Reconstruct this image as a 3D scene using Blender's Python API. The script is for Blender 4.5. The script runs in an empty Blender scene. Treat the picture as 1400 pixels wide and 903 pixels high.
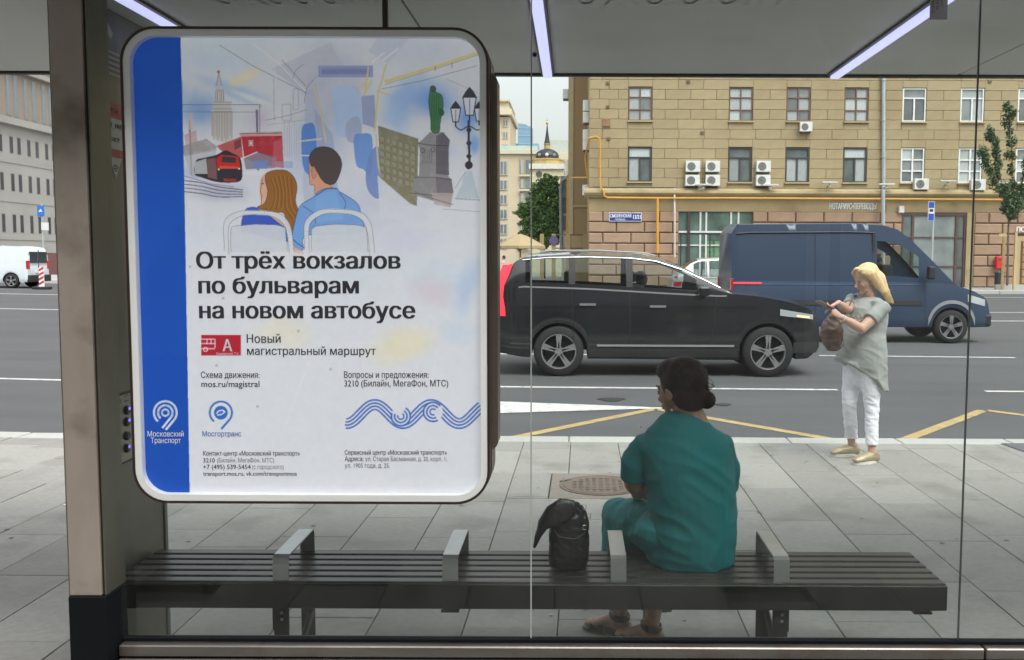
import bpy, bmesh, math, random
import numpy as np
from mathutils import Vector, Matrix, Euler
S = bpy.context.scene
COL = S.collection
R = math.radians
random.seed(7)
rng = np.random.default_rng(7)

# ------------------------------------------------------------------ camera
CAMZ, F, PX, PY, PITCH, ROLL = 1.65, 1300.0, 785.0, 451.5, R(4.355), 0.004
cam = bpy.data.cameras.new('camera')
cam_o = bpy.data.objects.new('camera', cam)
COL.objects.link(cam_o)
RM = Euler((math.pi/2 - PITCH, 0, 0)).to_matrix() @ Matrix.Rotation(ROLL, 3, 'Z')
cam_o.matrix_world = Matrix.Translation((0, 0, CAMZ)) @ RM.to_4x4()
cam.sensor_width = 36
cam.lens = F/1400*36
cam.shift_x = -85/1400
cam.clip_start = .05
cam.clip_end = 6000
S.camera = cam_o

# ------------------------------------------------------------------ light: overcast day
w = bpy.data.worlds.new('World'); S.world = w; w.use_nodes = True
nt = w.node_tree
for n in list(nt.nodes): nt.nodes.remove(n)
SUN_EL, SUN_AZ = R(58), R(150)
sk = nt.nodes.new('ShaderNodeTexSky'); sk.sky_type = 'NISHITA'; sk.sun_disc = False
sk.sun_elevation = SUN_EL; sk.sun_rotation = SUN_AZ
sk.air_density = 1.6; sk.dust_density = 5.0; sk.ozone_density = 1.0
hs = nt.nodes.new('ShaderNodeHueSaturation'); hs.inputs['Saturation'].default_value = .22
bg = nt.nodes.new('ShaderNodeBackground'); bg.inputs['Strength'].default_value = .15
wo = nt.nodes.new('ShaderNodeOutputWorld')
nt.links.new(sk.outputs[0], hs.inputs['Color']); nt.links.new(hs.outputs[0], bg.inputs['Color']); nt.links.new(bg.outputs[0], wo.inputs[0])
sl = bpy.data.lights.new('sun', 'SUN'); sl.energy = .55; sl.angle = R(25); sl.color = (1, .97, .92)
so = bpy.data.objects.new('sun', sl); COL.objects.link(so)
sd = Vector((math.sin(SUN_AZ)*math.cos(SUN_EL), math.cos(SUN_AZ)*math.cos(SUN_EL), math.sin(SUN_EL)))
so.rotation_euler = sd.to_track_quat('Z', 'Y').to_euler()
S.view_settings.view_transform = 'Standard'; S.view_settings.look = 'None'
S.view_settings.exposure = 1.0; S.view_settings.gamma = 1.0
S.cycles.max_bounces = 8; S.cycles.transparent_max_bounces = 24; S.cycles.glossy_bounces = 3
S.cycles.caustics_reflective = False; S.cycles.caustics_refractive = False

# ------------------------------------------------------------------ measuring helpers (true positions of things in the place)
def ray(px, py): return RM @ Vector(((px-PX)/F, -(py-PY)/F, -1))
def P(px, py, Y):
    d = ray(px, py); t = Y/d.y
    return Vector((d.x*t, Y, CAMZ+d.z*t))
def G(px, py, z=0.0):
    d = ray(px, py); t = (z-CAMZ)/d.z
    return Vector((d.x*t, d.y*t, z))
def rise_np(x):
    a = np.maximum(0, -(x+3.5))
    return .015*np.where(a > 2, a-1, a*a/4)
def rise(x):                      # the street climbs gently to the left
    return float(rise_np(np.array(float(x))))

# ------------------------------------------------------------------ materials
MATS = {}
def node_base(name):
    m = bpy.data.materials.new(name); m.use_nodes = True
    t = m.node_tree; b = t.nodes['Principled BSDF']
    return m, t, b
def mat(name, col, rough=.6, metal=0, var=.12, vscale=3.0, bump=0.0, bscale=40.0, objrand=0.0, stain=None, stain_scale=1.5, stain_amt=.5, spec=.5, coat=0, dirt_stretch=None, stain_stretch=None):
    """procedural paint/stone/cloth: base colour with soft variation, optional stains, fine relief"""
    if name in MATS: return MATS[name]
    m, t, b = node_base(name)
    N, Lk = t.nodes, t.links
    tc = N.new('ShaderNodeTexCoord'); src = tc.outputs['Object']
    if dirt_stretch:
        mp = N.new('ShaderNodeMapping'); mp.inputs['Scale'].default_value = dirt_stretch
        Lk.new(src, mp.inputs[0]); src2 = mp.outputs[0]
    else: src2 = src
    nz = N.new('ShaderNodeTexNoise'); nz.inputs['Scale'].default_value = vscale; nz.inputs['Detail'].default_value = 6
    nz.inputs['Roughness'].default_value = .6
    Lk.new(src2, nz.inputs['Vector'])
    mr = N.new('ShaderNodeMapRange'); mr.inputs[1].default_value = .25; mr.inputs[2].default_value = .75
    mr.inputs[3].default_value = 1-var; mr.inputs[4].default_value = 1+var
    Lk.new(nz.outputs[0], mr.inputs[0])
    val = mr.outputs[0]
    if objrand:
        oi = N.new('ShaderNodeObjectInfo')
        mr2 = N.new('ShaderNodeMapRange'); mr2.inputs[3].default_value = 1-objrand; mr2.inputs[4].default_value = 1+objrand
        Lk.new(oi.outputs['Random'], mr2.inputs[0])
        mu = N.new('ShaderNodeMath'); mu.operation = 'MULTIPLY'; Lk.new(val, mu.inputs[0]); Lk.new(mr2.outputs[0], mu.inputs[1]); val = mu.outputs[0]
    vm = N.new('ShaderNodeVectorMath'); vm.operation = 'SCALE'; vm.inputs[0].default_value = col[:3]
    Lk.new(val, vm.inputs['Scale'])
    out = vm.outputs[0]
    if stain:
        n2 = N.new('ShaderNodeTexNoise'); n2.inputs['Scale'].default_value = stain_scale; n2.inputs['Detail'].default_value = 5
        geo = N.new('ShaderNodeNewGeometry'); mp2 = N.new('ShaderNodeMapping'); mp2.inputs['Scale'].default_value = stain_stretch or (1, 1, 1)
        Lk.new(geo.outputs['Position'], mp2.inputs[0]); Lk.new(mp2.outputs[0], n2.inputs['Vector'])
        r2 = N.new('ShaderNodeMapRange'); r2.inputs[1].default_value = .52; r2.inputs[2].default_value = .75; r2.inputs[4].default_value = stain_amt
        Lk.new(n2.outputs[0], r2.inputs[0])
        mx = N.new('ShaderNodeMix'); mx.data_type = 'RGBA'; mx.inputs['B'].default_value = (*stain, 1)
        Lk.new(r2.outputs[0], mx.inputs['Factor']); Lk.new(out, mx.inputs['A']); out = mx.outputs['Result']
    Lk.new(out, b.inputs['Base Color'])
    b.inputs['Metallic'].default_value = metal
    b.inputs['Specular IOR Level'].default_value = spec
    b.inputs['Coat Weight'].default_value = coat; b.inputs['Coat Roughness'].default_value = .2 if coat < .5 else .08
    rr = N.new('ShaderNodeMapRange'); rr.inputs[3].default_value = max(0.02, rough*.85); rr.inputs[4].default_value = min(1, rough*1.15)
    Lk.new(nz.outputs[0], rr.inputs[0]); Lk.new(rr.outputs[0], b.inputs['Roughness'])
    if bump:
        n3 = N.new('ShaderNodeTexNoise'); n3.inputs['Scale'].default_value = bscale; n3.inputs['Detail'].default_value = 4
        Lk.new(src, n3.inputs['Vector'])
        bp = N.new('ShaderNodeBump'); bp.inputs['Strength'].default_value = bump; bp.inputs['Distance'].default_value = .01
        Lk.new(n3.outputs[0], bp.inputs['Height']); Lk.new(bp.outputs[0], b.inputs['Normal'])
    MATS[name] = m
    return m
def emit(name, col, s):
    if name in MATS: return MATS[name]
    m, t, b = node_base(name)
    b.inputs['Base Color'].default_value = (*col, 1); b.inputs['Emission Color'].default_value = (*col, 1); b.inputs['Emission Strength'].default_value = s
    MATS[name] = m; return m
def glass(name, tint=(.96, .98, .97), ior=1.35, rough=0.0, dust=0.0):
    if name in MATS: return MATS[name]
    m = bpy.data.materials.new(name); m.use_nodes = True
    t = m.node_tree; N, Lk = t.nodes, t.links
    for n in list(N): N.remove(n)
    tr = N.new('ShaderNodeBsdfTransparent'); tr.inputs[0].default_value = (*tint, 1)
    gl = N.new('ShaderNodeBsdfGlossy'); gl.inputs['Roughness'].default_value = rough
    fr = N.new('ShaderNodeFresnel'); fr.inputs[0].default_value = ior
    mx = N.new('ShaderNodeMixShader'); o = N.new('ShaderNodeOutputMaterial')
    geo = N.new('ShaderNodeNewGeometry')       # outer faces reflect, inner faces only transmit
    mu = N.new('ShaderNodeMath'); mu.operation = 'SUBTRACT'; mu.inputs[0].default_value = 1
    Lk.new(geo.outputs['Backfacing'], mu.inputs[1])
    m2 = N.new('ShaderNodeMath'); m2.operation = 'MULTIPLY'
    Lk.new(fr.outputs[0], m2.inputs[0]); Lk.new(mu.outputs[0], m2.inputs[1])
    Lk.new(m2.outputs[0], mx.inputs[0]); Lk.new(tr.outputs[0], mx.inputs[1]); Lk.new(gl.outputs[0], mx.inputs[2]); 
    out = mx.outputs[0]
    if dust:                                    # thin film of street dust and dried drips
        df = N.new('ShaderNodeBsdfDiffuse'); df.inputs[0].default_value = (.62, .64, .60, 1)
        tc = N.new('ShaderNodeTexCoord'); mp = N.new('ShaderNodeMapping'); mp.inputs['Scale'].default_value = (5, 5, 1.1); Lk.new(tc.outputs['Object'], mp.inputs[0])
        nz = N.new('ShaderNodeTexNoise'); nz.inputs['Scale'].default_value = 1.3; nz.inputs['Detail'].default_value = 7; Lk.new(mp.outputs[0], nz.inputs['Vector'])
        mr = N.new('ShaderNodeMapRange'); mr.inputs[1].default_value = .35; mr.inputs[2].default_value = .8; mr.inputs[3].default_value = dust*.4; mr.inputs[4].default_value = dust*2; Lk.new(nz.outputs[0], mr.inputs[0])
        m3 = N.new('ShaderNodeMath'); m3.operation = 'MULTIPLY'; Lk.new(mr.outputs[0], m3.inputs[0]); Lk.new(mu.outputs[0], m3.inputs[1])
        m4 = N.new('ShaderNodeMixShader'); Lk.new(m3.outputs[0], m4.inputs[0]); Lk.new(out, m4.inputs[1]); Lk.new(df.outputs[0], m4.inputs[2]); out = m4.outputs[0]
    Lk.new(out, o.inputs[0])
    MATS[name] = m; return m

# ------------------------------------------------------------------ object helpers
def link_mesh(name, me, m, parent=None, smooth=False):
    o = bpy.data.objects.new(name, me); COL.objects.link(o)
    if m is not None:
        for mm in (m if isinstance(m, (list, tuple)) else [m]): me.materials.append(mm)
    if parent: o.parent = parent
    if smooth:
        me.shade_smooth()
    return o
def obj(name, bm, m, parent=None, smooth=False):
    me = bpy.data.meshes.new(name); bmesh.ops.recalc_face_normals(bm, faces=bm.faces); bm.to_mesh(me); bm.free()
    return link_mesh(name, me, m, parent, smooth)
def tag(o, label=None, cat=None, group=None, kind=None):
    if label: o['label'] = label
    if cat: o['category'] = cat
    if group: o['group'] = group
    if kind: o['kind'] = kind
    return o
def thing(name, label, cat, loc=(0, 0, 0), rz=0, group=None):
    o = bpy.data.objects.new(name, None); COL.objects.link(o); o.empty_display_size = .2
    o.location = loc; o.rotation_euler = (0, 0, rz)
    return tag(o, label, cat, group)
def struct(name, bm, m, parent=None):
    o = obj(name, bm, m, parent)
    if not parent: o['kind'] = 'structure'
    return o
def box(bm, x0, x1, y0, y1, z0, z1, bev=0, seg=1, rot=None, mi=0):
    vs = [bm.verts.new((x, y, z)) for z in (z0, z1) for y in (y0, y1) for x in (x0, x1)]
    q = [(0,2,3,1), (4,5,7,6), (0,1,5,4), (2,6,7,3), (0,4,6,2), (1,3,7,5)]
    fs = [bm.faces.new([vs[i] for i in f]) for f in q]
    for f in fs: f.material_index = mi
    if bev:
        es = list({e for f in fs for e in f.edges})
        r = bmesh.ops.bevel(bm, geom=es, offset=bev, segments=seg, affect='EDGES', profile=.5)
        for f in r['faces']: f.material_index = mi
        vs = list({v for f in r['faces'] for v in f.verts} | {v for v in vs if v.is_valid})
    if rot:
        bmesh.ops.transform(bm, matrix=rot, verts=vs)
    return vs
def boxo(name, x0, x1, y0, y1, z0, z1, m, parent=None, bev=0, seg=1):
    bm = bmesh.new(); box(bm, x0, x1, y0, y1, z0, z1, bev, seg); return obj(name, bm, m, parent)
def frame_for(T, ref):
    T = T.normalized(); s = ref - T*T.dot(ref)
    if s.length < 1e-4:
        ref = Vector((0.3, 1, .2)); s = ref - T*T.dot(ref)
    s.normalize(); return s, T.cross(s).normalized()
def loft(bm, pts, rad, ref=(1, 0, 0), n=14, caps=(1, 1), closed=True):
    """tube through pts; rad = r or (a along ref, b across); caps 1 round, 0 flat, None open"""
    pts = [Vector(p) for p in pts]; ref = Vector(ref)
    rings = []
    rs = [(r, r) if not isinstance(r, (tuple, list)) else r for r in rad]
    k = len(pts)
    seq = []
    for i in range(k):
        T = (pts[min(i+1, k-1)] - pts[max(i-1, 0)])
        if T.length < 1e-6: T = Vector((0, 0, 1))
        seq.append((pts[i], T.normalized(), rs[i]))
    def capring(p, T, r, sgn):
        m_ = min(r); out = []
        for f, h in ((.87, .5), (.5, .87)):
            out.append((p+T*sgn*m_*h, T, (r[0]*f, r[1]*f)))
        return out
    full = list(seq)
    if caps[0] == 1: full = capring(*seq[0], -1)[::-1] + full
    if caps[1] == 1: full = full + capring(*seq[-1], 1)
    for p, T, r in full:
        s, u = frame_for(T, ref)
        rings.append([bm.verts.new(p + s*r[0]*math.cos(2*math.pi*j/n) + u*r[1]*math.sin(2*math.pi*j/n)) for j in range(n)])
    fs = []
    for a, b in zip(rings, rings[1:]):
        for j in range(n):
            fs.append(bm.faces.new((a[j], a[(j+1) % n], b[(j+1) % n], b[j])))
    if caps[0] is not None: fs.append(bm.faces.new(rings[0][::-1]))
    if caps[1] is not None: fs.append(bm.faces.new(rings[-1]))
    return fs
def tube(bm, pts, r, n=8): return loft(bm, pts, [r]*len(pts), ref=(.3, .5, 1), n=n, caps=(0, 0))
def ell(bm, c, r, rot=None, seg=20):
    M = Matrix.Translation(c)
    if rot is not None: M = M @ (rot if isinstance(rot, Matrix) else Euler(rot).to_matrix().to_4x4())
    M = M @ Matrix.Diagonal((*r, 1))
    bmesh.ops.create_uvsphere(bm, u_segments=seg, v_segments=seg//2+2, radius=1, matrix=M)
def lathe(bm, prof, c=(0, 0, 0), n=24, axis='Z', caps=True):
    c = Vector(c); rings = []
    for r, h in prof:
        ring = []
        for j in range(n):
            a = 2*math.pi*j/n
            v = Vector((r*math.cos(a), r*math.sin(a), h))
            if axis == 'Y': v = Vector((v.x, v.z, v.y))
            ring.append(bm.verts.new(c+v))
        rings.append(ring)
    for a, b in zip(rings, rings[1:]):
        for j in range(n): bm.faces.new((a[j], a[(j+1) % n], b[(j+1) % n], b[j]))
    if prof[0][0] > 1e-5 and caps: bm.faces.new(rings[0][::-1])
    if prof[-1][0] > 1e-5 and caps: bm.faces.new(rings[-1])
def prism(bm, poly, y0, y1, mi=0):
    """poly in (x,z) extruded along y"""
    a = [bm.verts.new((x, y0, z)) for x, z in poly]; b = [bm.verts.new((x, y1, z)) for x, z in poly]
    n = len(poly); fs = [bm.faces.new(a), bm.faces.new(b[::-1])]
    for i in range(n): fs.append(bm.faces.new((a[i], b[i], b[(i+1) % n], a[(i+1) % n])))
    for f in fs: f.material_index = mi
def baked(name, bm, m, parent, voxel, smooth=3, disp=0, dscale=20, deci=None):
    """fuse overlapping volumes into one continuous surface"""
    me = bpy.data.meshes.new('tmp'); bmesh.ops.recalc_face_normals(bm, faces=bm.faces); bm.to_mesh(me); bm.free()
    t = bpy.data.objects.new('tmp', me); COL.objects.link(t)
    a = t.modifiers.new('r', 'REMESH'); a.mode = 'VOXEL'; a.voxel_size = voxel
    if smooth:
        s = t.modifiers.new('s', 'SMOOTH'); s.factor = .5; s.iterations = smooth
    dg = bpy.context.evaluated_depsgraph_get(); dg.update()
    nm = bpy.data.meshes.new_from_object(t.evaluated_get(dg))
    nm.name = name; t.modifiers.clear(); t.data = nm; t.name = name
    if disp:
        from mathutils import noise
        n = len(nm.vertices); co = np.empty(n*3); nr = np.empty(n*3)
        nm.vertices.foreach_get('co', co); nm.vertices.foreach_get('normal', nr); co = co.reshape(-1, 3); nr = nr.reshape(-1, 3)
        k = np.array([.7*noise.noise(Vector(q)*dscale)+.8*(.55-abs(noise.noise(Vector((q[0]*.9+q[2]*.35, q[1]*.9, q[2]*1.5+q[0]*.4))*dscale*1.25))*1.8) for q in co])
        nm.vertices.foreach_set('co', (co+nr*(disp*k)[:, None]).ravel()); nm.update()
    nm.materials.append(m); nm.shade_smooth()
    if parent: t.parent = parent
    return t
def copy_tree(o, parent=None):
    c = o.copy(); COL.objects.link(c)
    if parent: c.parent = parent
    for ch in list(o.children): copy_tree(ch, c)
    return c
def text_mesh(s, size=1, res=.012):
    """a line of text as flat geometry"""
    cu = bpy.data.curves.new('t', 'FONT'); cu.body = s; cu.size = size; cu.fill_mode = 'NONE'; cu.resolution_u = 3
    o = bpy.data.objects.new('t', cu); COL.objects.link(o)
    dg = bpy.context.evaluated_depsgraph_get(); dg.update()
    me = bpy.data.meshes.new_from_object(o.evaluated_get(dg))
    bpy.data.objects.remove(o); bpy.data.curves.remove(cu)
    co = [v.co.copy() for v in me.vertices]; nb = {i: [] for i in range(len(co))}
    nxt = {}
    for e in me.edges: a, b = e.vertices; nb[a].append(b); nb[b].append(a)
    bpy.data.meshes.remove(me)
    seen = set(); loops = []
    for i in range(len(co)):
        if i in seen or len(nb[i]) < 2: continue
        # walk in index order, which keeps the contour's own direction
        loop = [i]; seen.add(i); cur = i+1 if i+1 in nb[i] else nb[i][0]
        while cur not in seen:
            seen.add(cur); loop.append(cur)
            n_ = [k for k in nb[cur] if k not in seen]
            if not n_: break
            cur = n_[0]
        if len(loop) > 2: loops.append([co[k] for k in loop])
    # non-zero winding fill in thin horizontal strips, so overlapping strokes join cleanly
    segs = []
    for l in loops:
        for k in range(len(l)):
            a, b = l[k], l[(k+1) % len(l)]
            if abs(a.y-b.y) > 1e-6: segs.append((a.x, a.y, b.x, b.y))
    sg = np.array(segs)
    ys = np.unique(np.round(np.concatenate([sg[:, 1], sg[:, 3]])/res)*res)
    V, Fc = [], []
    lo_, hi_ = np.minimum(sg[:, 1], sg[:, 3]), np.maximum(sg[:, 1], sg[:, 3]); dr = np.sign(sg[:, 3]-sg[:, 1])
    for y0, y1 in zip(ys, ys[1:]):
        ym = (y0+y1)/2; act = np.where((lo_ <= ym) & (hi_ > ym))[0]
        if not len(act): continue
        q = sg[act]; sl = (q[:, 2]-q[:, 0])/(q[:, 3]-q[:, 1]); xm = q[:, 0]+sl*(ym-q[:, 1])
        cl = lambda y: q[:, 0]+sl*(np.clip(y, lo_[act], hi_[act])-q[:, 1])
        xa, xb = cl(y0), cl(y1); od = np.argsort(xm); w_ = 0
        for n_ in od:
            was = w_; w_ += dr[act[n_]]
            if was == 0 and w_ != 0: st = n_
            elif was != 0 and w_ == 0:
                b0 = len(V); V += [(xa[st], y0, 0), (xa[n_], y0, 0), (xb[n_], y1, 0), (xb[st], y1, 0)]; Fc.append((b0, b0+1, b0+2, b0+3))
    return np.array(V), Fc, np.zeros(len(V))

def text_on(name, s, A, B, hgt, m, parent=None, off=(0, -.002, 0), bold=0.0, extr=.0004, up=(0, 0, 1), mirror=False):
    """lettering running from point A to point B on its surface, fitted to that length; hgt = cap height"""
    co, faces, lay = text_mesh(s); n = len(co)
    cs, fs, ls = [], [], []
    offs = ((0, 0), (bold, 0), (-bold, 0)) if bold > 0 else ((0, 0),)
    for k, (dx, dy) in enumerate(offs):    # heavier weight: the same outlines printed over each other, a hair apart
        cs.append(co+np.array([dx, dy, 0])); fs += [[i+k*n for i in f] for f in faces]; ls.append(lay*.00003+k*.0001)
    co = np.concatenate(cs); lift = np.concatenate(ls); n = len(co)
    me = bpy.data.meshes.new('lettering'); me.from_pydata(co.tolist(), [], fs)
    x0, x1 = co[:, 0].min(), co[:, 0].max()
    A = Vector(A); B = Vector(B); up = Vector(up)
    L = (B-A)
    X = (co[:, 0]-x0)/(x1-x0)
    if mirror: X = 1-X
    Z = co[:, 1]/.72*hgt
    out = np.array(A)[None]+np.outer(X, np.array(L))+np.outer(Z, np.array(up))+np.array(off)[None]+lift[:, None]*np.array((off if any(off) else (0, 0, -1)))[None]/(np.linalg.norm(off) if any(off) else 1)
    me.vertices.foreach_set('co', out.ravel()); me.update()
    return link_mesh(name, me, m, parent)

# ================================================================== materials in use
M_ASPH = mat('asphalt', (.080, .084, .087), .85, var=.18, vscale=1.2, bump=.35, bscale=90, stain=(.06, .06, .062), stain_scale=1.6, stain_amt=.55, dirt_stretch=(.25, 1, 1), stain_stretch=(.10, 1, 1))
M_WHITE = mat('road_paint_white', (.58, .58, .56), .7, var=.2, vscale=6, stain=(.2, .2, .2), stain_scale=9, stain_amt=.7)
M_YEL = mat('road_paint_yellow', (.42, .31, .13), .75, var=.2, vscale=6, stain=(.15, .14, .12), stain_scale=9, stain_amt=.8)
M_SLAB = mat('granite_slab', (.28, .277, .254), .72, var=.14, vscale=24, bump=.25, bscale=160, objrand=.11, stain=(.13, .125, .11), stain_scale=2.1, stain_amt=.6)
M_JOINT = mat('joint_sand', (.10, .098, .09), .9)
M_KERB = mat('granite_kerb', (.40, .405, .38), .7, var=.12, vscale=20, bump=.2, bscale=140, objrand=.06)
M_FARPAV = mat('far_paving', (.33, .33, .32), .8, var=.15, vscale=.8)
M_GROUND = mat('bare_ground', (.16, .155, .15), .9, var=.2, vscale=.1)
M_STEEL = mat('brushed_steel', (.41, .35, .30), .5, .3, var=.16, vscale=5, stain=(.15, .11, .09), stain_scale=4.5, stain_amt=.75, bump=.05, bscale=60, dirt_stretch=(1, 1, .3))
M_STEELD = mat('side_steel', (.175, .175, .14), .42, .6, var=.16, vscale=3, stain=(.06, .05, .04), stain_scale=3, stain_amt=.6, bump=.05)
M_TRIM = mat('dark_bronze_trim', (.055, .042, .034), .45, .5, var=.2)
M_RAIL = mat('rail_steel', (.20, .185, .17), .4, .8, var=.25, vscale=6, stain=(.12, .07, .05), stain_scale=6, stain_amt=.7, bump=.06, dirt_stretch=(.3, 1, 3))
M_BLACKP = mat('black_plinth_paint', (.006, .007, .009), .8, var=.2, spec=.15)
M_CEIL = mat('canopy_sheet', (.66, .68, .65), .5, var=.06, vscale=.8, stain=(.42, .40, .37), stain_scale=.8, stain_amt=.6)
M_GLASS = glass('shelter_glass', (.955, .975, .965), 1.52, dust=.02)
M_DARKGREY = mat('bench_dark_paint', (.014, .0145, .012), .5, .3, var=.25, vscale=3)
M_SLAT = mat('bench_slat_paint', (.034, .034, .031), .36, .3, var=.25, vscale=3)
M_ARM = mat('armrest_steel', (.42, .43, .42), .33, .85, var=.15, vscale=5)
M_ARMD = mat('armrest_worn_steel', (.22, .22, .19), .45, .8, var=.15, vscale=5)

# ================================================================== ground, road, pavement
RY = -0.010        # the street runs a touch askew to the view
def grid_sheet(name, x0, x1, y0, y1, z, m, nx=60, ny=20, yaw=RY, risey=True):
    bm = bmesh.new(); vs = []
    for j in range(ny+1):
        for i in range(nx+1):
            x = x0+(x1-x0)*i/nx; y = y0+(y1-y0)*j/ny
            X = x*math.cos(yaw)-y*math.sin(yaw); Y = x*math.sin(yaw)+y*math.cos(yaw)
            vs.append(bm.verts.new((X, Y, z+(rise(X) if risey else 0))))
    for j in range(ny):
        for i in range(nx):
            a = j*(nx+1)+i
            bm.faces.new((vs[a], vs[a+1], vs[a+nx+2], vs[a+nx+1]))
    return struct(name, bm, m)
bm = bmesh.new()
gv = []
for x in (-3000, -80, 3000): gv.append([bm.verts.new((x, y, -.16)) for y in (-3000, 3000)])
for a, b in zip(gv, gv[1:]): bm.faces.new((a[0], b[0], b[1], a[1]))
struct('ground', bm, M_GROUND)
KY0, KY1 = 8.44, 8.70      # kerb front line
grid_sheet('road', -70, 70, KY1-.02, 49.0, -.12, M_ASPH, 140, 30)
grid_sheet('far_pavement', -70, 70, 49.0, 120.0, .02, M_FARPAV, 140, 10)
grid_sheet('pavement_bed', -70, 70, -30, KY0, -.035, M_JOINT, 140, 8)

grid_sheet('rear_footway', -70, 70, -30, 1.7, -.004, mat('bounce_absorber_dark', (.07, .07, .07), .9, var=.2), 140, 8)  # dark ground added out of view to cut light bounced from below
pav = bpy.data.objects.new('pavement', None); COL.objects.link(pav); pav['kind'] = 'structure'
def slab_mesh(w, l, t, bev=.003):
    bm = bmesh.new(); box(bm, -w/2, w/2, -l/2, l/2, -t, 0, 0)
    top = [e for e in bm.edges if all(abs(v.co.z) < 1e-6 for v in e.verts)]
    bmesh.ops.bevel(bm, geom=top, offset=bev, segments=1, affect='EDGES')
    me = bpy.data.meshes.new('slab'); bm.to_mesh(me); bm.free(); me.materials.append(M_SLAB); return me
SW, SL = .42, .84
slabs = []
MH = (-.24, .46, 6.42, 7.18)     # manhole plate in the paving
sm1, sm2 = slab_mesh(SW-.005, SL-.005, .05), slab_mesh(SW-.008, SL/2-.008, .05)
rest = bmesh.new(); cnt = 0
cands = []
for i in range(-34, 34):
    x = i*SW+.1
    y = KY0-.006 - SL*random.choice((.5, 1, .25, .75, .35)) 
    prev = KY0-.006
    edges = [prev]
    while y > 1.2:
        edges.append(y); y -= SL
    for a, b in zip(edges, edges[1:]):
        cands.append((x, (a+b)/2, a-b))
cell = {}
def in_view(x, y):
    d = y+.1
    px = PX+x*F/d
    return y > 3.4 and -40 < px < 1440
for x, y, l in cands:
    if MH[0]-.02 < x+SW/2 and x-SW/2 < MH[1]+.02 and y+l/2 > MH[2]-.02 and y-l/2 < MH[3]+.02:
        # cut slabs round the plate
        pieces = []
        if y+l/2 > MH[3]+.05: pieces.append((MH[3], y+l/2))
        if y-l/2 < MH[2]-.05: pieces.append((y-l/2, MH[2]))
        xs = (x-SW/2, x+SW/2)
        for a, b in pieces: rest_ = None; slabs.append((x, (a+b)/2, b-a, SW))
        if xs[0] < MH[0]-.03: slabs.append(((xs[0]+MH[0])/2, (max(y-l/2, MH[2])+min(y+l/2, MH[3]))/2, min(y+l/2, MH[3])-max(y-l/2, MH[2]), MH[0]-xs[0]))
        if xs[1] > MH[1]+.03: slabs.append(((xs[1]+MH[1])/2, (max(y-l/2, MH[2])+min(y+l/2, MH[3]))/2, min(y+l/2, MH[3])-max(y-l/2, MH[2]), xs[1]-MH[1]))
        continue
    slabs.append((x, y, l, SW))
slabs.sort(key=lambda s: (not in_view(s[0], s[1]), s[1]))
n_s = 0
PATCH = (6.1-1.7, 7.0, 8.44)
for k, (x, y, l, wd) in enumerate(slabs):
    dz = random.uniform(-.0012, .0012)
    zr = rise(x)
    if n_s < 290 and in_view(x, y):
        me = sm1
        o = bpy.data.objects.new('paving_slab', me); COL.objects.link(o); o.parent = pav
        o.location = (x, y, dz+zr); o.scale = ((wd-.005)/(SW-.005), (l-.005)/(SL-.005), 1)
        o.rotation_euler = (random.uniform(-.0012, .0012), math.atan(.015) if x < -4 else random.uniform(-.0012, .0012), 0)
        n_s += 1
    else:
        box(rest, x-wd/2+.004, x+wd/2-.004, y-l/2+.004, y+l/2-.004, -.05, dz+zr)
ro = obj('outer_slabs', rest, M_SLAB, pav); ro['kind'] = 'stuff'
pav.rotation_euler = (0, 0, RY)

kerb = bpy.data.objects.new('kerb', None); COL.objects.link(kerb); kerb['kind'] = 'structure'
bm = bmesh.new(); box(bm, -.496, .496, KY0, KY1, -.2, 0, .012, 2)
kme = bpy.data.meshes.new('kerb_stone'); bm.to_mesh(kme); bm.free(); kme.materials.append(M_KERB)
for i in range(-9, 9):
    o = bpy.data.objects.new('kerb_stone', kme); COL.objects.link(o); o.parent = kerb
    o.location = (i+.37, 0, .002+rise(i+.37)); 
    if i < -5: o.rotation_euler = (0, math.atan(.015), 0)
bm = bmesh.new()
for i in list(range(-60, -9))+list(range(9, 60)):
    box(bm, i+.37-.496, i+.37+.496, KY0, KY1, -.2, .002+rise(i+.37))
o = obj('distant_kerb_stones', bm, M_KERB, kerb); o['kind'] = 'stuff'
kerb.rotation_euler = (0, 0, RY)
# far kerb
fk = bpy.data.objects.new('far_kerb', None); COL.objects.link(fk); fk['kind'] = 'structure'
bm = bmesh.new(); box(bm, -1.24, 1.24, 48.85, 49.15, -.2, .06, .02)
kme2 = bpy.data.meshes.new('far_kerb_stone'); bm.to_mesh(kme2); bm.free(); kme2.materials.append(M_KERB)
for i in range(-12, 13):
    o = bpy.data.objects.new('kerb_stone', kme2); COL.objects.link(o); o.parent = fk; o.location = (i*2.5, 0, rise(i*2.5))
    if i*2.5 < -5: o.rotation_euler = (0, math.atan(.015), 0)
fk.rotation_euler = (0, 0, RY)

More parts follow.
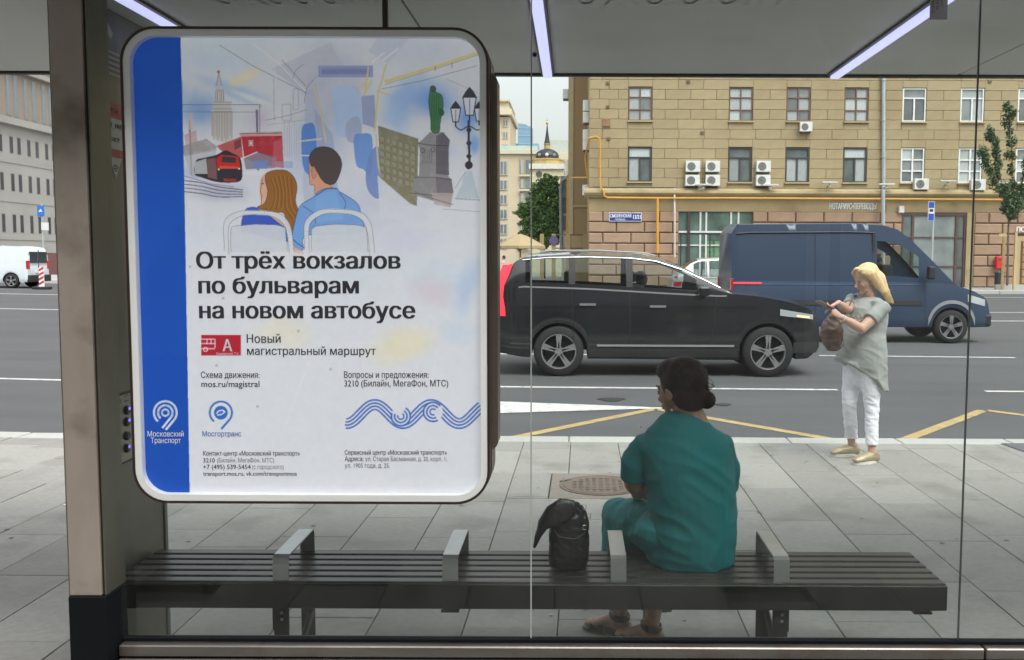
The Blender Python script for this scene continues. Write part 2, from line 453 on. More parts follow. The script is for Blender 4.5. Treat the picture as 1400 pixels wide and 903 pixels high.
# manhole in the paving
mh = thing('manhole_cover', 'round brown manhole cover set in a square grey plate in the pavement', 'manhole cover', (0, 0, 0), RY)
M_MHP = mat('manhole_concrete', (.21, .19, .165), .85, var=.25, vscale=30, bump=.4, bscale=120)
M_MHC = mat('manhole_iron', (.17, .135, .11), .7, .3, var=.25, vscale=30, bump=.5, bscale=80)
boxo('plate', MH[0]+.006, MH[1]-.006, MH[2]+.006, MH[3]-.006, -.04, .001, M_MHP, mh, .004)
cx, cy = (MH[0]+MH[1])/2+.02, (MH[2]+MH[3])/2
bm = bmesh.new(); lathe(bm, [(.30, 0), (.30, .006), (.285, .006), (.283, .003), (.27, .003), (.268, .007), (.2, .007), (.198, .005), (.14, .005), (.138, .007), (.0001, .007)], (cx, cy, .001), 40)
obj('cover', bm, M_MHC, mh)
bm = bmesh.new()
for i in range(-5, 6):
    for j in range(-5, 6):
        if i*i+j*j < 24: box(bm, cx+i*.048-.014, cx+i*.048+.014, cy+j*.048-.006, cy+j*.048+.006, .006, .0105)
tp_ = obj('tread_pattern', bm, M_MHC, mh); tp_['kind'] = 'stuff'
bm = bmesh.new(); tube(bm, [(MH[0]+.07, cy+.1, .004), (MH[0]+.13, cy+.13, .008), (MH[0]+.16, cy+.14, .004)], .007); obj('lifting_lug', bm, M_TRIM, mh)

# small litter and gum spots
def litter(px, py, s=.012):
    c = G(px, py); bm = bmesh.new(); ell(bm, c+Vector((0, 0, .004)), (s, s*.6, .004), seg=8); return bm
for (px, py, lab) in ((88, 691, 'small white scrap of litter on the pavement left of the steel post'), (753, 842, 'tiny white scrap on the pavement under the bench')):
    o = obj('litter_scrap', litter(px, py), mat('paper_scrap', (.8, .8, .78), .8)); tag(o, lab, 'litter')

# gum spots and grit ground into the slabs
bm = bmesh.new(); rg_ = random.Random(11)
for k in range(120):
    gx_, gy_ = rg_.uniform(-5.5, 5), rg_.uniform(3.6, 8.3); r_ = rg_.uniform(.006, .017); ph_ = rg_.uniform(0, 6)
    bm.faces.new([bm.verts.new((gx_+r_*math.cos(a)*(1+.2*math.sin(2*a+ph_)), gy_+r_*math.sin(a), .0025+rise(gx_))) for a in np.linspace(0, 2*math.pi, 9)[:-1]])
o = obj('gum_spots', bm, mat('old_gum', (.12, .115, .105), .8)); o['kind'] = 'stuff'
# road markings
marks = {}
def mark(name, pts, m, z=.004, stretch=True):
    """flat painted shape from ground outline points, following the road surface"""
    bm = bmesh.new(); vs = []
    for p in pts: vs.append(bm.verts.new((p[0], p[1], -.12+z+rise(p[0]))))
    bm.faces.new(vs)
    o = obj(name, bm, m); o['kind'] = 'structure'; return o
def strip(name, A, B, wd, m, n=1, z=.004):
    A, B = Vector(A[:2]), Vector(B[:2]); d = (B-A).normalized(); q = Vector((-d.y, d.x))*wd/2
    bm = bmesh.new(); prev = None
    for i in range(n+1):
        p = A+(B-A)*i/n
        a, b = [bm.verts.new((v.x, v.y, -.12+z+rise(v.x))) for v in (p+q, p-q)]
        if prev: bm.faces.new((prev[0], a, b, prev[1]))
        prev = (a, b)
    o = obj(name, bm, m); o['kind'] = 'structure'; return o
GR = lambda px, py: G(px, py, -.12)
strip('lane_marking', GR(430, 527), GR(1145, 533.5), .12, M_WHITE, 4)
strip('lane_marking', GR(1347, 535.5), GR(1640, 538), .12, M_WHITE)
strip('lane_marking', (-14.5, 13.45), (-6.2, 13.1), .12, M_WHITE, 10)
strip('lane_marking', GR(1120, 486.5), GR(1388, 489.5), .12, M_WHITE, 2)
strip('lane_marking', GR(640, 484), GR(900, 486), .12, M_WHITE, 2)
for (a, b, y) in ((1270, 1620, 439), (1352, 1650, 427.5), (1100, 1320, 427), (640, 1000, 438)):
    strip('lane_marking', GR(a, y), GR(b, y+1), .2, M_WHITE, 2)
strip('lane_marking', (-60, 28.6), (-15, 28.2), .2, M_WHITE, 12)
strip('lane_marking', (-60, 37.5), (-18, 37.2), .22, M_WHITE, 12)
strip('lane_marking', (-14, 44.5), (40, 44.1), .22, M_WHITE, 12)
# zigzag of the bus stop
zz = bpy.data.objects.new('bus_stop_zigzag', None); COL.objects.link(zz); zz['kind'] = 'structure'
per, ax0 = 3.86, .96
for n in range(-1, 3):
    ax = ax0+per*n
    for s in (-1, 1):
        o = strip('zigzag_line', (ax+s*(per/2+.0), 8.80), (ax+s*.02, 11.05), .13, M_YEL, 2); del o['kind']; o.parent = zz
# tapering white wedge
wp = [GR(560, 549), GR(676, 549.5), GR(885, 557.5), GR(935, 559.5), GR(885, 559.8), GR(676, 566), GR(560, 568)]
mark('white_wedge_marking', wp, M_WHITE, .007)
# tar patches / manholes in the road
for i, (px, py, r) in enumerate(((836, 547, .16), (988, 554, .1), (500, 470, .3))):
    bm = bmesh.new(); c = GR(px, py)
    vs = [bm.verts.new((c.x+r*math.cos(a)*(1+.3*math.sin(3*a)), c.y+r*math.sin(a), -.112)) for a in [2*math.pi*k/14 for k in range(14)]]
    bm.faces.new(vs); o = obj('asphalt_patch', bm, mat('fresh_tar', (.03, .03, .03), .7)); o['kind'] = 'structure'
# dark asphalt wedge cut in the paving by the right edge
bm = bmesh.new()
pts = [G(1368, 607), G(1500, 607), G(1500, 640), G(1410, 622)]
bm.faces.new([bm.verts.new((p.x, p.y, .006)) for p in pts]); o = obj('asphalt_infill', bm, mat('infill_asphalt', (.11, .12, .125), .85, bump=.3, bscale=80)); o['kind'] = 'structure'

# ================================================================== bus shelter
sh = thing('bus_shelter', 'glass and steel bus shelter with grey canopy sheltering the bench', 'bus shelter', (0, 0, 0))
CH, CF = 2.56, 4.82            # canopy height and street edge
GY = 3.20
# canopy sheets
seams = [-4.6, -2.9, -.62, 1.9, 4.6]
for a, b in zip(seams, seams[1:]):
    boxo('canopy_panel', a+.004, b-.004, 2.65, CF-.03, CH, CH+.03, M_CEIL, sh, .003)  # rear overhang, out of view, lengthened to darken bench and pavement
boxo('canopy_deck', -4.6, 4.6, 2.63, CF, CH+.034, CH+.16, mat('canopy_deck_paint', (.3, .3, .29), .5), sh)
boxo('canopy_edge', -4.6, 4.6, CF-.03, CF+.01, CH-.012, CH+.18, M_TRIM, sh, .004)
# light tubes in the canopy
M_TUBE = emit('lamp_tube_glow', (.62, .62, 1.0), .52)
for k, x in enumerate((-1.575, -.135, 1.275)):
    bm = bmesh.new(); box(bm, x-.033, x+.033, 3.05, CF-.05, CH-.012, CH-.001, .002); o = obj('lamp_housing', bm, M_TRIM, sh)
    bm = bmesh.new(); box(bm, x-.022, x+.022, 3.06, CF-.06, CH-.03, CH-.0125, .006, 2); obj('lamp_tube', bm, M_TUBE, o)
# small ring fixing seen on the canopy
bm = bmesh.new(); lathe(bm, [(.012, 0), (.02, .003), (.02, -.003), (.012, 0)], (0, 0, 0), 16)
c = P(731, 75, GY-.012)
for f in bm.verts: f.co = Vector((f.co.x*.5, f.co.z, f.co.y*.5))+c
obj('glass_fixing', bm, mat('pale_plastic', (.6, .6, .85), .4), sh)
# mirrored letters of a glass reflection, painted onto the canopy sheet
M_REFLET = mat('reflected_letters', (.68, .70, .69), .5)
def ceil_reflection(s, px0, px1, y):
    A, B = [Vector((v.x, v.y, CH-.004)) for v in (G(px0, 8, CH), G(px1, 8, CH))]
    text_on('lettering', s, A, B, .33, M_REFLET, sh, off=(0, 0, 0), bold=.03, up=(0, -1, 0), mirror=True)
ceil_reflection('МОССХО', 300, 518, 8)
ceil_reflection('МОССХОТЛ', 690, 1070, 8)
# dirt spots on canopy
# bottom rail
boxo('bottom_rail', -1.55, 1.405, 3.15, 3.25, .285, .325, M_RAIL, sh, .004)
boxo('bottom_rail', 1.41, 4.4, 3.15, 3.25, .285, .325, M_RAIL, sh, .004)
boxo('lower_rail', -1.55, 4.4, 3.14, 3.26, .14, .279, M_RAIL, sh, .005)
boxo('glass_seal', -1.55, 4.4, 3.185, 3.215, .326, .336, M_BLACKP, sh)
# glass panes
for a, b in ((-1.56, -.148), (-.142, 1.328), (1.336, 2.9), (2.908, 4.4)):
    boxo('glass_pane', a, b, GY-.004, GY+.004, .337, CH-.002, M_GLASS, sh)
M_EDGE = mat('glass_edge_seal', (.42, .45, .43), .3); M_EDGED = mat('dark_joint_seal', (.06, .07, .06), .4)
for x, m in ((-.145, M_EDGE), (1.332, M_EDGED), (2.904, M_EDGED)):
    boxo('joint_seal', x-.0022, x+.0022, GY-.0035, GY+.0035, .338, CH-.003, m, sh)
# left post: steel face, dark reveal, black foot
def post_x(px): return P(px, 815, 3.10).x
xa, xb = post_x(97.5), post_x(141)
boxo('post_face', xa, xb, 3.09, 3.13, .52, CH+.02, M_STEEL, sh, .004, 2)
boxo('post_foot', xa-.004, xb+.014, 3.085, 3.24, 0.002, .519, M_BLACKP, sh, .004)
boxo('post_core', xa+.004, xb+.004, 3.131, 3.24, .52, CH+.02, M_TRIM, sh, .003)
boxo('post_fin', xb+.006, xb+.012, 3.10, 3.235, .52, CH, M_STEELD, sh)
boxo('post_fin', xb-.001, xb+.004, 3.10, 3.13, .522, CH, M_TRIM, sh)
# side panel of steel running towards the kerb
SX = -1.725
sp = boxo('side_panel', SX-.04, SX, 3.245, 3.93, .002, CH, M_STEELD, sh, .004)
boxo('side_panel_edge', SX-.045, SX+.006, 3.932, 3.958, .002, CH, mat('edge_steel', (.2, .2, .17), .4, .8), sh, .002)
def side_pt(px, py, off=.001):           # point on the side panel's inner face
    d = ray(px, py); t = (SX+off)/d.x
    return Vector((SX+off, d.y*t, CAMZ+d.z*t))
# call panel with buttons and small camera
A, B_, C_, D_ = side_pt(152, 545), side_pt(182, 533), side_pt(182, 625), side_pt(152, 634)
y0, y1 = A.y, B_.y+.1; z0, z1 = C_.z, A.z
boxo('call_panel_surround', SX+.0003, SX+.004, y0-.012, y1+.01, z0-.01, z1+.01, M_TRIM, sh, .001)
cp = boxo('call_panel', SX+.0005, SX+.008, y0, y1, z0, z1, mat('panel_steel', (.28, .27, .22), .35, .8, var=.15), sh, .003, 2)
for i, py in enumerate((561, 577, 596, 613)):
    c = side_pt(173, py, .008)
    bm = bmesh.new(); lathe(bm, [(.0001, .012), (.013, .011), (.017, .006), (.018, 0)], (0, 0, 0), 18)
    for v in bm.verts: v.co = Vector((v.co.z, v.co.x*1.15, v.co.y))+c
    b_ = obj('button', bm, mat('button_black', (.02, .02, .03), .4), cp)
    if i != 2:
        bm = bmesh.new(); ell(bm, c+Vector((.011, .0, .006)), (.004, .008, .007), seg=10)
        obj('indicator', bm, emit('indicator_violet', (.16, .12, .75), 1.0), b_)
c = side_pt(161, 549, .008); bm = bmesh.new(); box(bm, c.x, c.x+.006, c.y-.006, c.y+.012, c.z-.012, c.z+.01, .002); ell(bm, c+Vector((.004, -.018, -.018)), (.003, .006, .006), seg=8)
obj('pictogram', bm, mat('picto_ink', (.03, .03, .03), .5), cp)
c = side_pt(172, 545, .008); bm = bmesh.new(); box(bm, c.x, c.x+.002, c.y-.01, c.y+.02, c.z-.012, c.z-.008); box(bm, c.x, c.x+.002, c.y-.01, c.y+.02, c.z+.008, c.z+.012)
obj('pictogram', bm, mat('picto_ink2', (.07, .06, .09), .5), cp)
# CCTV sticker
M_STK = mat('cctv_sticker_film', (.10, .105, .09), .4)
sy0, sy1, sz0, sz1 = side_pt(131, 100).y, side_pt(131, 100).y+.3, side_pt(136, 90).z, side_pt(136, 22).z
st = boxo('cctv_sticker', SX+.0004, SX+.0014, sy0, sy1, sz0, sz1, M_STK, sh)
M_STKW = mat('cctv_print', (.33, .34, .3), .5)
bm = bmesh.new()
def ydisc(bm, c, poly):
    bm.faces.new([bm.verts.new((c.x, c.y+a, c.z+b)) for a, b in poly])
c = side_pt(142, 44, .0018)
ydisc(bm, c, [(-.05, .07), (-.03, .09), (.07, .01), (.05, -.015)])
ydisc(bm, c, [(-.01, -.02), (.0, -.01), (.03, -.035), (.0, -.06), (-.03, -.05)])
ydisc(bm, c+Vector((0, -.05, -.04)), [(-.01, 0), (.01, 0), (.01, .05), (-.01, .05)])
for i in range(5):
    c = side_pt(136, 66+i*7.5, .0018)
    ydisc(bm, c, [(0, 0), (.2, 0), (.2, .008), (0, .008)])
obj('camera_pictogram', bm, M_STKW, st)
# Wi-Fi pin sticker
M_PINR = mat('pin_red', (.42, .08, .08), .5, var=.1); M_PINW = mat('pin_pale', (.52, .53, .48), .5, var=.1)
c0 = side_pt(156, 166)
wr = .068
def pin_outline(r, grow=0):
    pts = []
    for k in range(0, 25):
        a = math.pi*(-.12)+ (math.pi*1.24)*k/24
        pts.append(((r+grow)*math.cos(a), (r+grow)*1.0*math.sin(a)))
    pts.append((0, -3.15*r-grow)); return pts
def clip_poly(pts, lo, hi):
    out = []
    def side(p): return lo <= p[1] <= hi
    n = len(pts)
    dense = []
    for i in range(n):
        a, b = pts[i], pts[(i+1) % n]
        for t in range(12): dense.append((a[0]+(b[0]-a[0])*t/12, a[1]+(b[1]-a[1])*t/12))
    return [p for p in dense if side(p)]
PC = Vector((SX+.0012, c0.y, c0.z))
def pinpart(name, poly, m, off, par):
    bm = bmesh.new(); bm.faces.new([bm.verts.new((PC.x+off, PC.y+a*1.9, PC.z+b)) for a, b in poly]); return obj(name, bm, m, par)
pin = pinpart('wifi_sticker', pin_outline(wr), M_PINW, 0, sh)
pinpart('red_cap', clip_poly(pin_outline(wr), .01, 9), M_PINR, .0006, pin)
pinpart('red_band', clip_poly(pin_outline(wr), -.145, -.09), M_PINR, .0006, pin)
bm = bmesh.new()
for r_ in (.013, .023, .033):
    a = [(r_*math.sin(t), -.214+.02+r_*math.cos(t)) for t in np.linspace(-.75, .75, 9)]
    b = [((r_-.005)*math.sin(t), -.214+.02+(r_-.005)*math.cos(t)) for t in np.linspace(-.75, .75, 9)][::-1]
    bm.faces.new([bm.verts.new((PC.x+.0008, PC.y+x, PC.z+z)) for x, z in a+b])
obj('wifi_waves', bm, mat('pin_dark', (.10, .07, .07), .5), pin)
def pin_text(s, a0, a1, z, h, m):
    text_on('lettering', s, (PC.x+.001, PC.y+a0, PC.z+z), (PC.x+.001, PC.y+a1, PC.z+z), h, m, pin, off=(0, 0, 0), bold=.015)
pin_text('MT_FREE', -.06, .075, -.025, .018, mat('pin_ink', (.06, .04, .04), .5))
pin_text('GET', -.04, .04, -.075, .014, mat('pin_ink', (.06, .04, .04), .5))
pin_text('Wi-Fi', -.04, .04, .03, .016, M_PINW)
# top bar carrying the light box
boxo('hanger_bar', -.628+.0, -.612, 3.16, 3.18, 2.385, CH-.003, M_TRIM, sh)
# maintenance label taped inside the pane
lb_a, lb_b = P(1271, 27, GY-.012), P(1295, 27, GY-.012)
lb = boxo('paper_label', lb_a.x, lb_b.x, GY-.012, GY-.0105, lb_a.z, lb_a.z+.16, mat('label_paper', (.42, .40, .38), .7), sh)
for i in range(3):
    xx = lb_a.x+.012+i*.014
    text_on('lettering', ('СДЕЛАНО', 'В МОСКВЕ', 'mos.ru')[i], (xx, GY-.013, lb_a.z+.02+.012*i), (xx, GY-.013, lb_a.z+.13), .006, mat('label_ink', (.1, .1, .1), .6), lb, up=(-1, 0, 0), bold=.02)

# ================================================================== bench
be = thing('bench', 'long dark slatted steel bench inside the bus shelter', 'bench', (0, 0, 0))
BX0, BX1 = -1.705, 1.385
SZ = .45
for k in range(6):
    y = 3.47+k*.066
    x1 = BX1
    boxo('slat', BX0, x1, y-.026, y+.026, SZ-.022, SZ-.001+.0, M_SLAT, be, .006, 2)
boxo('front_beam', BX0, BX1, 3.432, 3.442, SZ-.1, SZ-.006, M_DARKGREY, be, .003)
boxo('rear_beam', BX0, BX1, 3.832, 3.842, SZ-.09, SZ-.006, M_DARKGREY, be, .003)
for x in (-1.65, -.457, .163, 1.30):
    boxo('cross_bearer', x-.03, x+.03, 3.443, 3.83, SZ-.107, SZ-.03, M_DARKGREY, be, .003)
for i, x in enumerate((-1.087, -.457, .168, .775)):
    # flat bent strap
    prof = [(3.452, SZ), (3.452, SZ+.06), (3.458, SZ+.083), (3.475, SZ+.093), (3.79, SZ+.096), (3.808, SZ+.088), (3.815, SZ+.07), (3.815, SZ)]
    bm = bmesh.new(); t = .007; hw = .029
    outer = prof; cy_, cz_ = 3.63, SZ+.03
    inner = [(y+(t if y < cy_ else -t), z-(t if z > SZ+.09 else 0)) for y, z in prof]
    def ring(y, z): return [bm.verts.new((x-hw, y, z)), bm.verts.new((x+hw, y, z))]
    O = [ring(*p) for p in outer]; I = [ring(*p) for p in inner]
    for a, b, c_, d in zip(O, O[1:], I, I[1:]):
        bm.faces.new((a[0], a[1], b[1], b[0])); bm.faces.new((c_[0], d[0], d[1], c_[1]))
        bm.faces.new((a[0], b[0], d[0], c_[0])); bm.faces.new((a[1], c_[1], d[1], b[1]))
    obj('armrest', bm, M_ARM, be)
for x in (-1.09, .775):
    l = boxo('leg', x-.028, x+.028, 3.46, 3.468, .002, SZ-.108, M_DARKGREY, be, .002)
    boxo('bracket', x-.031, x+.031, 3.455, 3.459, .26, SZ-.101, M_DARKGREY, l)
    for z in (.325, .30):
        bm = bmesh.new(); lathe(bm, [(.0001, -.004), (.005, -.003), (.0065, 0)], (x+.004, 3.4545, z), 10, 'Y'); obj('bolt', bm, M_ARM, l)
    boxo('leg', x-.028+.003, x+.028+.003, 3.80, 3.81, .002, SZ-.092, M_DARKGREY, be, .002)
    bm = bmesh.new(); prism(bm, [(0, 0), (.01, 0), (.01, 1), (0, 1)], 0, 1)
    bm.free(); bm = bmesh.new()
    tube(bm, [(x+.02, 3.475, .03), (x+.02, 3.80, .2)], .014, 6); obj('brace', bm, M_DARKGREY, be)
for x in (-.457, 1.30):
    boxo('lug', x-.033, x+.033, 3.44, 3.50, SZ-.116, SZ-.1075, M_DARKGREY, be)

# ================================================================== advertising light box
PYF = 3.05                                   # poster plane
lbx = thing('advertising_light_box', 'white framed advertising light box with bus poster hung behind the bench', 'light box', (0, 0, 0))
M_FRAME = mat('light_box_rim', (.80, .82, .80), .35, .0, var=.08, vscale=2)
M_BRONZE = mat('bronze_edge', (.07, .045, .035), .4, .6)
cTL, cBR = P(166, 38, PYF-.02), P(670, 689, PYF-.02)
X0, X1, Z1, Z0 = P(175, 360, PYF-.02).x, P(668.5, 360, PYF-.02).x, P(420, 38.5, PYF-.02).z, P(420, 687.5, PYF-.02).z
def rrect(x0, x1, z0, z1, r, n=10):
    pts = []
    for cx, cz, a0 in ((x1-r, z1-r, 0), (x0+r, z1-r, 90), (x0+r, z0+r, 180), (x1-r, z0+r, 270)):
        for k in range(n+1):
            a = R(a0+90*k/n); pts.append((cx+r*math.cos(a), cz+r*math.sin(a)))
    return pts
def rr_ring(bm, outer, inner, y0, y1):
    n = len(outer)
    v = [[bm.verts.new((p[0], y, p[1])) for p in poly] for poly, y in ((outer, y1), (outer, y0), (inner, y0), (inner, y1))]
    for a, b in zip(v, v[1:]+v[:1]):
        for i in range(n): bm.faces.new((a[i], a[(i+1) % n], b[(i+1) % n], b[i]))
RR = .108
# case body: sides taper slightly
bm = bmesh.new(); prism(bm, rrect(X0+.002, X1+.005, Z0+.002, Z1-.002, RR), PYF+.012, PYF+.15); o = obj('case', bm, mat('case_bronze', (.16, .125, .10), .38, .7, var=.15), lbx)
bm = bmesh.new(); prism(bm, rrect(X1-.3, X1+.022, Z0+.16, Z1-.12, .03), PYF+.05, PYF+.149); obj('hinge_side', bm, mat('case_bronze2', (.2, .165, .14), .38, .7), lbx)
bm = bmesh.new(); rr_ring(bm, rrect(X0-.002, X1+.002, Z0-.002, Z1+.002, RR+.002), rrect(X0+.006, X1-.006, Z0+.006, Z1-.006, RR-.006), PYF-.028, PYF+.01); obj('rim_edge', bm, M_BRONZE, lbx)
bm = bmesh.new(); rr_ring(bm, rrect(X0+.006, X1-.006, Z0+.006, Z1-.006, RR-.006), rrect(X0+.027, X1-.027, Z0+.027, Z1-.027, RR-.027), PYF-.026, PYF+.008); obj('frame', bm, M_FRAME, lbx)

# ---- painted print: drawn onto a fine sheet of coloured faces
PX0, PX1, PY0, PY1 = 170, 674, 42, 686
Wc, Hc = PX1-PX0, PY1-PY0
cv = np.ones((Hc, Wc, 3), dtype=np.float64)*np.array([226, 229, 236])
yy, xx = np.mgrid[0:Hc, 0:Wc]; yy = yy+PY0+.5; xx = xx+PX0+.5
def vnoise(scale, seed, oct=4):
    r = np.random.default_rng(seed); out = np.zeros((Hc, Wc)); amp = 1; tot = 0
    for o in range(oct):
        s = scale/2**o; gh, gw = int(Hc/s)+3, int(Wc/s)+3
        g = r.random((gh, gw)); fy = (yy-PY0)/s; fx = (xx-PX0)/s
        iy, ix = fy.astype(int), fx.astype(int); ty, tx = fy-iy, fx-ix
        ty = ty*ty*(3-2*ty); tx = tx*tx*(3-2*tx)
        v = (g[iy, ix]*(1-tx)+g[iy, ix+1]*tx)*(1-ty)+(g[iy+1, ix]*(1-tx)+g[iy+1, ix+1]*tx)*ty
        out += v*amp; tot += amp; amp *= .55
    return out/tot
NA, NB, NC = vnoise(60, 1), vnoise(24, 2), vnoise(7, 3, 3)
def blend(mask, col): 
    cv[:] = cv*(1-mask[..., None])+np.array(col, float)*mask[..., None]
def wash(cx, cy, rx, ry, col, a=.6, rot=0, edge=.85, nz=.7):
    c, s = math.cos(rot), math.sin(rot)
    dx, dy = xx-cx, yy-cy
    d = np.sqrt(((dx*c+dy*s)/rx)**2+((-dx*s+dy*c)/ry)**2)+(NA-.5)*nz+(NB-.5)*nz*.4
    m = np.clip((1-d)/edge, 0, 1); m = m*m*(3-2*m)
    blend(m*a*(.75+.5*NB), col)
def pmask(poly, soft=0):
    x0 = max(PX0, int(min(p[0] for p in poly))-2); x1 = min(PX1, int(max(p[0] for p in poly))+3)
    y0 = max(PY0, int(min(p[1] for p in poly))-2); y1 = min(PY1, int(max(p[1] for p in poly))+3)
    if x1 <= x0 or y1 <= y0: return None
    acc = np.zeros((y1-y0, x1-x0)); pts = np.array(poly, float); n = len(pts)
    for sy in (.17, .5, .83):
        for sx in (.17, .5, .83):
            gx = np.arange(x0, x1)[None, :]+sx; gy = np.arange(y0, y1)[:, None]+sy
            ins = np.zeros(acc.shape, bool)
            for i in range(n):
                xa_, ya_ = pts[i]; xb_, yb_ = pts[(i+1) % n]
                if ya_ == yb_: continue
                cond = ((ya_ > gy) != (yb_ > gy)); xi = (xb_-xa_)*(gy-ya_)/(yb_-ya_)+xa_
                ins ^= cond & (gx < xi)
            acc += ins
    return (y0-PY0, y1-PY0, x0-PX0, x1-PX0), acc/9
def fill(poly, col, a=1.0, tex=0.0):
    r = pmask(poly)
    if r is None: return
    (y0, y1, x0, x1), m = r
    m = m*a
    if tex: m = m*np.clip(1-tex+tex*2*NC[y0:y1, x0:x1], 0, 1)
    sub = cv[y0:y1, x0:x1]; sub[:] = sub*(1-m[..., None])+np.array(col, float)*m[..., None]
def line(pts, wd, col, a=1.0):
    for p, q in zip(pts, pts[1:]):
        dx, dy = q[0]-p[0], q[1]-p[1]; l = math.hypot(dx, dy) or 1; nx, ny = -dy/l*wd/2, dx/l*wd/2
        fill([(p[0]+nx, p[1]+ny), (q[0]+nx, q[1]+ny), (q[0]-nx, q[1]-ny), (p[0]-nx, p[1]-ny)], col, a)
def smooth(pts, closed=True, n=6):
    out = []; k = len(pts)
    rngk = range(k if closed else k-1)
    for i in rngk:
        g = lambda j: pts[j % k] if closed else pts[max(0, min(k-1, j))]
        p0, p1, p2, p3 = g(i-1), g(i), g(i+1), g(i+2)
        for t in range(n):
            t /= n
            out.append(tuple(.5*((2*p1[d])+(-p0[d]+p2[d])*t+(2*p0[d]-5*p1[d]+4*p2[d]-p3[d])*t*t+(-p0[d]+3*p1[d]-3*p2[d]+p3[d])*t**3) for d in (0, 1)))
    if not closed: out.append(pts[-1])
    return out
def sfill(pts, col, a=1.0, tex=0, ol=None, ow=.8):
    s = smooth(pts); fill(s, col, a, tex)
    if ol: line(s+[s[0]], ow, ol, .8)
def sline(pts, wd, col, a=1.0): line(smooth(pts, False), wd, col, a)
def circ(cx, cy, r, n=28, a0=0, a1=360): return [(cx+r*math.cos(R(a0+(a1-a0)*k/n)), cy+r*math.sin(R(a0+(a1-a0)*k/n))) for k in range(n+1)]
rect = lambda x0, y0, x1, y1: [(x0, y0), (x1, y0), (x1, y1), (x0, y1)]
# washes
wash(300, 80, 90, 35, (205, 222, 240), .7)
wash(330, 60, 130, 30, (214, 226, 232), .6)
wash(275, 150, 55, 45, (120, 165, 228), .75, .3)
wash(320, 125, 80, 16, (140, 185, 240), .65, .35)
wash(345, 135, 60, 8, (245, 244, 240), .8, .35)
wash(330, 108, 40, 14, (246, 232, 196), .8, -.5)
wash(355, 165, 32, 25, (220, 200, 228), .6)
wash(385, 165, 35, 60, (232, 233, 240), .7)
wash(450, 120, 70, 90, (196, 202, 222), .8)
wash(560, 70, 80, 28, (213, 220, 236), .7)
wash(545, 150, 30, 45, (175, 205, 246), .85)
wash(590, 140, 60, 38, (120, 168, 240), .85, .3)
wash(640, 160, 26, 35, (110, 160, 236), .85, .5)
wash(600, 200, 40, 20, (170, 200, 244), .5, .4)
wash(648, 200, 14, 26, (120, 168, 236), .8)
wash(430, 210, 70, 70, (186, 198, 228), .6)
wash(500, 280, 120, 50, (205, 210, 230), .7)
wash(300, 262, 60, 20, (190, 190, 212), .8, .1)
wash(270, 235, 34, 20, (188, 196, 220), .8)
wash(600, 300, 60, 40, (226, 228, 236), .8)
wash(270, 320, 60, 45, (222, 228, 240), .6)
wash(600, 385, 75, 55, (214, 226, 238), .85)
wash(592, 400, 50, 32, (226, 208, 220), .6, .2)
wash(640, 390, 22, 60, (188, 206, 234), .75, .3)
wash(560, 470, 68, 36, (238, 229, 196), .75, -.2)
wash(480, 380, 80, 60, (214, 226, 236), .6)
wash(385, 455, 60, 30, (238, 231, 204), .6, .2)
wash(620, 455, 40, 25, (205, 220, 238), .6)
wash(560, 330, 60, 25, (215, 214, 238), .5)
# bus interior
GRY = (185, 190, 214)
fill([(370, 95), (452, 58), (470, 92), (436, 96), (420, 130)], (200, 202, 216), .7, .5)
line([(300, 62), (345, 90), (420, 128)], .8, (120, 120, 130), .8); line([(345, 60), (380, 86), (418, 125)], 1.4, (240, 242, 246), .9); line([(385, 82), (418, 118)], .7, (110, 110, 125), .8)
sline([(400, 108), (405, 96), (416, 88)], .8, (130, 130, 150), .8); sline([(416, 142), (420, 120), (434, 104)], .8, (130, 130, 150), .8)
fill([(418, 128), (432, 112), (446, 190), (420, 320), (414, 260)], (188, 195, 218), .65)
fill([(430, 150), (455, 185), (466, 300), (440, 300)], (160, 172, 212), .6)
fill(rect(435, 90, 510, 106), (150, 160, 206), .85); fill(rect(440, 94, 506, 102), (135, 146, 196), .8)
for k in range(16): line([(442+k*4, 96), (442+k*4, 100)], 1.6, (112, 126, 186), .7)
sfill([(456, 124), (472, 118), (490, 122), (494, 150), (493, 184), (462, 186), (457, 160)], (186, 210, 246), .95)
sfill([(474, 168), (490, 160), (494, 186), (484, 196), (474, 190)], (175, 185, 214), .9)
fill([(494, 132), (512, 130), (514, 176), (496, 170)], (160, 172, 212), .9)
fill([(503, 70), (516, 52), (560, 52), (530, 88)], (196, 203, 224), .5)
for (p, q) in (((508, 86), (526, 72)), ((522, 84), (545, 66))): line([p, q], 2.2, (240, 242, 248), .8)
sfill([(413, 175), (420, 169), (430, 172), (433, 205), (431, 236), (424, 240), (415, 230), (412, 200)], (92, 140, 222), .95)
sfill([(484, 188), (494, 183), (508, 186), (509, 215), (506, 240), (497, 232), (487, 225)], (110, 155, 228), .9)
sfill([(502, 222), (508, 206), (518, 202), (522, 235), (528, 262), (516, 272), (504, 262), (500, 245)], (120, 145, 210), .9)
for a, b in (((504, 92), (498, 130)), ((528, 88), (517, 128)), ((517, 128), (512, 180)), ((514, 184), (517, 225)), ((517, 225), (528, 272)), ((429, 117), (438, 150)), ((438, 150), (446, 196)), ((487, 125), (500, 112)), ((497, 132), (508, 110)), ((514, 125), (534, 130))):
    line([a, b], 2.6, (226, 210, 150), .85)
line([(655, 72), (600, 90), (526, 112)], 4.2, (230, 214, 150), .95); line([(655, 75), (600, 93), (526, 116)], .8, (150, 140, 110), .7)
line([(653, 90), (580, 110), (522, 122)], .8, (120, 130, 150), .8); line([(595, 91), (595, 97)], .8, (90, 90, 110)); line([(618, 86), (618, 93)], .8, (90, 90, 110)); line([(610, 108), (655, 128)], .6, (150, 160, 180), .8)
line([(405, 194), (440, 190)], 2, (235, 228, 190), .9); line([(410, 213), (426, 213)], 2, (220, 224, 230), .9)
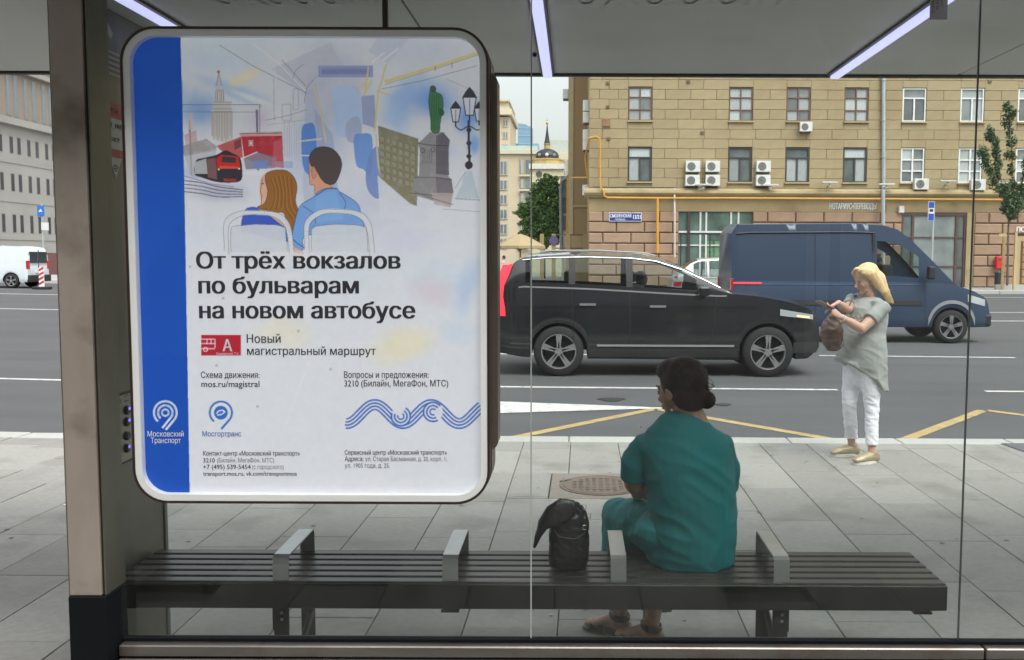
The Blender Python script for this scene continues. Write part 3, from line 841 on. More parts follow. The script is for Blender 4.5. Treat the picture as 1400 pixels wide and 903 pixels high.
# sketch buildings left
for k in range(9): line([(389+k*3.3, 165+(k*7) % 12), (389+k*3.3, 215)], .5, (150, 150, 162), .6)
line([(375, 95), (377, 108), (378, 175), (378, 215)], 1.6, (225, 228, 236), .9); line([(374, 107), (375, 165)], .6, (120, 120, 130), .7)
line([(362, 165), (395, 158), (420, 150)], .7, (120, 120, 130), .7); line([(365, 171), (420, 164)], .5, (130, 130, 140), .7)
for r_ in (rect(386, 143, 398, 165), rect(401, 122, 408, 150)): line(r_+[r_[0]], .5, (140, 140, 150), .7)
# tower
TW = (214, 210, 205)
fill([(289, 152), (318, 152), (318, 188), (312, 196), (296, 192), (289, 186)], TW, .9)
fill([(292, 140), (316, 140), (317, 152), (290, 152)], TW, .9); fill([(294, 124), (307, 124), (308, 140), (293, 140)], TW, .9); fill([(296, 118), (303, 118), (304, 124), (295, 124)], TW, .9)
fill([(299, 98), (302, 118), (296, 118)], (205, 200, 195), .9)
fill(circ(298.7, 98.5, 2), (196, 90, 80), .9)
for k in range(11): line([(290+k*2.7, 153), (290+k*2.7, 186+(k*5) % 9)], .7, (150, 118, 84) if k % 2 else (120, 118, 124), .8)
for y in (124, 140, 149, 153): line([(292 if y > 130 else 295, y), (317 if y > 130 else 306, y)], .7, (110, 105, 105), .8)
for k in range(5): line([(295+k*2.6, 125), (295+k*2.6, 139)], .6, (120, 110, 100), .8)
line([(299, 99), (295.5, 118)], .5, (90, 85, 90), .8); line([(299, 99), (303, 118)], .5, (90, 85, 90), .8)
# catenary gantry
line([(249, 143.5), (356, 143.5), (356, 148)], .8, (130, 120, 130), .85); line([(249, 153), (354, 153.5)], .7, (130, 120, 130), .8)
line([(351, 150), (353, 236)], 2.8, (110, 112, 125), .9); line([(355, 144), (355, 190)], 1.2, (150, 140, 150), .8)
line([(259, 165), (262, 240)], 2.2, (105, 95, 100), .85)
fill([(252, 185), (268, 178), (270, 194), (254, 200)], (205, 160, 165), .7, .4); line([(261, 152), (258, 178)], .8, (200, 150, 150), .8); fill([(259, 158), (262, 152), (265, 178), (257, 178)], (225, 200, 190), .7)
# station
fill([(249, 200), (262, 196), (282, 190), (296, 200), (296, 206), (252, 214)], (160, 150, 150), .8, .4)
fill([(252, 214), (296, 204), (290, 240), (262, 244)], (196, 196, 204), .7)
fill([(296, 200), (330, 187), (332, 215), (326, 218), (302, 206)], (196, 84, 84), .9, .2)
fill([(330, 186), (386, 186), (387, 214), (388, 230), (352, 224), (334, 216)], (190, 44, 56), .95, .15)
fill([(326, 182), (385, 180), (387, 186), (330, 187)], (212, 170, 170), .9); line([(328, 183), (386, 182)], .8, (120, 50, 50), .8)
fill([(333, 216), (352, 208), (378, 215), (376, 230), (336, 232)], (150, 140, 158), .9); line([(331, 217), (352, 208)], 1.4, (236, 232, 232)); line([(352, 208), (376, 216)], .8, (110, 70, 80))
fill(rect(346, 220, 365, 231), (120, 150, 210), .9); fill(rect(376, 221, 400, 230), (150, 180, 222), .7, .3)
fill(rect(340, 192, 346, 200), (235, 225, 225)); line(rect(341, 193, 345, 199)+[(341, 193)], .6, (90, 60, 60)); fill([(320, 194), (329, 190), (330, 200), (321, 206)], (120, 60, 70), .8)
fill([(374, 195), (386, 188), (388, 228), (372, 230)], (215, 130, 140), .5)
# train
sfill([(268, 220), (280, 216), (296, 212), (308, 206), (318, 210), (328, 216), (331, 230), (330, 246), (318, 250), (296, 249), (276, 243), (266, 238)], (46, 42, 50), .95)
fill([(266, 222), (282, 217), (284, 238), (266, 238)], (200, 202, 208), .9)
fill([(283, 218), (295, 216), (297, 246), (284, 243)], (140, 96, 96), .9)
fill([(296, 216), (303, 212), (326, 214), (329, 230), (297, 231)], (218, 48, 44), .95); fill([(304, 214), (323, 216), (322, 223), (303, 222)], (50, 60, 70), .95)
fill([(300, 227), (326, 228), (326, 231), (300, 231)], (235, 90, 70)); fill([(305, 244), (324, 245), (322, 249), (306, 248)], (180, 60, 60), .9)
for c_ in ((299, 232), (327, 231)): fill(circ(c_[0], c_[1], 1.4, 10), (250, 240, 220))
fill([(330, 237), (352, 233), (372, 236), (350, 240)], (236, 238, 242), .9)
for k, c_ in enumerate(((40, 40, 60), (50, 50, 70), (60, 60, 80), (50, 50, 70))): sline([(249, 247+k*5), (275, 250+k*5), (300, 256+k*4.5), (332, 260+k*3)], 1.1, c_, .8)
line([(249, 240), (290, 252), (320, 256)], 1.2, (80, 90, 160), .5)
# girl
sfill([(355, 262), (357, 244), (368, 236), (372, 262), (368, 282), (360, 282), (357, 275)], (232, 178, 150), .95)
line([(357, 252), (361, 251)], .9, (60, 40, 40)); line([(359, 244), (356, 262), (358, 268), (357, 280), (361, 283)], .8, (90, 60, 50), .8)
sfill([(330, 312), (334, 290), (342, 284), (356, 286), (392, 302), (398, 330), (340, 318)], (62, 92, 200), .98, 0, (30, 45, 120))
fill([(352, 285), (375, 288), (398, 302), (400, 318), (388, 310), (370, 296)], (236, 190, 168), .95)
HB = (158, 104, 50)
sfill([(364, 238), (376, 233), (392, 234), (402, 243), (406, 256), (404, 275), (408, 290), (405, 305), (398, 316), (392, 310), (388, 292), (372, 290), (352, 284), (362, 278), (366, 262), (363, 248)], HB, 1, 0, (70, 45, 25))
for k in range(16):
    o_ = k*2.1
    sline([(370+o_*.9, 240+abs(8-k)*.6), (376+o_*.75, 262), (372+o_*1.0, 284), (380+o_*1.1 if k > 7 else 362+o_*1.2, 300 if k > 7 else 286)], .9, ((104, 66, 30), (196, 140, 74), (130, 86, 40))[k % 3], .7)
# man
sfill([(422, 222), (424, 212), (432, 212), (440, 240), (450, 252), (456, 262), (432, 266), (430, 254), (424, 252), (423, 240)], (226, 164, 134), 1, 0, (90, 55, 45), .6)
sfill([(426, 232), (431, 230), (432, 240), (428, 244)], (214, 148, 120), 1, 0, (90, 55, 45), .5)
sfill([(425, 210), (432, 203), (444, 201), (456, 205), (465, 216), (467, 228), (462, 244), (456, 252), (446, 251), (438, 243), (430, 228), (426, 228), (423, 218)], (84, 74, 72), 1, .0, (30, 25, 25))
sfill([(396, 345), (400, 318), (406, 292), (412, 280), (428, 270), (436, 262), (446, 258), (460, 258), (464, 262), (474, 268), (488, 278), (493, 292), (492, 318), (420, 322), (414, 342)], (124, 170, 230), 1, 0, (40, 60, 120))
fill([(432, 268), (458, 260), (470, 300), (430, 305)], (140, 184, 238), .6, .3)
sline([(432, 268), (446, 259), (460, 258)], 1, (50, 70, 130)); sline([(414, 282), (428, 292), (432, 306)], .8, (60, 80, 140)); sline([(464, 264), (472, 276), (471, 288)], .8, (60, 80, 140)); sline([(399, 326), (408, 334), (418, 340)], .9, (40, 60, 130))
fill([(396, 330), (402, 338), (416, 345), (412, 360), (398, 350)], (232, 184, 160), .95)
# seats
for sx0, sx1, yt in ((308, 399, 291), (418, 509, 289)):
    S_ = [(sx0+2, 345), (sx0+1, 312), (sx0+6, 300), (sx0+22, yt+1), (sx0+45, yt), (sx1-22, yt+3), (sx1-8, yt+14), (sx1-3, yt+30), (sx1, 348)]
    inner = [(sx0+9, 345), (sx0+8, 314), (sx0+14, 310), (sx0+40, 307), (sx1-20, 308), (sx1-9, 312), (sx1-7, 345)]
    fill(inner, (214, 220, 228), .95); 
    sline(S_, 6.5, (222, 226, 232), 1); sline([(x-3.2 if x < (sx0+sx1)/2 else x+3.2, y-2.6) for x, y in S_], .7, (120, 122, 135), .8); sline([(x+3.2 if x < (sx0+sx1)/2 else x-3.2, y+3) for x, y in S_], .7, (120, 122, 135), .8)
    line(smooth([(sx0+8, 345), (sx0+8, 314), (sx0+16, 309), (sx0+45, 307), (sx1-14, 309), (sx1-8, 316), (sx1-6, 345)], False), .7, (120, 122, 135), .8)
wash(400, 352, 150, 12, (228, 231, 238), .9)
# statue square
fill([(517, 172), (572, 190), (570, 282), (558, 278), (520, 246)], (132, 128, 98), .92, .25)
for i in range(6):
    for j in range(6):
        x = 520+i*8.5; y = 186+j*10+i*2.6
        if y < 262: fill([(x, y), (x+5.5, y+1.6), (x+5.5, y+8), (x, y+6.5)], (165, 160, 138), .8); line([(x, y), (x+5.5, y+1.6), (x+5.5, y+8)], .5, (80, 76, 56), .8)
fill([(516, 240), (560, 278), (592, 300), (520, 300)], (222, 224, 234), .95)
fill([(579, 190), (588, 181), (606, 181), (615, 192), (614, 202), (612, 240), (617, 245), (619, 262), (616, 282), (563, 266), (565, 244), (573, 240), (574, 205), (571, 196)], (150, 148, 150), 1, .2)
fill([(596, 186), (606, 181), (615, 192), (613, 202), (614, 240), (596, 238)], (104, 100, 108), .95, .2); fill([(596, 243), (617, 245), (620, 262), (616, 272), (597, 268)], (122, 118, 124), .95, .2)
for k in range(5): line([(578+k*3, 204), (578+k*3, 224)], .8, (90, 90, 90), .8)
line([(571, 196), (590, 199), (614, 200)], .8, (60, 60, 60)); line([(564, 243), (597, 243), (618, 246)], .9, (70, 70, 70)); line([(560, 264), (596, 268), (620, 264)], 1, (90, 85, 80)); fill([(590, 264), (620, 264), (616, 284), (594, 280)], (196, 176, 178), .8, .3)
line([(566, 262), (592, 272), (620, 280)], .8, (100, 90, 85), .8); circ_ = circ(578, 206, 3); line(circ_, .7, (60, 70, 60)); line(circ(592, 205, 3), .7, (60, 70, 60))
sfill([(588, 124), (589, 119), (593, 118), (596, 121), (596, 126), (604, 131), (606, 145), (604, 155), (602, 168), (600, 181), (590, 180), (589, 165), (587, 150), (586, 138), (587, 130)], (74, 128, 84), 1, .15, (30, 60, 40))
sfill([(588, 124), (589, 118), (594, 118), (596, 124), (592, 127)], (80, 92, 84), 1); 
for k in range(4): sline([(591+k*3, 130), (590+k*3.2, 150), (591+k*2.4, 178)], 1, (44, 92, 56), .7)
sfill([(601, 148), (607, 152), (606, 158), (601, 158)], (50, 100, 64))
BL = (58, 56, 66)
line([(641, 165), (641, 195), (642, 222), (640, 232)], 3, BL); 
for y in (178, 196, 214, 226): fill(circ(641, y, 3.4 if y != 226 else 5.5, 12), BL)
sline([(622, 172), (630, 178), (641, 173), (652, 178), (658, 176)], 1.6, BL)
for lx, ly, s_ in ((623, 150, .85), (642, 135, 1.15), (655, 150, .8)):
    fill([(lx-8*s_, ly-2), (lx+8*s_, ly-2), (lx+4.5*s_, ly+20*s_), (lx-4.5*s_, ly+20*s_)], (228, 230, 238), .95)
    line([(lx-8*s_, ly-2), (lx-4.5*s_, ly+20*s_), (lx+4.5*s_, ly+20*s_), (lx+8*s_, ly-2)], 1.2, BL); line([(lx, ly), (lx, ly+20*s_)], .8, BL)
    fill([(lx-9*s_, ly-1), (lx-5*s_, ly-8*s_), (lx, ly-14*s_), (lx+5*s_, ly-8*s_), (lx+9*s_, ly-1)], BL, .95)
    line([(lx, ly+20*s_), (lx, ly+27*s_)], 2, BL)
fill([(636, 234), (645, 234), (652, 262), (656, 272), (622, 272), (630, 256)], (192, 208, 218), .9, .3); line([(622, 272), (657, 274)], .8, (120, 130, 140)); line([(606, 286), (656, 290)], .7, (140, 150, 150), .8)
line([(622, 258), (636, 236)], .6, (120, 140, 150))
# pale scratches in the lower part
for a, b in (((432, 470), (388, 587)), ((465, 470), (440, 520)), ((455, 468), (520, 470)), ((500, 470), (495, 520)), ((560, 468), (575, 520)), ((600, 468), (590, 520))):
    line([a, b], 1.1, (236, 238, 242), .55)
for x, y in ((305, 408), (292, 430), (408, 453), (352, 556), (296, 500), (260, 365), (452, 505)): fill(circ(x, y, 2.2, 10), (170, 176, 186), .6)
# blue band
BLUE = (28, 84, 186)
bpoly = [(100, 20), (246.2, 20), (247, 60), (252, 250), (259.7, 690), (100, 690)]
fill(bpoly, BLUE); fill([(177, 160), (250, 110), (250, 300), (180, 400)], (32, 92, 196), .35)
# badge
fill(rect(275, 458.5, 329.5, 486.5), (186, 40, 58))
W_ = (240, 225, 230)
line([(275, 464), (294, 464), (294, 476)], 1.6, W_); line([(275, 470), (294, 470)], 1.3, W_); line([(275, 477), (294, 477)], 1.4, W_); line([(283, 464), (283, 471)], 1.2, W_); line([(288.5, 464), (288.5, 471)], 1.2, W_)
line(circ(281, 478, 2.8, 14), 1.3, W_)
# pins
def pin9(cx, cy, s, col, rings, wd):
    for r_, a0, a1 in rings: line(circ(cx, cy, r_*s, 40, a0, a1), wd*s, col)
WT = (222, 228, 240)
cx_, cy_ = 226, 564.5
line(circ(cx_, cy_, 4.6), 2.6, WT)
for r_, tail in ((10.0, 10), (15.6, 18)):
    line(circ(cx_, cy_, r_, 44, 130, 130+272), 3.0, WT)
for r_ in (10.0, 15.6):
    e = (cx_+r_*math.cos(R(42)), cy_+r_*math.sin(R(42)))
    k_ = {10.0: (222, 585.5), 15.6: (226.6, 588)}[r_]
    line([e, k_], 3.0, WT)
cx_, cy_ = 302, 564.5; CB = (56, 112, 196)
line(circ(cx_, cy_, 15.2, 44, 128, 128+274), 2.8, CB); e = (cx_+15.2*math.cos(R(42)), cy_+15.2*math.sin(R(42))); line([e, (302.5, 587)], 2.8, CB)
fill(circ(cx_, cy_, 9.4), CB); line([(296, 566), (299, 562), (305, 561), (307, 564)], 1.8, (235, 240, 248)); line([(297, 568), (303, 567), (308, 563)], 1.6, (235, 240, 248))
# wave ornament
WB = (60, 104, 190)
def wave(off):
    out = []
    return out
for k in range(4):
    r_ = 17.5-k*4.6+1
    pass
xs_ = np.linspace(472, 658, 160)
for k in range(4):
    d = (k-1.5)*4.3
    pts = []
    for x in xs_:
        ph = (x-472)/38.5*math.pi
        cxv = x; yv = 566.5-13*math.cos(ph+math.pi*.95)
        sl_ = 13*math.sin(ph+math.pi*.95)*math.pi/38.5
        nl = math.hypot(1, sl_); pts.append((cxv-d*sl_/nl*1.0, yv+d/nl))
    pts = [p for p in pts if 471.5 <= p[0] <= 658.5]
    line(pts, 2.3, WB)
for cxx, s_ in ((548, 1), (592, -1)):
    fill(circ(cxx, 566.5+s_*3, 13.5), (226, 229, 236), .95)
    for r_ in (4.2, 8.6, 13.0): line(circ(cxx, 566.5+s_*3, r_, 30, -60 if s_ > 0 else 60, 200 if s_ > 0 else 320), 2.3, WB)

# the whole print is a soft wash: grain and pooling of the watercolour
cv[:] = cv*(1-.03*(NC-.5)-.015*(NB-.5))[..., None]
art = np.clip((345-yy)/60, 0, 1)*((xx > 248))*.05
cv[:] = cv*(1-art[..., None])+np.array([214, 220, 234])*art[..., None]
# the sheet itself
lin = np.where(cv/255 <= .04045, cv/255/12.92, ((cv/255+.055)/1.055)**2.4)
gx = np.arange(PX0, PX1+1); gy = np.arange(PY0, PY1+1)
# world position of every sheet corner (the sheet hangs in the plane y = PYF)
RMn = np.array(RM)
GX, GYm = np.meshgrid(gx, gy)
dv = np.stack([(GX-PX)/F, -(GYm-PY)/F, -np.ones_like(GX, float)], -1) @ RMn.T
tt = PYF/dv[..., 1]
co = np.stack([dv[..., 0]*tt, np.full(tt.shape, PYF), CAMZ+dv[..., 2]*tt], -1).reshape(-1, 3)
nx_, ny_ = len(gx), len(gy)
I0 = (np.arange(ny_-1)[:, None]*nx_+np.arange(nx_-1)[None]).ravel()
quads = np.stack([I0, I0+nx_, I0+nx_+1, I0+1], -1)
ctr = co[quads].mean(1)
def in_rr(c, x0, x1, z0, z1, r):
    dx = np.maximum(np.maximum(x0+r-c[:, 0], c[:, 0]-(x1-r)), 0); dz = np.maximum(np.maximum(z0+r-c[:, 2], c[:, 2]-(z1-r)), 0)
    return (c[:, 0] > x0) & (c[:, 0] < x1) & (c[:, 2] > z0) & (c[:, 2] < z1) & (dx*dx+dz*dz < r*r)
keep = in_rr(ctr, X0+.02, X1-.02, Z0+.02, Z1-.02, RR-.02)
quads = quads[keep]; cols = lin.reshape(-1, 3)[keep]
used, inv = np.unique(quads, return_inverse=True); co = co[used]; quads = inv.reshape(quads.shape)
me = bpy.data.meshes.new('print')
me.vertices.add(len(co)); me.vertices.foreach_set('co', co.ravel())
me.loops.add(quads.size); me.loops.foreach_set('vertex_index', quads.ravel().astype(np.int32))
me.polygons.add(len(quads)); me.polygons.foreach_set('loop_start', np.arange(0, quads.size, 4, dtype=np.int32)); me.polygons.foreach_set('loop_total', np.full(len(quads), 4, np.int32))
me.update()
ca = me.color_attributes.new('print', 'FLOAT_COLOR', 'CORNER')
ca.data.foreach_set('color', np.repeat(np.concatenate([cols, np.ones((len(cols), 1))], 1), 4, axis=0).ravel())
m, t, b = node_base('poster_print')
at = t.nodes.new('ShaderNodeVertexColor'); at.layer_name = 'print'
sc_ = t.nodes.new('ShaderNodeVectorMath'); sc_.operation = 'SCALE'; sc_.inputs['Scale'].default_value = .70
t.links.new(at.outputs[0], sc_.inputs[0]); t.links.new(sc_.outputs[0], b.inputs['Base Color']); b.inputs['Roughness'].default_value = .55; b.inputs['Specular IOR Level'].default_value = .3
t.links.new(at.outputs[0], b.inputs['Emission Color']); b.inputs['Emission Strength'].default_value = .19     # the box is lit from inside
sheet = link_mesh('poster_print', me, m, lbx)
# cover glass of the light box
bm = bmesh.new(); prism(bm, rrect(X0+.024, X1-.024, Z0+.024, Z1-.024, RR-.024), PYF-.022, PYF-.018)
obj('cover_glass', bm, glass('poster_glass', (.985, .99, .99), 1.3), lbx)
# lettering
INK = mat('print_ink', (.035, .035, .045), .5, var=.05); INKG = mat('print_ink_grey', (.14, .14, .16), .5, var=.05)
INKB = mat('print_ink_blue', (.05, .16, .5), .5, var=.05); INKW = mat('print_ink_white', (.78, .8, .86), .5, var=.05)
def ptext(s, x0, x1, y, cap, m=INK, bold=.02):
    A, B = P(x0, y, PYF), P(x1, y, PYF)
    text_on('lettering', s, A, B, cap/(F/(PYF+.1)), m, sheet, off=(0, -.0012, 0), bold=bold)
ptext('От трёх вокзалов', 268.5, 548, 367.5, 22, bold=.034)
ptext('по бульварам', 271.5, 491, 401.5, 22, bold=.034)
ptext('на новом автобусе', 272.5, 568, 435.5, 22, bold=.034)
ptext('Новый', 337.5, 384, 469, 11.5, bold=.012)
ptext('магистральный маршрут', 338, 514, 485.5, 11, bold=.012)
ptext('Схема движения:', 275, 355, 517, 8.6, bold=.01)
ptext('mos.ru/magistral', 275.5, 355, 529.3, 8.6, bold=.01)
ptext('Вопросы и предложения:', 470.5, 586, 516.8, 8.6, bold=.01)
ptext('3210 (Билайн, МегаФон, МТС)', 471, 613, 528.6, 8.6, bold=.01)
ptext('Мосгортранс', 277, 330, 596.8, 7.2, INKB, .012)
ptext('Московский', 202, 251.5, 597, 7.4, INKW, .012)
ptext('Транспорт', 206.5, 247.5, 606, 7.4, INKW, .012)
ptext('А', 304.5, 318, 480.5, 16, INKW, .02)
ptext('Каширский Т.У.', 296, 327, 485.4, 3.4, INKW, .0)
ptext('Контакт-центр «Московский транспорт»', 278, 410, 623, 6.2, bold=.012)
ptext('3210', 278, 294, 632.5, 6.2, bold=.012); ptext('(Билайн, МегаФон, МТС)', 297, 375, 632.5, 6.2, INKG, 0)
ptext('+7 (495) 539-5454', 278, 343, 641.6, 6.4, bold=.012); ptext('(с городского)', 345, 388, 641.6, 6.2, INKG, 0)
ptext('transport.mos.ru, vk.com/transportmos', 278, 406, 650.6, 6.2, bold=.012)
ptext('Сервисный центр «Московский транспорт»', 471.5, 611, 621.8, 6.2, bold=.012)
ptext('Адреса:', 471.5, 497, 630.6, 6.2, bold=.012); ptext('ул. Старая Басманная, д. 20, корп. 1;', 499.5, 611, 630.6, 6.2, INKG, .002)
ptext('ул. 1905 года, д. 25.', 471.5, 533, 639.6, 6.2, INKG, .002)

# ================================================================== the stone house opposite
BY = 55.0
px2x = lambda px, y=300, Y=BY: P(px, y, Y).x
py2z = lambda py, px=1100, Y=BY: P(px, py, Y).z
M_BLOCK = mat('ochre_stone', (.335, .270, .155), .85, var=.10, vscale=2.5, objrand=.06, bump=.3, bscale=8, stain=(.27, .185, .09), stain_scale=.45, stain_amt=.55)
M_WALL = mat('ochre_wall_back', (.24, .19, .11), .9, var=.1)
M_BASE = mat('pink_rustic_stone', (.33, .22, .15), .85, var=.12, vscale=2, objrand=.07, bump=.4, bscale=8, stain=(.22, .13, .08), stain_scale=.6, stain_amt=.6)
M_BASEJ = mat('base_joint', (.15, .09, .065), .9)
M_CORN = mat('cornice_stone', (.36, .29, .16), .8, var=.15, vscale=1.2, stain=(.16, .12, .07), stain_scale=.8, stain_amt=.6)
M_WBROWN = mat('brown_window_paint', (.17, .085, .06), .5)
M_WDARK = mat('dark_window_paint', (.05, .045, .042), .5)
M_WWHITE = mat('white_window_paint', (.72, .73, .72), .45)
M_PANE = mat('window_pane', (.13, .155, .155), .08, var=.45, vscale=.9, spec=.8, objrand=.45)
M_CURT = mat('net_curtain', (.36, .40, .40), .3, var=.25, vscale=6, spec=.6, objrand=.3, dirt_stretch=(6, 1, .5))
M_AC = mat('air_conditioner_paint', (.62, .63, .60), .5, var=.08)
M_GRILL = mat('fan_grill', (.06, .06, .06), .6)
M_GAS = mat('yellow_gas_pipe', (.62, .30, .03), .5, var=.1)
M_PIPE = mat('zinc_downpipe', (.40, .44, .46), .45, .3, var=.1)
hs_ = thing('stone_house', 'long ochre stone house with rusticated ground floor facing the street', 'house', (0, 0, 0))
BYAW = .004
XL, XR = px2x(806, 200), 46.0
ZC0, ZC1 = py2z(271), py2z(258)          # cornice
TOPZ = 22.0
GZ = .02
boxo('wall', XL, XR, BY+.18, BY+14, GZ, TOPZ, M_WALL, hs_)
# --- windows
rows = [(py2z(166), py2z(120)), (py2z(249.5), py2z(202))]
cols = [874, 1010.5, 1088.5, 1167, 1245.5, 1324, 1402, 1480, 1558]
wx = [(px2x(c-15.8), px2x(c+15.8)) for c in cols]
kinds = [['brown']*4+['white']*5, ['dark']*4+['cross']*5]
def bar(bm, x0, x1, z0, z1, y0=BY+.07, y1=BY+.12): box(bm, x0, x1, y0, y1, z0, z1)
protos = {}
def make_window(kind, w_, h_):
    """window at the origin: frame in the opening, panes behind it, sill below"""
    bm = bmesh.new(); t = .075; mm = {'brown': M_WBROWN, 'dark': M_WDARK}.get(kind, M_WWHITE)
    if kind == 'brown': t = .055
    box(bm, 0, t, .05, .12, 0, h_); box(bm, w_-t, w_, .05, .12, 0, h_); box(bm, t, w_-t, .05, .12, 0, t); box(bm, t, w_-t, .05, .12, h_-t, h_)
    cuts_x = [w_/2]; 
    if kind == 'brown': hz = [h_*.33, h_*.70]
    elif kind in ('dark', 'white'): hz = [h_*.70]
    else: hz = [h_*.34, h_*.66]
    for z in hz: box(bm, t, w_-t, .052, .118, z-t/2, z+t/2)
    if kind in ('dark', 'white'): vt = (t, hz[0]-t/2)
    else: vt = (t, h_-t)
    bmv = []
    zs = [0]+hz+[h_]
    for a, b in zip(zs, zs[1:]):
        if kind in ('dark', 'white') and a >= hz[0]-.01: continue
        box(bm, w_/2-t*.6, w_/2+t*.6, .045, .117, a+t/2+.001, b-t/2-.001)
    f = obj('window', bm, mm)
    f['_k'] = 1; del f['_k']
    for a, b in zip(zs, zs[1:]):
        xsplit = [(t*.8, w_-t*.8)] if (kind in ('dark', 'white') and a >= hz[0]-.01) else [(t*.8, w_/2), (w_/2, w_-t*.8)]
        for x0, x1 in xsplit:
            boxo('pane', x0+.002, x1-.002, .125, .14, a+.02, b-.02, M_CURT if random.random() < .62 else M_PANE, f)
    boxo('sill', -.06, w_+.06, -.12, .10, -.09, -.002, M_CORN, f)
    return f
openings = []
for r_, (z0, z1) in enumerate(rows):
    for c_, (x0, x1) in enumerate(wx):
        f = make_window(kinds[r_][c_], x1-x0, z1-z0)
        f.parent = hs_; f.location = (x0, BY, z0)
        openings.append((x0-.02, x1+.02, z0-.1, z1+.02))
# --- ashlar courses
ch = .555
blk = bmesh.new(); box(blk, 0, 1, 0, 1, 0, 1)
bme = bpy.data.meshes.new('stone_block'); 
# block with a chamfered face
blk.free(); blk = bmesh.new()
def block_mesh(L, H, D, c, m):
    b = bmesh.new()
    v = [b.verts.new(p) for p in ((0, D, 0), (L, D, 0), (L, D, H), (0, D, H), (0, c, 0), (L, c, 0), (L, c, H), (0, c, H), (c, 0, c), (L-c, 0, c), (L-c, 0, H-c), (c, 0, H-c))]
    for f in ((8, 9, 10, 11), (4, 5, 9, 8), (5, 6, 10, 9), (6, 7, 11, 10), (7, 4, 8, 11), (0, 1, 5, 4), (1, 2, 6, 5), (2, 3, 7, 6), (3, 0, 4, 7)): b.faces.new([v[i] for i in f])
    bmesh.ops.recalc_face_normals(b, faces=b.faces)
    me = bpy.data.meshes.new('stone_block'); b.to_mesh(me); b.free(); me.materials.append(m); return me
blk.free()
BLM = block_mesh(1, ch, .2, .018, M_BLOCK)
z = ZC1; k = 0; nb = 0; restb = bmesh.new()
z_rows = []
while z < TOPZ-.3: z_rows.append(z); z += ch
pieces = []; fillers = []
for k, z in enumerate(z_rows):
    spans = [(XL, XR)]
    for (x0, x1, a, b) in openings:
        if z+ch > a+.03 and z < b-.03:
            if z+ch > b+.05: fillers.append((x0, x1, b+.005, z+ch-.008))
            if z < a-.05: fillers.append((x0, x1, z+.008, a-.005))
            ns = []
            for s0, s1 in spans:
                if x1 <= s0 or x0 >= s1: ns.append((s0, s1)); continue
                if x0 > s0: ns.append((s0, x0))
                if x1 < s1: ns.append((x1, s1))
            spans = ns
    for s0, s1 in spans:
        L = s1-s0
        if L < .05: continue
        n = max(1, round(L/1.45)); step = L/n
        # alternate halves
        e = [s0]
        if k % 2 and L > 1.5:
            e.append(s0+step*.5)
            while e[-1]+step < s1-.1: e.append(e[-1]+step)
        else:
            for i in range(1, n): e.append(s0+step*i)
        e.append(s1)
        for a, b in zip(e, e[1:]): pieces.append((a, b, z, random.uniform(-.006, .006)))
vis = [p for p in pieces if p[2] < py2z(102) and p[0] < px2x(1402)]
visset = set(vis)
for p in vis[:296]:
    a, b, z, d = p
    o = bpy.data.objects.new('stone_block', BLM); COL.objects.link(o); o.parent = hs_
    o.location = (a+.006, BY+d, z+.006); o.scale = (b-a-.012, 1, (ch-.012)/ch)
for p in pieces:
    if p in visset and p in vis[:296]: continue
    a, b, z, d = p
    box(restb, a+.006, b-.006, BY+d, BY+.19, z+.006, z+ch-.006)
for a, b, c_, d in fillers: box(restb, a+.003, b-.003, BY, BY+.19, c_, d)
o = obj('upper_stone_blocks', restb, M_BLOCK, hs_); o['kind'] = 'stuff'
# side wall facing left, plain
boxo('side_wall', XL-.02, XL+.01, BY+.01, BY+7.5, GZ, TOPZ, mat('side_plaster', (.36, .27, .14), .85, var=.1, vscale=.6, stain=(.25, .18, .1)), hs_)
# --- cornice: half-round moulding with fillets
bm = bmesh.new()
prof = [(0, ZC0-.02), (-.10, ZC0-.02), (-.12, ZC0+.06), (-.26, ZC0+.12), (-.34, ZC0+.24), (-.30, ZC0+.38), (-.16, ZC0+.46), (-.14, ZC1-.02), (0.0, ZC1-.012)]
pa = [bm.verts.new((XL-.3, BY+y, z)) for y, z in prof]; pb = [bm.verts.new((XR, BY+y, z)) for y, z in prof]
for i in range(len(prof)-1): bm.faces.new((pa[i], pa[i+1], pb[i+1], pb[i]))
bm.faces.new(pa); bm.faces.new(pb[::-1])
obj('cornice', bm, M_CORN, hs_)
ZB = py2z(290)                 # top of the rusticated base
boxo('frieze', XL, XR, BY+.03, BY+.179, ZB, ZC0-.022, mat('frieze_plaster', (.33, .25, .135), .85, var=.12, vscale=.8, stain=(.2, .14, .08), stain_scale=.7, stain_amt=.7), hs_)
# --- openings in the base
shop = (px2x(928), px2x(1029)); ent = (px2x(1233), px2x(1322)); door = (px2x(1391), px2x(1430)); pil = (px2x(1322), px2x(1332))
bh = (ZB-GZ)/7.0
for k in range(7):
    z = GZ+k*bh
    spans = [(XL-.06, XR)]
    for x0, x1 in (shop, (ent[0], pil[1]), door):
        if (x0, x1) == door and z > py2z(322): continue
        ns = []
        for s0, s1 in spans:
            if x1 <= s0 or x0 >= s1: ns.append((s0, s1)); continue
            if x0 > s0: ns.append((s0, x0))
            if x1 < s1: ns.append((x1, s1))
        spans = ns
    for s0, s1 in spans:
        L = s1-s0; step = 1.62
        e = [s0]+([s0+step*.52] if k % 2 == 0 else [])
        while e[-1]+step < s1-.35: e.append(e[-1]+step)
        if e[-1] < s1: e.append(s1)
        for a, b in zip(e, e[1:]):
            if a > px2x(1440): continue
            me_ = block_mesh(b-a-.05, bh-.05, .22, .05, M_BASE)
            o = bpy.data.objects.new('rustic_stone', me_); COL.objects.link(o); o.parent = hs_; o.location = (a+.025, BY-.06+random.uniform(-.008, .008), z+.025)
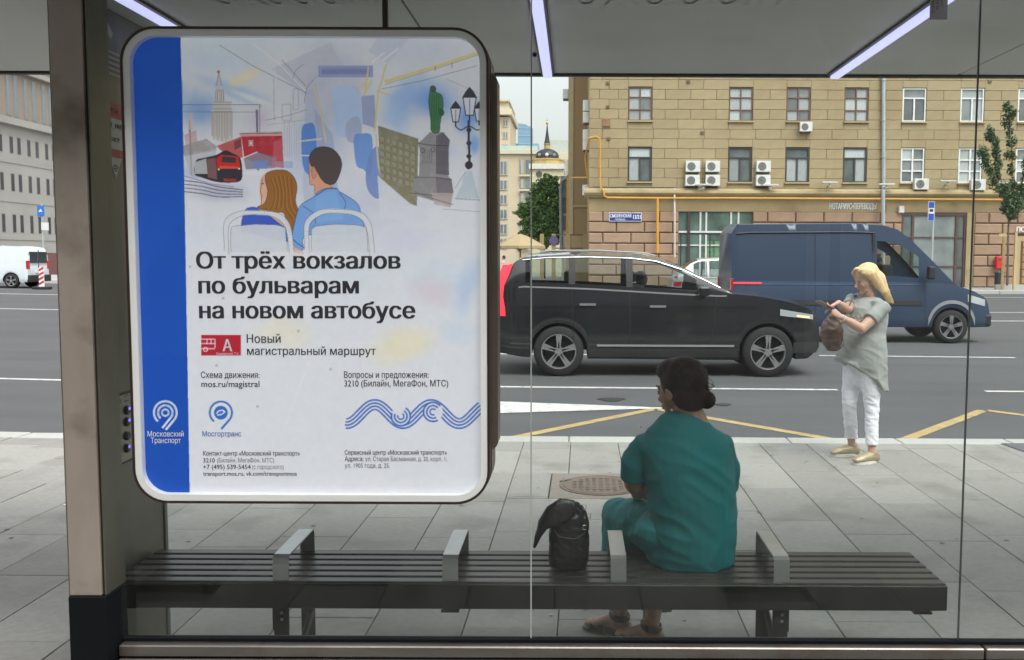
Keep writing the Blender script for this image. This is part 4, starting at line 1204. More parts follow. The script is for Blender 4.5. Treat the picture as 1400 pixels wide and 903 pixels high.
boxo('base_wall', XL-.03, shop[0], BY+.05, BY+.178, GZ, ZB-.002, M_BASEJ, hs_)
boxo('base_wall', shop[1], ent[0], BY+.05, BY+.178, GZ, ZB-.002, M_BASEJ, hs_)
boxo('base_wall', pil[1], XR, BY+.05, BY+.178, GZ, ZB-.002, M_BASEJ, hs_)
boxo('pier', pil[0], pil[1], BY-.03, BY+.177, GZ, ZB-.003, M_CORN, hs_)
# shop window
f = bmesh.new(); a, b = shop; zt = ZB-.02; zb = GZ
M_SHOPF = mat('shop_frame_white', (.6, .62, .6), .4); M_SHOPG = mat('shop_glass', (.10, .15, .13), .08, var=.6, vscale=.8, spec=.8)
for x in (px2x(958), px2x(966), px2x(1000), px2x(1010)): box(f, x-.05, x+.05, BY+.08, BY+.14, zb, zt)
box(f, a, b, BY+.082, BY+.138, py2z(318)-.06, py2z(318)+.06); box(f, a, b, BY+.082, BY+.138, py2z(337), py2z(340)+.2)
sw = obj('shop_window', f, M_SHOPF, hs_)
for x0, x1 in zip([a, px2x(958), px2x(1000), px2x(1010)], [px2x(958), px2x(1000), px2x(1010), b]): 
    boxo('pane', x0+.01, x1-.01, BY+.145, BY+.17, zb+1, zt, M_SHOPG, sw)
    boxo('lower_panel', x0+.01, x1-.01, BY+.146, BY+.17, zb, zb+.99, mat('shop_lower', (.42, .46, .44), .4), sw)
boxo('post', px2x(940), px2x(944), BY-.02, BY+.08, zb, zt, mat('shop_post', (.05, .035, .03), .5), sw)
for x in (966, 978, 992): boxo('poster_sheet', px2x(x), px2x(x)+.4, BY+.141, BY+.144, zb+1.4, zb+2.6, mat('shop_poster', (.10, .22, .12), .5, var=.6, vscale=5), sw)
# railing in front
rl = thing('shop_railing', 'thin black metal railing in front of the green shop window', 'railing', (0, 0, 0))
M_BLK = mat('black_iron', (.02, .02, .022), .5, .3)
za = py2z(320, 1000, BY-1.2)
boxo('top_rail', px2x(926), px2x(1100), BY-1.25, BY-1.19, za-.05, za+.05, M_BLK, rl)
for px in (928, 967, 992, 1030, 1060, 1099): boxo('baluster', px2x(px)-.03, px2x(px)+.03, BY-1.248, BY-1.192, GZ, za-.051, M_BLK, rl)
# entrance (wide glazed)
M_EGL = mat('entrance_glass', (.26, .30, .30), .12, var=.35, vscale=.5, spec=.8)
f = bmesh.new(); a, b = ent
for x in (a+.05, px2x(1249), px2x(1309), b-.05): box(f, x-.07, x+.07, BY+.05, BY+.12, GZ, ZB-.02)
box(f, a, b, BY+.052, BY+.118, ZB-.18, ZB-.02); box(f, a, b, BY+.052, BY+.118, py2z(324)-.03, py2z(324)+.03); box(f, a, b, BY+.052, BY+.118, py2z(364)-.04, py2z(364)+.04)
en = obj('entrance_frame', f, mat('entrance_brown', (.10, .06, .05), .5), hs_)
for x0, x1 in ((a+.06, px2x(1249)), (px2x(1249), px2x(1309)), (px2x(1309), b-.06)):
    boxo('pane', x0+.08, x1-.08, BY+.13, BY+.16, GZ+.05, ZB-.19, M_EGL if x1-x0 > 2 else M_PANE, en)
# post office door at the right
dz = py2z(322)
d_ = boxo('doorway', door[0], door[1], BY-.05, BY+.1, GZ, dz, mat('doorway_ochre', (.42, .33, .18), .8), hs_)
boxo('door_leaf', px2x(1397), px2x(1425), BY-.09, BY-.052, GZ, py2z(329), mat('door_wood', (.12, .06, .035), .5, var=.3), d_)
for i in range(6): boxo('door_panel', px2x(1399), px2x(1423), BY-.105, BY-.091, GZ+.25+i*.42, GZ+.6+i*.42, mat('door_inlay', (.34, .19, .10), .5), d_)
# signs and lettering on the house
M_LETW = mat('sign_letter_pale', (.7, .72, .7), .5, var=.03)
text_on('lettering', 'НОТАРИУС•ПЕРЕВОДЫ', P(1134, 286.6, BY+.03), P(1198, 286.6, BY+.03), .36, M_LETW, hs_, off=(0, -.03, 0), bold=.035)
text_on('lettering', 'НОТАРИУС•ПЕРЕВОДЫ', P(1134.5, 287.2, BY+.03), P(1198.5, 287.2, BY+.03), .36, mat('sign_letter_edge', (.08, .07, .06), .5), hs_, off=(0, -.012, 0), bold=.05)
text_on('lettering', 'ПОЧТА', P(1389, 317, BY-.1), P(1418, 317, BY-.1), .27, mat('sign_letter_white', (.85, .86, .9), .5, var=.03), hs_, off=(0, -.07, 0), bold=.03)
A, B = P(832.5, 303, BY-.1), P(877.5, 291, BY-.1)
ns = boxo('street_name_plate', A.x, B.x, BY-.12, BY-.085, A.z, B.z, mat('plate_rim', (.6, .62, .7), .4), hs_)
boxo('plate_field', A.x+.04, B.x-.04, BY-.13, BY-.121, A.z+.04, B.z-.04, mat('plate_blue', (.018, .04, .21), .4, var=.05), ns)
W2 = mat('plate_letter', (.75, .78, .85), .5, var=.02)
text_on('lettering', 'СМОЛЕНСКАЯ', P(834, 297.6, BY-.13), P(863, 297.6, BY-.13), .19, W2, ns, off=(0, -.006, 0), bold=.03)
text_on('lettering', 'ПЛОЩАДЬ', P(841, 301.3, BY-.13), P(855, 301.3, BY-.13), .085, W2, ns, off=(0, -.006, 0), bold=.02)
text_on('lettering', '13/21', P(865.5, 299.6, BY-.13), P(876, 299.6, BY-.13), .24, W2, ns, off=(0, -.006, 0), bold=.03)
# gas pipe
def zpt(px, py, y=BY-.2): return P(px, py, y)
bm = bmesh.new()
gy = BY-.42
g = lambda px, py: P(px, py, gy)
tube(bm, [g(806, 189), g(815, 187), g(820, 190), g(820.5, 198), g(820.5, 255), g(825, 261), g(826, 268), g(830, 270.5), g(898, 271.2), g(1000, 271.2), g(1480, 274)], .055, 8)
tube(bm, [g(899, 271.5), g(899, 346)], .075, 8)
tube(bm, [g(806, 189), P(800, 215, gy+1), P(803, 243, gy+1), P(780, 243, gy+6.9)], .05, 6)
obj('gas_pipe', bm, M_GAS, hs_)
bm = bmesh.new(); tube(bm, [P(1208, 96, BY-.15), P(1208, 255, BY-.15), P(1207.5, 262, BY-.5), P(1207.5, 300, BY-.5), P(1207.5, 398, BY-.5)], .11, 12); obj('downpipe', bm, M_PIPE, hs_)
for py in (110, 165, 215): 
    c = P(1208, py, BY-.15); bm = bmesh.new(); lathe(bm, [(.118, -.04), (.145, -.03), (.145, .03), (.118, .04)], c, 12); obj('pipe_collar', bm, M_PIPE, hs_)
bm = bmesh.new(); tube(bm, [P(922, 258, BY-.15), P(922.5, 290, BY-.45), P(922.5, 352, BY-.45)], .05, 8); obj('downpipe', bm, mat('pale_conduit', (.6, .56, .52), .5), hs_)
bm = bmesh.new(); tube(bm, [P(810, 255.5, BY-.1), P(920, 256.5, BY-.12), P(930, 258, BY-.12), P(1480, 261, BY-.12)], .025, 6); obj('cable', bm, mat('cable_grey', (.1, .1, .1), .6), hs_)
# air conditioners: things fixed to the wall
def make_ac(label):
    t = thing('air_conditioner', label, 'air conditioner', (0, 0, 0), 0, 'air conditioners on the ochre house')
    boxo('casing', 0, .82, -.36, 0, 0, .62, M_AC, t, .02, 2)
    bm = bmesh.new(); lathe(bm, [(.0001, -.006), (.225, -.006), (.235, 0), (.0001, 0)], (.32, -.361, .30), 24, 'Y'); gr = obj('fan_grill', bm, M_GRILL, t)
    bm = bmesh.new()
    for r_ in (.06, .12, .18): 
        for v in (r_,): lathe(bm, [(v, -.012), (v+.01, -.012), (v+.01, -.006), (v, -.006)], (.32, -.362, .30), 20, 'Y', False)
    obj('guard_rings', bm, M_AC, gr)
    boxo('bracket', .08, .13, -.34, .02, -.05, -.003, M_GRILL, t); boxo('bracket', .68, .73, -.34, .02, -.05, -.003, M_GRILL, t)
    return t
acs = [(936.5, 236, 'upper left of the four grey air conditioners between the first two lower windows'), (963.5, 236, 'upper right of the four grey air conditioners between the first two lower windows'),
       (936, 255, 'lower left of the four grey air conditioners between the first two lower windows'), (963.5, 255, 'lower right of the four grey air conditioners between the first two lower windows'),
       (1032.5, 236, 'upper air conditioner of the pair right of the second dark window'), (1032, 255, 'lower air conditioner of the pair right of the second dark window'),
       (1092, 181, 'small air conditioner hung under the third upper window'), (1247, 260, 'pale air conditioner under the first white cross window beside the downpipe'), (1324, 261, 'pale air conditioner under the second white cross window near the street tree')]
ac0 = None
for px, py, lab in acs:
    t = make_ac(lab) if ac0 is None else copy_tree(ac0); ac0 = ac0 or t
    t['label'] = lab; t.location = P(px, py, BY-.01)-Vector((0, .03, -.0)) 
    if px == 1092: t.scale = (.85, .85, .85)
sidey = [(147, 'side unit at the top of the left corner of the ochre house'), (163, 'second unit from the top on the left corner of the ochre house'), (187, 'third unit from the top on the left corner beside the orange pipe'), (200, 'fourth unit from the top on the left corner of the ochre house'), (262, 'lowest unit on the left corner above the base stones')]
for py, lab in sidey:
    t = copy_tree(ac0); t['label'] = 'grey air conditioner, '+lab; t.rotation_euler = (0, 0, -math.pi/2); t.location = (XL-.024, BY+1.5, P(801, py+6, BY+1).z)
# flood lamps on arms below the windows
def make_flood(label):
    t = thing('wall_floodlight', label, 'floodlight', (0, 0, 0), 0, 'floodlights above the cornice')
    boxo('lamp_housing', -.45, .45, -.62, -.42, 0, .1, mat('flood_housing', (.5, .51, .5), .5), t, .02, 2)
    bm = bmesh.new(); tube(bm, [(0, -.5, -.01), (0, -.42, -.12), (0, .02, -.16)], .03, 6); obj('arm', bm, M_GRILL, t)
    bm = bmesh.new(); ell(bm, Vector((0, -.45, -.14)), (.09, .09, .09), seg=10); obj('joint', bm, mat('flood_housing', (.5, .51, .5), .5), t)
    return t
fl0 = None
for px, py, lab in ((960, 255, 'white floodlight below the four clustered air conditioners'), (1051, 255.5, 'white floodlight below the stacked pair of air conditioners'), (1131, 252, 'grey floodlight under the third dark window'), (1208, 254.5, 'grey floodlight in front of the tall downpipe'), (1291, 250, 'grey floodlight between the two white cross windows'), (1370, 253, 'grey floodlight behind the crown of the young tree')):
    t = make_flood(lab) if fl0 is None else copy_tree(fl0); fl0 = fl0 or t
    t['label'] = lab; t.location = P(px, py, BY)
# little boxes and brackets on the wall
for px, py, s, lab in ((829, 168, .22, 'square'), ): 
    c = P(px, py, BY); boxo('vent_box', c.x-s, c.x+s, BY-.08, BY-.01, c.z-s, c.z+s, mat('vent_rust', (.26, .14, .07), .7), hs_)
for px, py in ((831, 114), (831, 146.5), (832, 190), (960, 182), (941, 112), (1353, 112)):
    c = P(px, py, BY); boxo('anchor_plate', c.x-.1, c.x+.1, BY-.05, BY-.01, c.z-.08, c.z+.08, mat('anchor_rust', (.14, .09, .05), .7), hs_)
c = P(1231, 287, BY); boxo('camera_box', c.x-.15, c.x+.15, BY-.25, BY+.02, c.z-.2, c.z+.2, M_AC, hs_, .03)
c = P(1217, 287, BY); boxo('junction_box', c.x-.25, c.x+.25, BY-.05, BY+.028, c.z-.22, c.z+.25, M_CORN, hs_, .01)
boxo('crack_line', 0, 0.001, 0, .001, 0, .001, M_WALL, hs_) if False else None

# ================================================================== darker wing and small cream house to the left of it
wg = thing('tan_wing', 'plain tan building wing set back at the left of the ochre stone house', 'building')
M_TAN = mat('tan_plaster', (.29, .20, .105), .85, var=.06, vscale=.3, stain=(.24, .16, .09), stain_scale=.3)
xa_, xb_ = P(778, 200, 62.5).x, XL+2
boxo('wall', xa_, xb_, 62.5, 76, GZ, 24, M_TAN, wg)
boxo('corner_strip', xa_-.05, xa_+.28, 62.42, 62.5-.001, GZ, 24, mat('pale_corner', (.40, .33, .20), .8), wg)
boxo('string_course', xa_, XL, 62.43, 62.499, P(790, 282, 62.5).z-.08, P(790, 282, 62.5).z+.06, M_CORN, wg)
o = copy_tree(ac0); o['label'] = 'air conditioner high on the left edge of the tan wing'; o.rotation_euler = (0, 0, -math.pi/2); o.location = (xa_-.06, 63.9, P(775, 133, 62.5).z)
# cream house with gutter pipe
ch_ = thing('cream_house', 'small cream house with drainpipes half hidden by the green tree', 'house')
a, b = P(768, 300, 66).x, P(780, 300, 66).x
boxo('wall', a, b+1.5, 66, 72, GZ, P(772, 246, 66).z, mat('cream_plaster', (.6, .56, .44), .8, var=.08), ch_)
M_ROOFG = mat('grey_roof_tin', (.2, .22, .23), .5, .2)
bm = bmesh.new(); tube(bm, [P(778, 241, 65.8), P(768, 248, 65.8), P(766.5, 256, 65.8), P(767.5, 345, 65.8)], .12, 8); obj('downpipe', bm, M_ROOFG, ch_)
boxo('roof', a-.1, b+1.4, 65.8, 72, P(772, 246, 66).z+.003, P(772, 243, 66).z+.08, M_ROOFG, ch_)
bm = bmesh.new(); tube(bm, [P(776, 243, 65.7), P(775.5, 330, 65.7)], .07, 8); obj('gas_pipe', bm, M_GAS, ch_)
for py in (262, 282, 305):
    c = P(772.5, py, 66); f = boxo('window', c.x-.22, c.x+.22, 65.95, 66.0-.001, c.z-.55, c.z+.55, mat('cream_window', (.3, .3, .28), .4), ch_)
    boxo('pane', c.x-.16, c.x+.16, 65.94, 65.949, c.z-.48, c.z+.48, M_PANE, f)
# fence / gate between
fg = thing('yard_gate', 'brown steel yard gate between the parasol and the ochre house', 'gate')
ya = 58.0
for px in (741, 757, 777, 800): c = P(px, 320, ya); boxo('post', c.x-.12, c.x+.12, ya-.1, ya+.1, GZ, c.z, mat('gate_post', (.30, .22, .10) if px < 770 else (.12, .08, .06), .7), fg)
A, B = P(757, 320, ya), P(803, 317, ya)
boxo('top_rail', A.x, B.x, ya-.04, ya+.04, A.z-.09, A.z-.01, mat('gate_brown', (.12, .07, .05), .6), fg)
boxo('lower_rail', A.x, B.x, ya-.04, ya+.04, A.z-.9, A.z-.84, mat('gate_brown', (.12, .07, .05), .6), fg)
boxo('sheet', P(779, 330, ya).x, P(803, 330, ya).x, ya-.02, ya+.02, GZ, A.z-.1, mat('gate_sheet', (.27, .20, .10), .7), fg)
c = P(757, 329, 57.9); bm = bmesh.new(); lathe(bm, [(.0001, -.02), (.28, -.02), (.28, 0), (.0001, 0)], (c.x, 57.86, c.z), 20, 'Y')
ts = obj('round_sign', bm, mat('sign_violet', (.10, .07, .18), .5), None); tag(ts, 'small round violet traffic sign on the yard gate post', 'sign')

# ================================================================== buildings far down the side street
def far_block(name, label, px0, px1, py_top, Y, m, depth=12, cat='building'):
    t = thing(name, label, cat)
    A, B = P(px0, py_top, Y), P(px1, py_top, Y)
    boxo('wall', A.x, B.x, Y, Y+depth, GZ, A.z, m, t)
    return t
def far_window(t, px0, px1, py0, py1, Y, m=None, name='window', fr=.12):
    A, B = P(px0, py1, Y), P(px1, py0, Y)
    f = boxo(name, A.x, B.x, Y-.12, Y-.001, A.z, B.z, mat('far_frame', (.42, .40, .34), .6), t)
    w2 = (B.x-A.x-fr*3)/2
    for k in (0, 1): boxo('pane', A.x+fr+k*(w2+fr), A.x+fr+k*(w2+fr)+w2, Y-.14, Y-.121, A.z+fr, B.z-fr, m or mat('far_glass', (.13, .17, .18), .15, var=.4, vscale=.4, spec=.8), f)
M_BEI = mat('beige_cladding', (.52, .44, .32), .8, var=.08, vscale=.2)
M_BEI2 = mat('pale_cladding', (.56, .51, .38), .8, var=.08, vscale=.2)
ft = far_block('beige_tower_block', 'tall beige tower with stepped cornice at the left end of the sky gap', 640, 697, 160, 116, M_BEI)
A, B = P(676, 152, 116), P(700, 158, 116)
boxo('cornice', A.x-6, B.x, 115.2, 128.6, P(690, 158, 116).z, P(690, 150, 116).z, M_BEI2, ft)
boxo('attic', A.x-4, P(695, 140, 116).x, 116.3, 127, P(690, 150, 116).z, P(690, 139, 116).z, M_BEI2, ft)
boxo('attic_cap', A.x-4, P(696.5, 140, 116).x, 115.9, 127.4, P(690, 139, 116).z+.003, P(690, 136.5, 116).z, M_BEI, ft)
boxo('finial', P(682, 140, 116).x-.5, P(682, 140, 116).x+.5, 118, 119, P(690, 136.5, 116).z, P(690, 131, 116).z, M_BEI2, ft)
for y0, y1 in ((164, 174), (180, 190), (197, 206)):
    far_window(ft, 687, 695, y0, y1, 116); far_window(ft, 674, 680, y0, y1, 116)
fb = far_block('beige_office_block', 'beige office block with columns of large windows behind the parasol', 640, 741, 211, 108, M_BEI)
boxo('parapet', P(640, 211, 108).x, P(741, 211, 108).x+.2, 107.7, 120.2, P(700, 211, 108).z+.003, P(700, 206, 108).z, M_BEI2, fb)
boxo('glass_balustrade', P(660, 206, 108).x, P(735, 206, 108).x, 107.9, 108.0, P(700, 206, 108).z+.003, P(700, 199.5, 108).z, mat('balustrade_glass', (.45, .55, .5), .3), fb)
for y0, y1 in ((220, 240), (246, 260), (266, 280), (286, 300), (306, 321), (326, 340)):
    far_window(fb, 683, 694, y0, y1, 108); far_window(fb, 672, 679.5, y0, y1, 108)
    f0 = boxo('balcony_recess', P(711, y1, 108).x, P(727, y0, 108).x, 107.85, 107.999, P(711, y1-1, 108).z, P(711, y0-3, 108).z, mat('recess', (.3, .27, .2), .8), fb)
    boxo('pane', P(712, y1, 108).x, P(716, y0, 108).x, 107.8, 107.849, P(712, y1-2, 108).z, P(712, y0-1, 108).z, mat('far_glass2', (.35, .38, .36), .2), f0)
    boxo('pane', P(719, y1, 108).x, P(726, y0, 108).x, 107.8, 107.849, P(712, y1-2, 108).z, P(712, y0-1, 108).z, mat('far_glass', (.13, .17, .18), .15), f0)
    boxo('slab_edge', P(709.5, y1, 108).x, P(728.5, y0, 108).x, 107.6, 107.799, P(711, y1+1.5, 108).z, P(711, y1-.8, 108).z, M_BEI2, f0)
f2 = far_block('cream_office_block', 'pale cream block behind the church with a flat stepped roof', 738, 800, 209, 132, M_BEI2)
boxo('penthouse', P(750, 200, 132).x, P(800, 200, 132).x, 134, 142, P(760, 209, 132).z, P(760, 189.5, 132).z, mat('penthouse_grey', (.42, .45, .42), .7), f2)
for px in (763, 769, 775): far_window(f2, px, px+4.5, 218, 238, 132)
bt = thing('glass_skyscraper', 'distant blue glass skyscraper with a curved top', 'skyscraper')
Yt = 620; M_BG = mat('blue_curtain_wall', (.22, .36, .48), .25, .3, var=.1, vscale=.02)
A, B = P(708, 171, Yt), P(728, 175, Yt)
bm = bmesh.new(); prism(bm, [(A.x, 0), (B.x, 0), (B.x, B.z), ((A.x+B.x)/2, A.z+.5), (A.x, A.z+1)], Yt, Yt+12); obj('wall', bm, M_BG, bt)
for k in range(8):
    z = A.z-2-k*5; boxo('floor_band', A.x, B.x, Yt-.25, Yt-.01, z-.3, z, mat('band_pale', (.35, .5, .6), .4), bt)
boxo('podium', P(694, 195, Yt).x, P(735, 195, Yt).x, Yt+14, Yt+30, 0, P(700, 193, Yt).z, mat('pale_blue_wall', (.25, .42, .55), .4), bt)
# church
YC = 92
chh = thing('church', 'small church with dark dome, thin spire and yellow cornice above the tree', 'church')
cc = P(748, 230, YC); s_ = F/YC
cxx = cc.x
zz_ = lambda py: P(748, py, YC).z
M_CHW = mat('church_white', (.68, .68, .62), .8); M_CHY = mat('church_yellow', (.50, .38, .16), .8); M_CHD = mat('church_dome', (.045, .045, .055), .5, .3, var=.3)
bm = bmesh.new(); box(bm, P(726, 240, YC).x, P(771, 240, YC).x, YC-2, YC+3, GZ, zz_(234)); obj('wall', bm, mat('church_cream', (.6, .55, .38), .8), chh)
bm = bmesh.new(); box(bm, P(724.5, 240, YC).x, P(772, 240, YC).x, YC-2.2, YC+3.2, zz_(234)+.003, zz_(227)); obj('white_cornice', bm, M_CHW, chh)
bm = bmesh.new()
lathe(bm, [(1.58, zz_(227)+.003), (1.58, zz_(221)), (1.66, zz_(220)), (1.66, zz_(218.5))], (cxx, YC, 0), 8); obj('yellow_drum', bm, M_CHY, chh)
bm = bmesh.new(); lathe(bm, [(1.12, zz_(218.5)+.003), (1.12, zz_(213)), (1.0, zz_(209)), (.72, zz_(206)), (.42, zz_(204.5)), (.3, zz_(204))], (cxx, YC, 0), 12); dm = obj('dome', bm, M_CHD, chh)
for dx in (-.7, 0, .7):
    bm = bmesh.new(); lathe(bm, [(.0001, -.1), (.13, -.06), (.17, 0), (.0001, .0)], (cxx+dx, YC-1.16+abs(dx)*.4, zz_(213.5)), 12, 'Y'); obj('round_dormer', bm, M_CHW if dx == 0 else mat('dormer_grey', (.25, .24, .22), .6), dm)
bm = bmesh.new(); lathe(bm, [(.30, zz_(204)+.003), (.28, zz_(198.5)), (.34, zz_(198)), (.34, zz_(197))], (cxx, YC, 0), 10); obj('lantern', bm, M_CHY, chh)
bm = bmesh.new(); lathe(bm, [(.30, zz_(197)+.003), (.2, zz_(190)), (.1, zz_(180)), (.035, zz_(170.5))], (cxx, YC, 0), 10); sp_ = obj('spire', bm, M_CHD, chh)
bm = bmesh.new(); ell(bm, Vector((cxx, YC, zz_(168.8))), (.13, .13, .13), seg=12); obj('gold_ball', bm, mat('gold', (.6, .35, .05), .3, .7), sp_)
bm = bmesh.new(); z = zz_(165); box(bm, cxx-.015, cxx+.015, YC-.015, YC+.015, zz_(168), zz_(162)); box(bm, cxx-.1, cxx+.1, YC-.015, YC+.015, z, z+.04); obj('cross', bm, mat('gold', (.6, .35, .05), .3, .7), sp_)
bm = bmesh.new(); lathe(bm, [(.0001, -.03), (.3, -.03), (.3, 0), (.0001, 0)], (P(738, 242, YC).x, YC-2.001, zz_(241)), 16, 'Y'); obj('arched_window', bm, mat('church_glass', (.1, .1, .1), .3), chh)

# ================================================================== grey-white stone building far left
lf = thing('grey_stone_building', 'large pale grey stone building with tall attic windows at the far left', 'building')
LX = -45.0
M_LG = mat('pale_grey_stone', (.31, .305, .285), .85, var=.1, vscale=.3, stain=(.22, .215, .20), stain_scale=.25, stain_amt=.6, dirt_stretch=(1, 1, 3))
M_LT = mat('tan_upper_panels', (.25, .21, .165), .8, var=.08, vscale=.2)
boxo('lower_wall', LX-30, LX, 58, 96, .1, 12.2, M_LG, lf)
boxo('upper_wall', LX-30, LX-.12, 58, 96, 12.2, 30, M_LT, lf)
boxo('ledge', LX-.1, LX+.45, 58, 96, 12.0, 12.55, M_LG, lf)
boxo('ledge', LX-.119, LX+.3, 58, 96, 16.35, 16.7, M_LG, lf)
for z in (2.9, 5.9, 9.0): boxo('string_line', LX+.001, LX+.05, 58, 96, z, z+.1, M_LG, lf)
def lz(py, px=25): 
    d = ray(px, py); t = LX/d.x; return CAMZ+d.z*t
def ly(px): d = ray(px, 250); return d.y*LX/d.x
M_LGL = mat('far_dark_glass', (.05, .055, .06), .2, var=.4, vscale=.5)
cyc = 4.35
for base in (-3, -2, -1, 0, 1, 2, 3):
    for dy in (0, 1.05, 2.45, 3.75-.1):
        y = 76.8+base*5.1+dy
        if y > 95 or y < 59: continue
        for z0, z1 in ((3.45, 4.95), (6.75, 8.2), (9.75, 11.15)):
            f = boxo('window', LX-.1, LX+.012, y-.27, y+.27, z0, z1, mat('reveal_grey', (.22, .21, .2), .8), lf)
            boxo('pane', LX+.013, LX+.02, y-.2, y+.2, z0+.06, z1-.06, M_LGL, f)
        for z0, z1 in ((12.75, 16.1), (17.0, 19.6)):
            f = boxo('window', LX-.15, LX-.10, y-.3, y+.3, z0, z1, mat('reveal_grey', (.22, .21, .2), .8), lf)
            boxo('pane', LX-.099, LX-.09, y-.22, y+.22, z0+.06, z1-.06, mat('sky_glass', (.16, .20, .21), .15, spec=.8), f)
# red site hoarding and low kerb by the grey building
hr = boxo('site_hoarding', P(60, 350, 60).x, P(140, 350, 60).x, 60, 60.2, .3, P(66, 346, 60).z, mat('dark_red_board', (.12, .05, .045), .7, var=.2), None); tag(hr, 'dark red boards standing behind the white van at far left', 'hoarding')

# ================================================================== building and lamp behind the viewer, mirrored faintly in the shelter glass
bb = thing('arched_building_behind', 'grey building with an arch standing behind the viewer and mirrored in the glass', 'building')
M_BB = mat('behind_plaster', (.50, .49, .46), .85, var=.1, vscale=.3)
YB = -9.5
boxo('wall', -40, 40, YB-8, YB, 0, 17, M_BB, bb)
bm = bmesh.new(); prism(bm, [(1.2+2.6*math.cos(a), 3.4+2.6*math.sin(a)) for a in np.linspace(0, math.pi, 24)]+[(-1.4, 0), (3.8, 0)], YB+.001, YB+.25); obj('arch', bm, mat('behind_arch', (.20, .22, .21), .8), bb)
for x in (-24, -18, -12, -6, 13, 19, 25):
    for z in (2, 6.5, 11): 
        f = boxo('window', x, x+2.2, YB, YB+.1, z, z+2.6, mat('behind_window', (.08, .09, .1), .2), bb)

lp = thing('globe_street_lamp', 'globe street lamp behind the viewer, mirrored faintly at the top of the glass', 'street lamp', (3.0, -4.6, 0))
bm = bmesh.new(); lathe(bm, [(.16, 0), (.14, .5), (.07, .7), (.055, 2.6), (.05, 3.9), (.11, 3.95), (.13, 4.02), (.05, 4.06)], (0, 0, 0), 14); obj('pole', bm, M_BLK, lp, True)
bm = bmesh.new(); ell(bm, Vector((0, 0, 4.28)), (.25, .25, .27)); obj('lamp_globe', bm, mat('milk_globe', (.35, .36, .35), .3), lp, True)
bm = bmesh.new(); tube(bm, [(0, 0, 3.5), (.2, 0, 3.62), (.36, 0, 3.45)], .03, 6); tube(bm, [(0, 0, 3.5), (-.2, 0, 3.62), (-.36, 0, 3.45)], .03, 6); obj('scroll_arm', bm, M_BLK, lp)

# ================================================================== vehicles
M_TYRE = mat('tyre_rubber', (.018, .018, .019), .85)
M_RIM = mat('alloy_rim', (.45, .46, .48), .3, .8)
M_UNDER = mat('underbody', (.012, .012, .013), .9)
M_CHROME = mat('chrome_strip', (.75, .76, .78), .15, .9, var=.02)
M_PLAST = mat('black_trim_plastic', (.02, .02, .022), .55)
M_LAMPR = mat('red_lamp_lens', (.45, .01, .015), .2, var=.05, coat=.5)
M_LAMPRL = emit('red_lamp_lit', (.8, .03, .05), .55)
M_LAMPW = mat('clear_lamp_lens', (.42, .46, .48), .12, .2, var=.05, coat=.5)
M_SEAT = mat('seat_cloth', (.03, .03, .035), .9)
def interp(pts):
    xs_, zs_ = [p[0] for p in pts], [p[1] for p in pts]
    return lambda x: float(np.interp(x, xs_, zs_))
def wheel(parent, x, y, r, wd, sgn, spokes=5):
    bm = bmesh.new()
    lathe(bm, [(r*.70, -wd/2), (r*.93, -wd/2), (r, -wd/2+.03), (r, wd/2-.03), (r*.93, wd/2), (r*.70, wd/2)], (0, 0, 0), 40, 'Y', False)
    for v in bm.verts: v.co += Vector((x, y, r))
    t = obj('wheel', bm, M_TYRE, parent, True)
    yo = y+sgn*(wd/2-.02)
    bm = bmesh.new(); lathe(bm, [(r*.70, -.01), (r*.72, .015), (r*.66, .01), (r*.64, -.06)], (0, 0, 0), 36, 'Y', False)
    for k in range(spokes):
        a = 2*math.pi*k/spokes+.3
        for da in (-.10, .10):
            c, s = math.cos(a+da), math.sin(a+da)
            vs = box(bm, .05, r*.67, -.012, .012, -.02, .02)
            for v in vs: v.co = Vector((v.co.x*c-v.co.z*s, v.co.y, v.co.x*s+v.co.z*c))
    lathe(bm, [(.0001, .012), (r*.17, .01), (r*.2, -.02)], (0, 0, 0), 16, 'Y', False)
    if sgn < 0:
        for v in bm.verts: v.co.y *= -1
    for v in bm.verts: v.co += Vector((x, yo, r))
    obj('rim', bm, M_RIM, t)
    bm = bmesh.new(); lathe(bm, [(.0001, 0), (r*.69, 0)], (x, y+sgn*(wd/2-.10), r), 28, 'Y', False); obj('brake_disc', bm, M_UNDER, t)
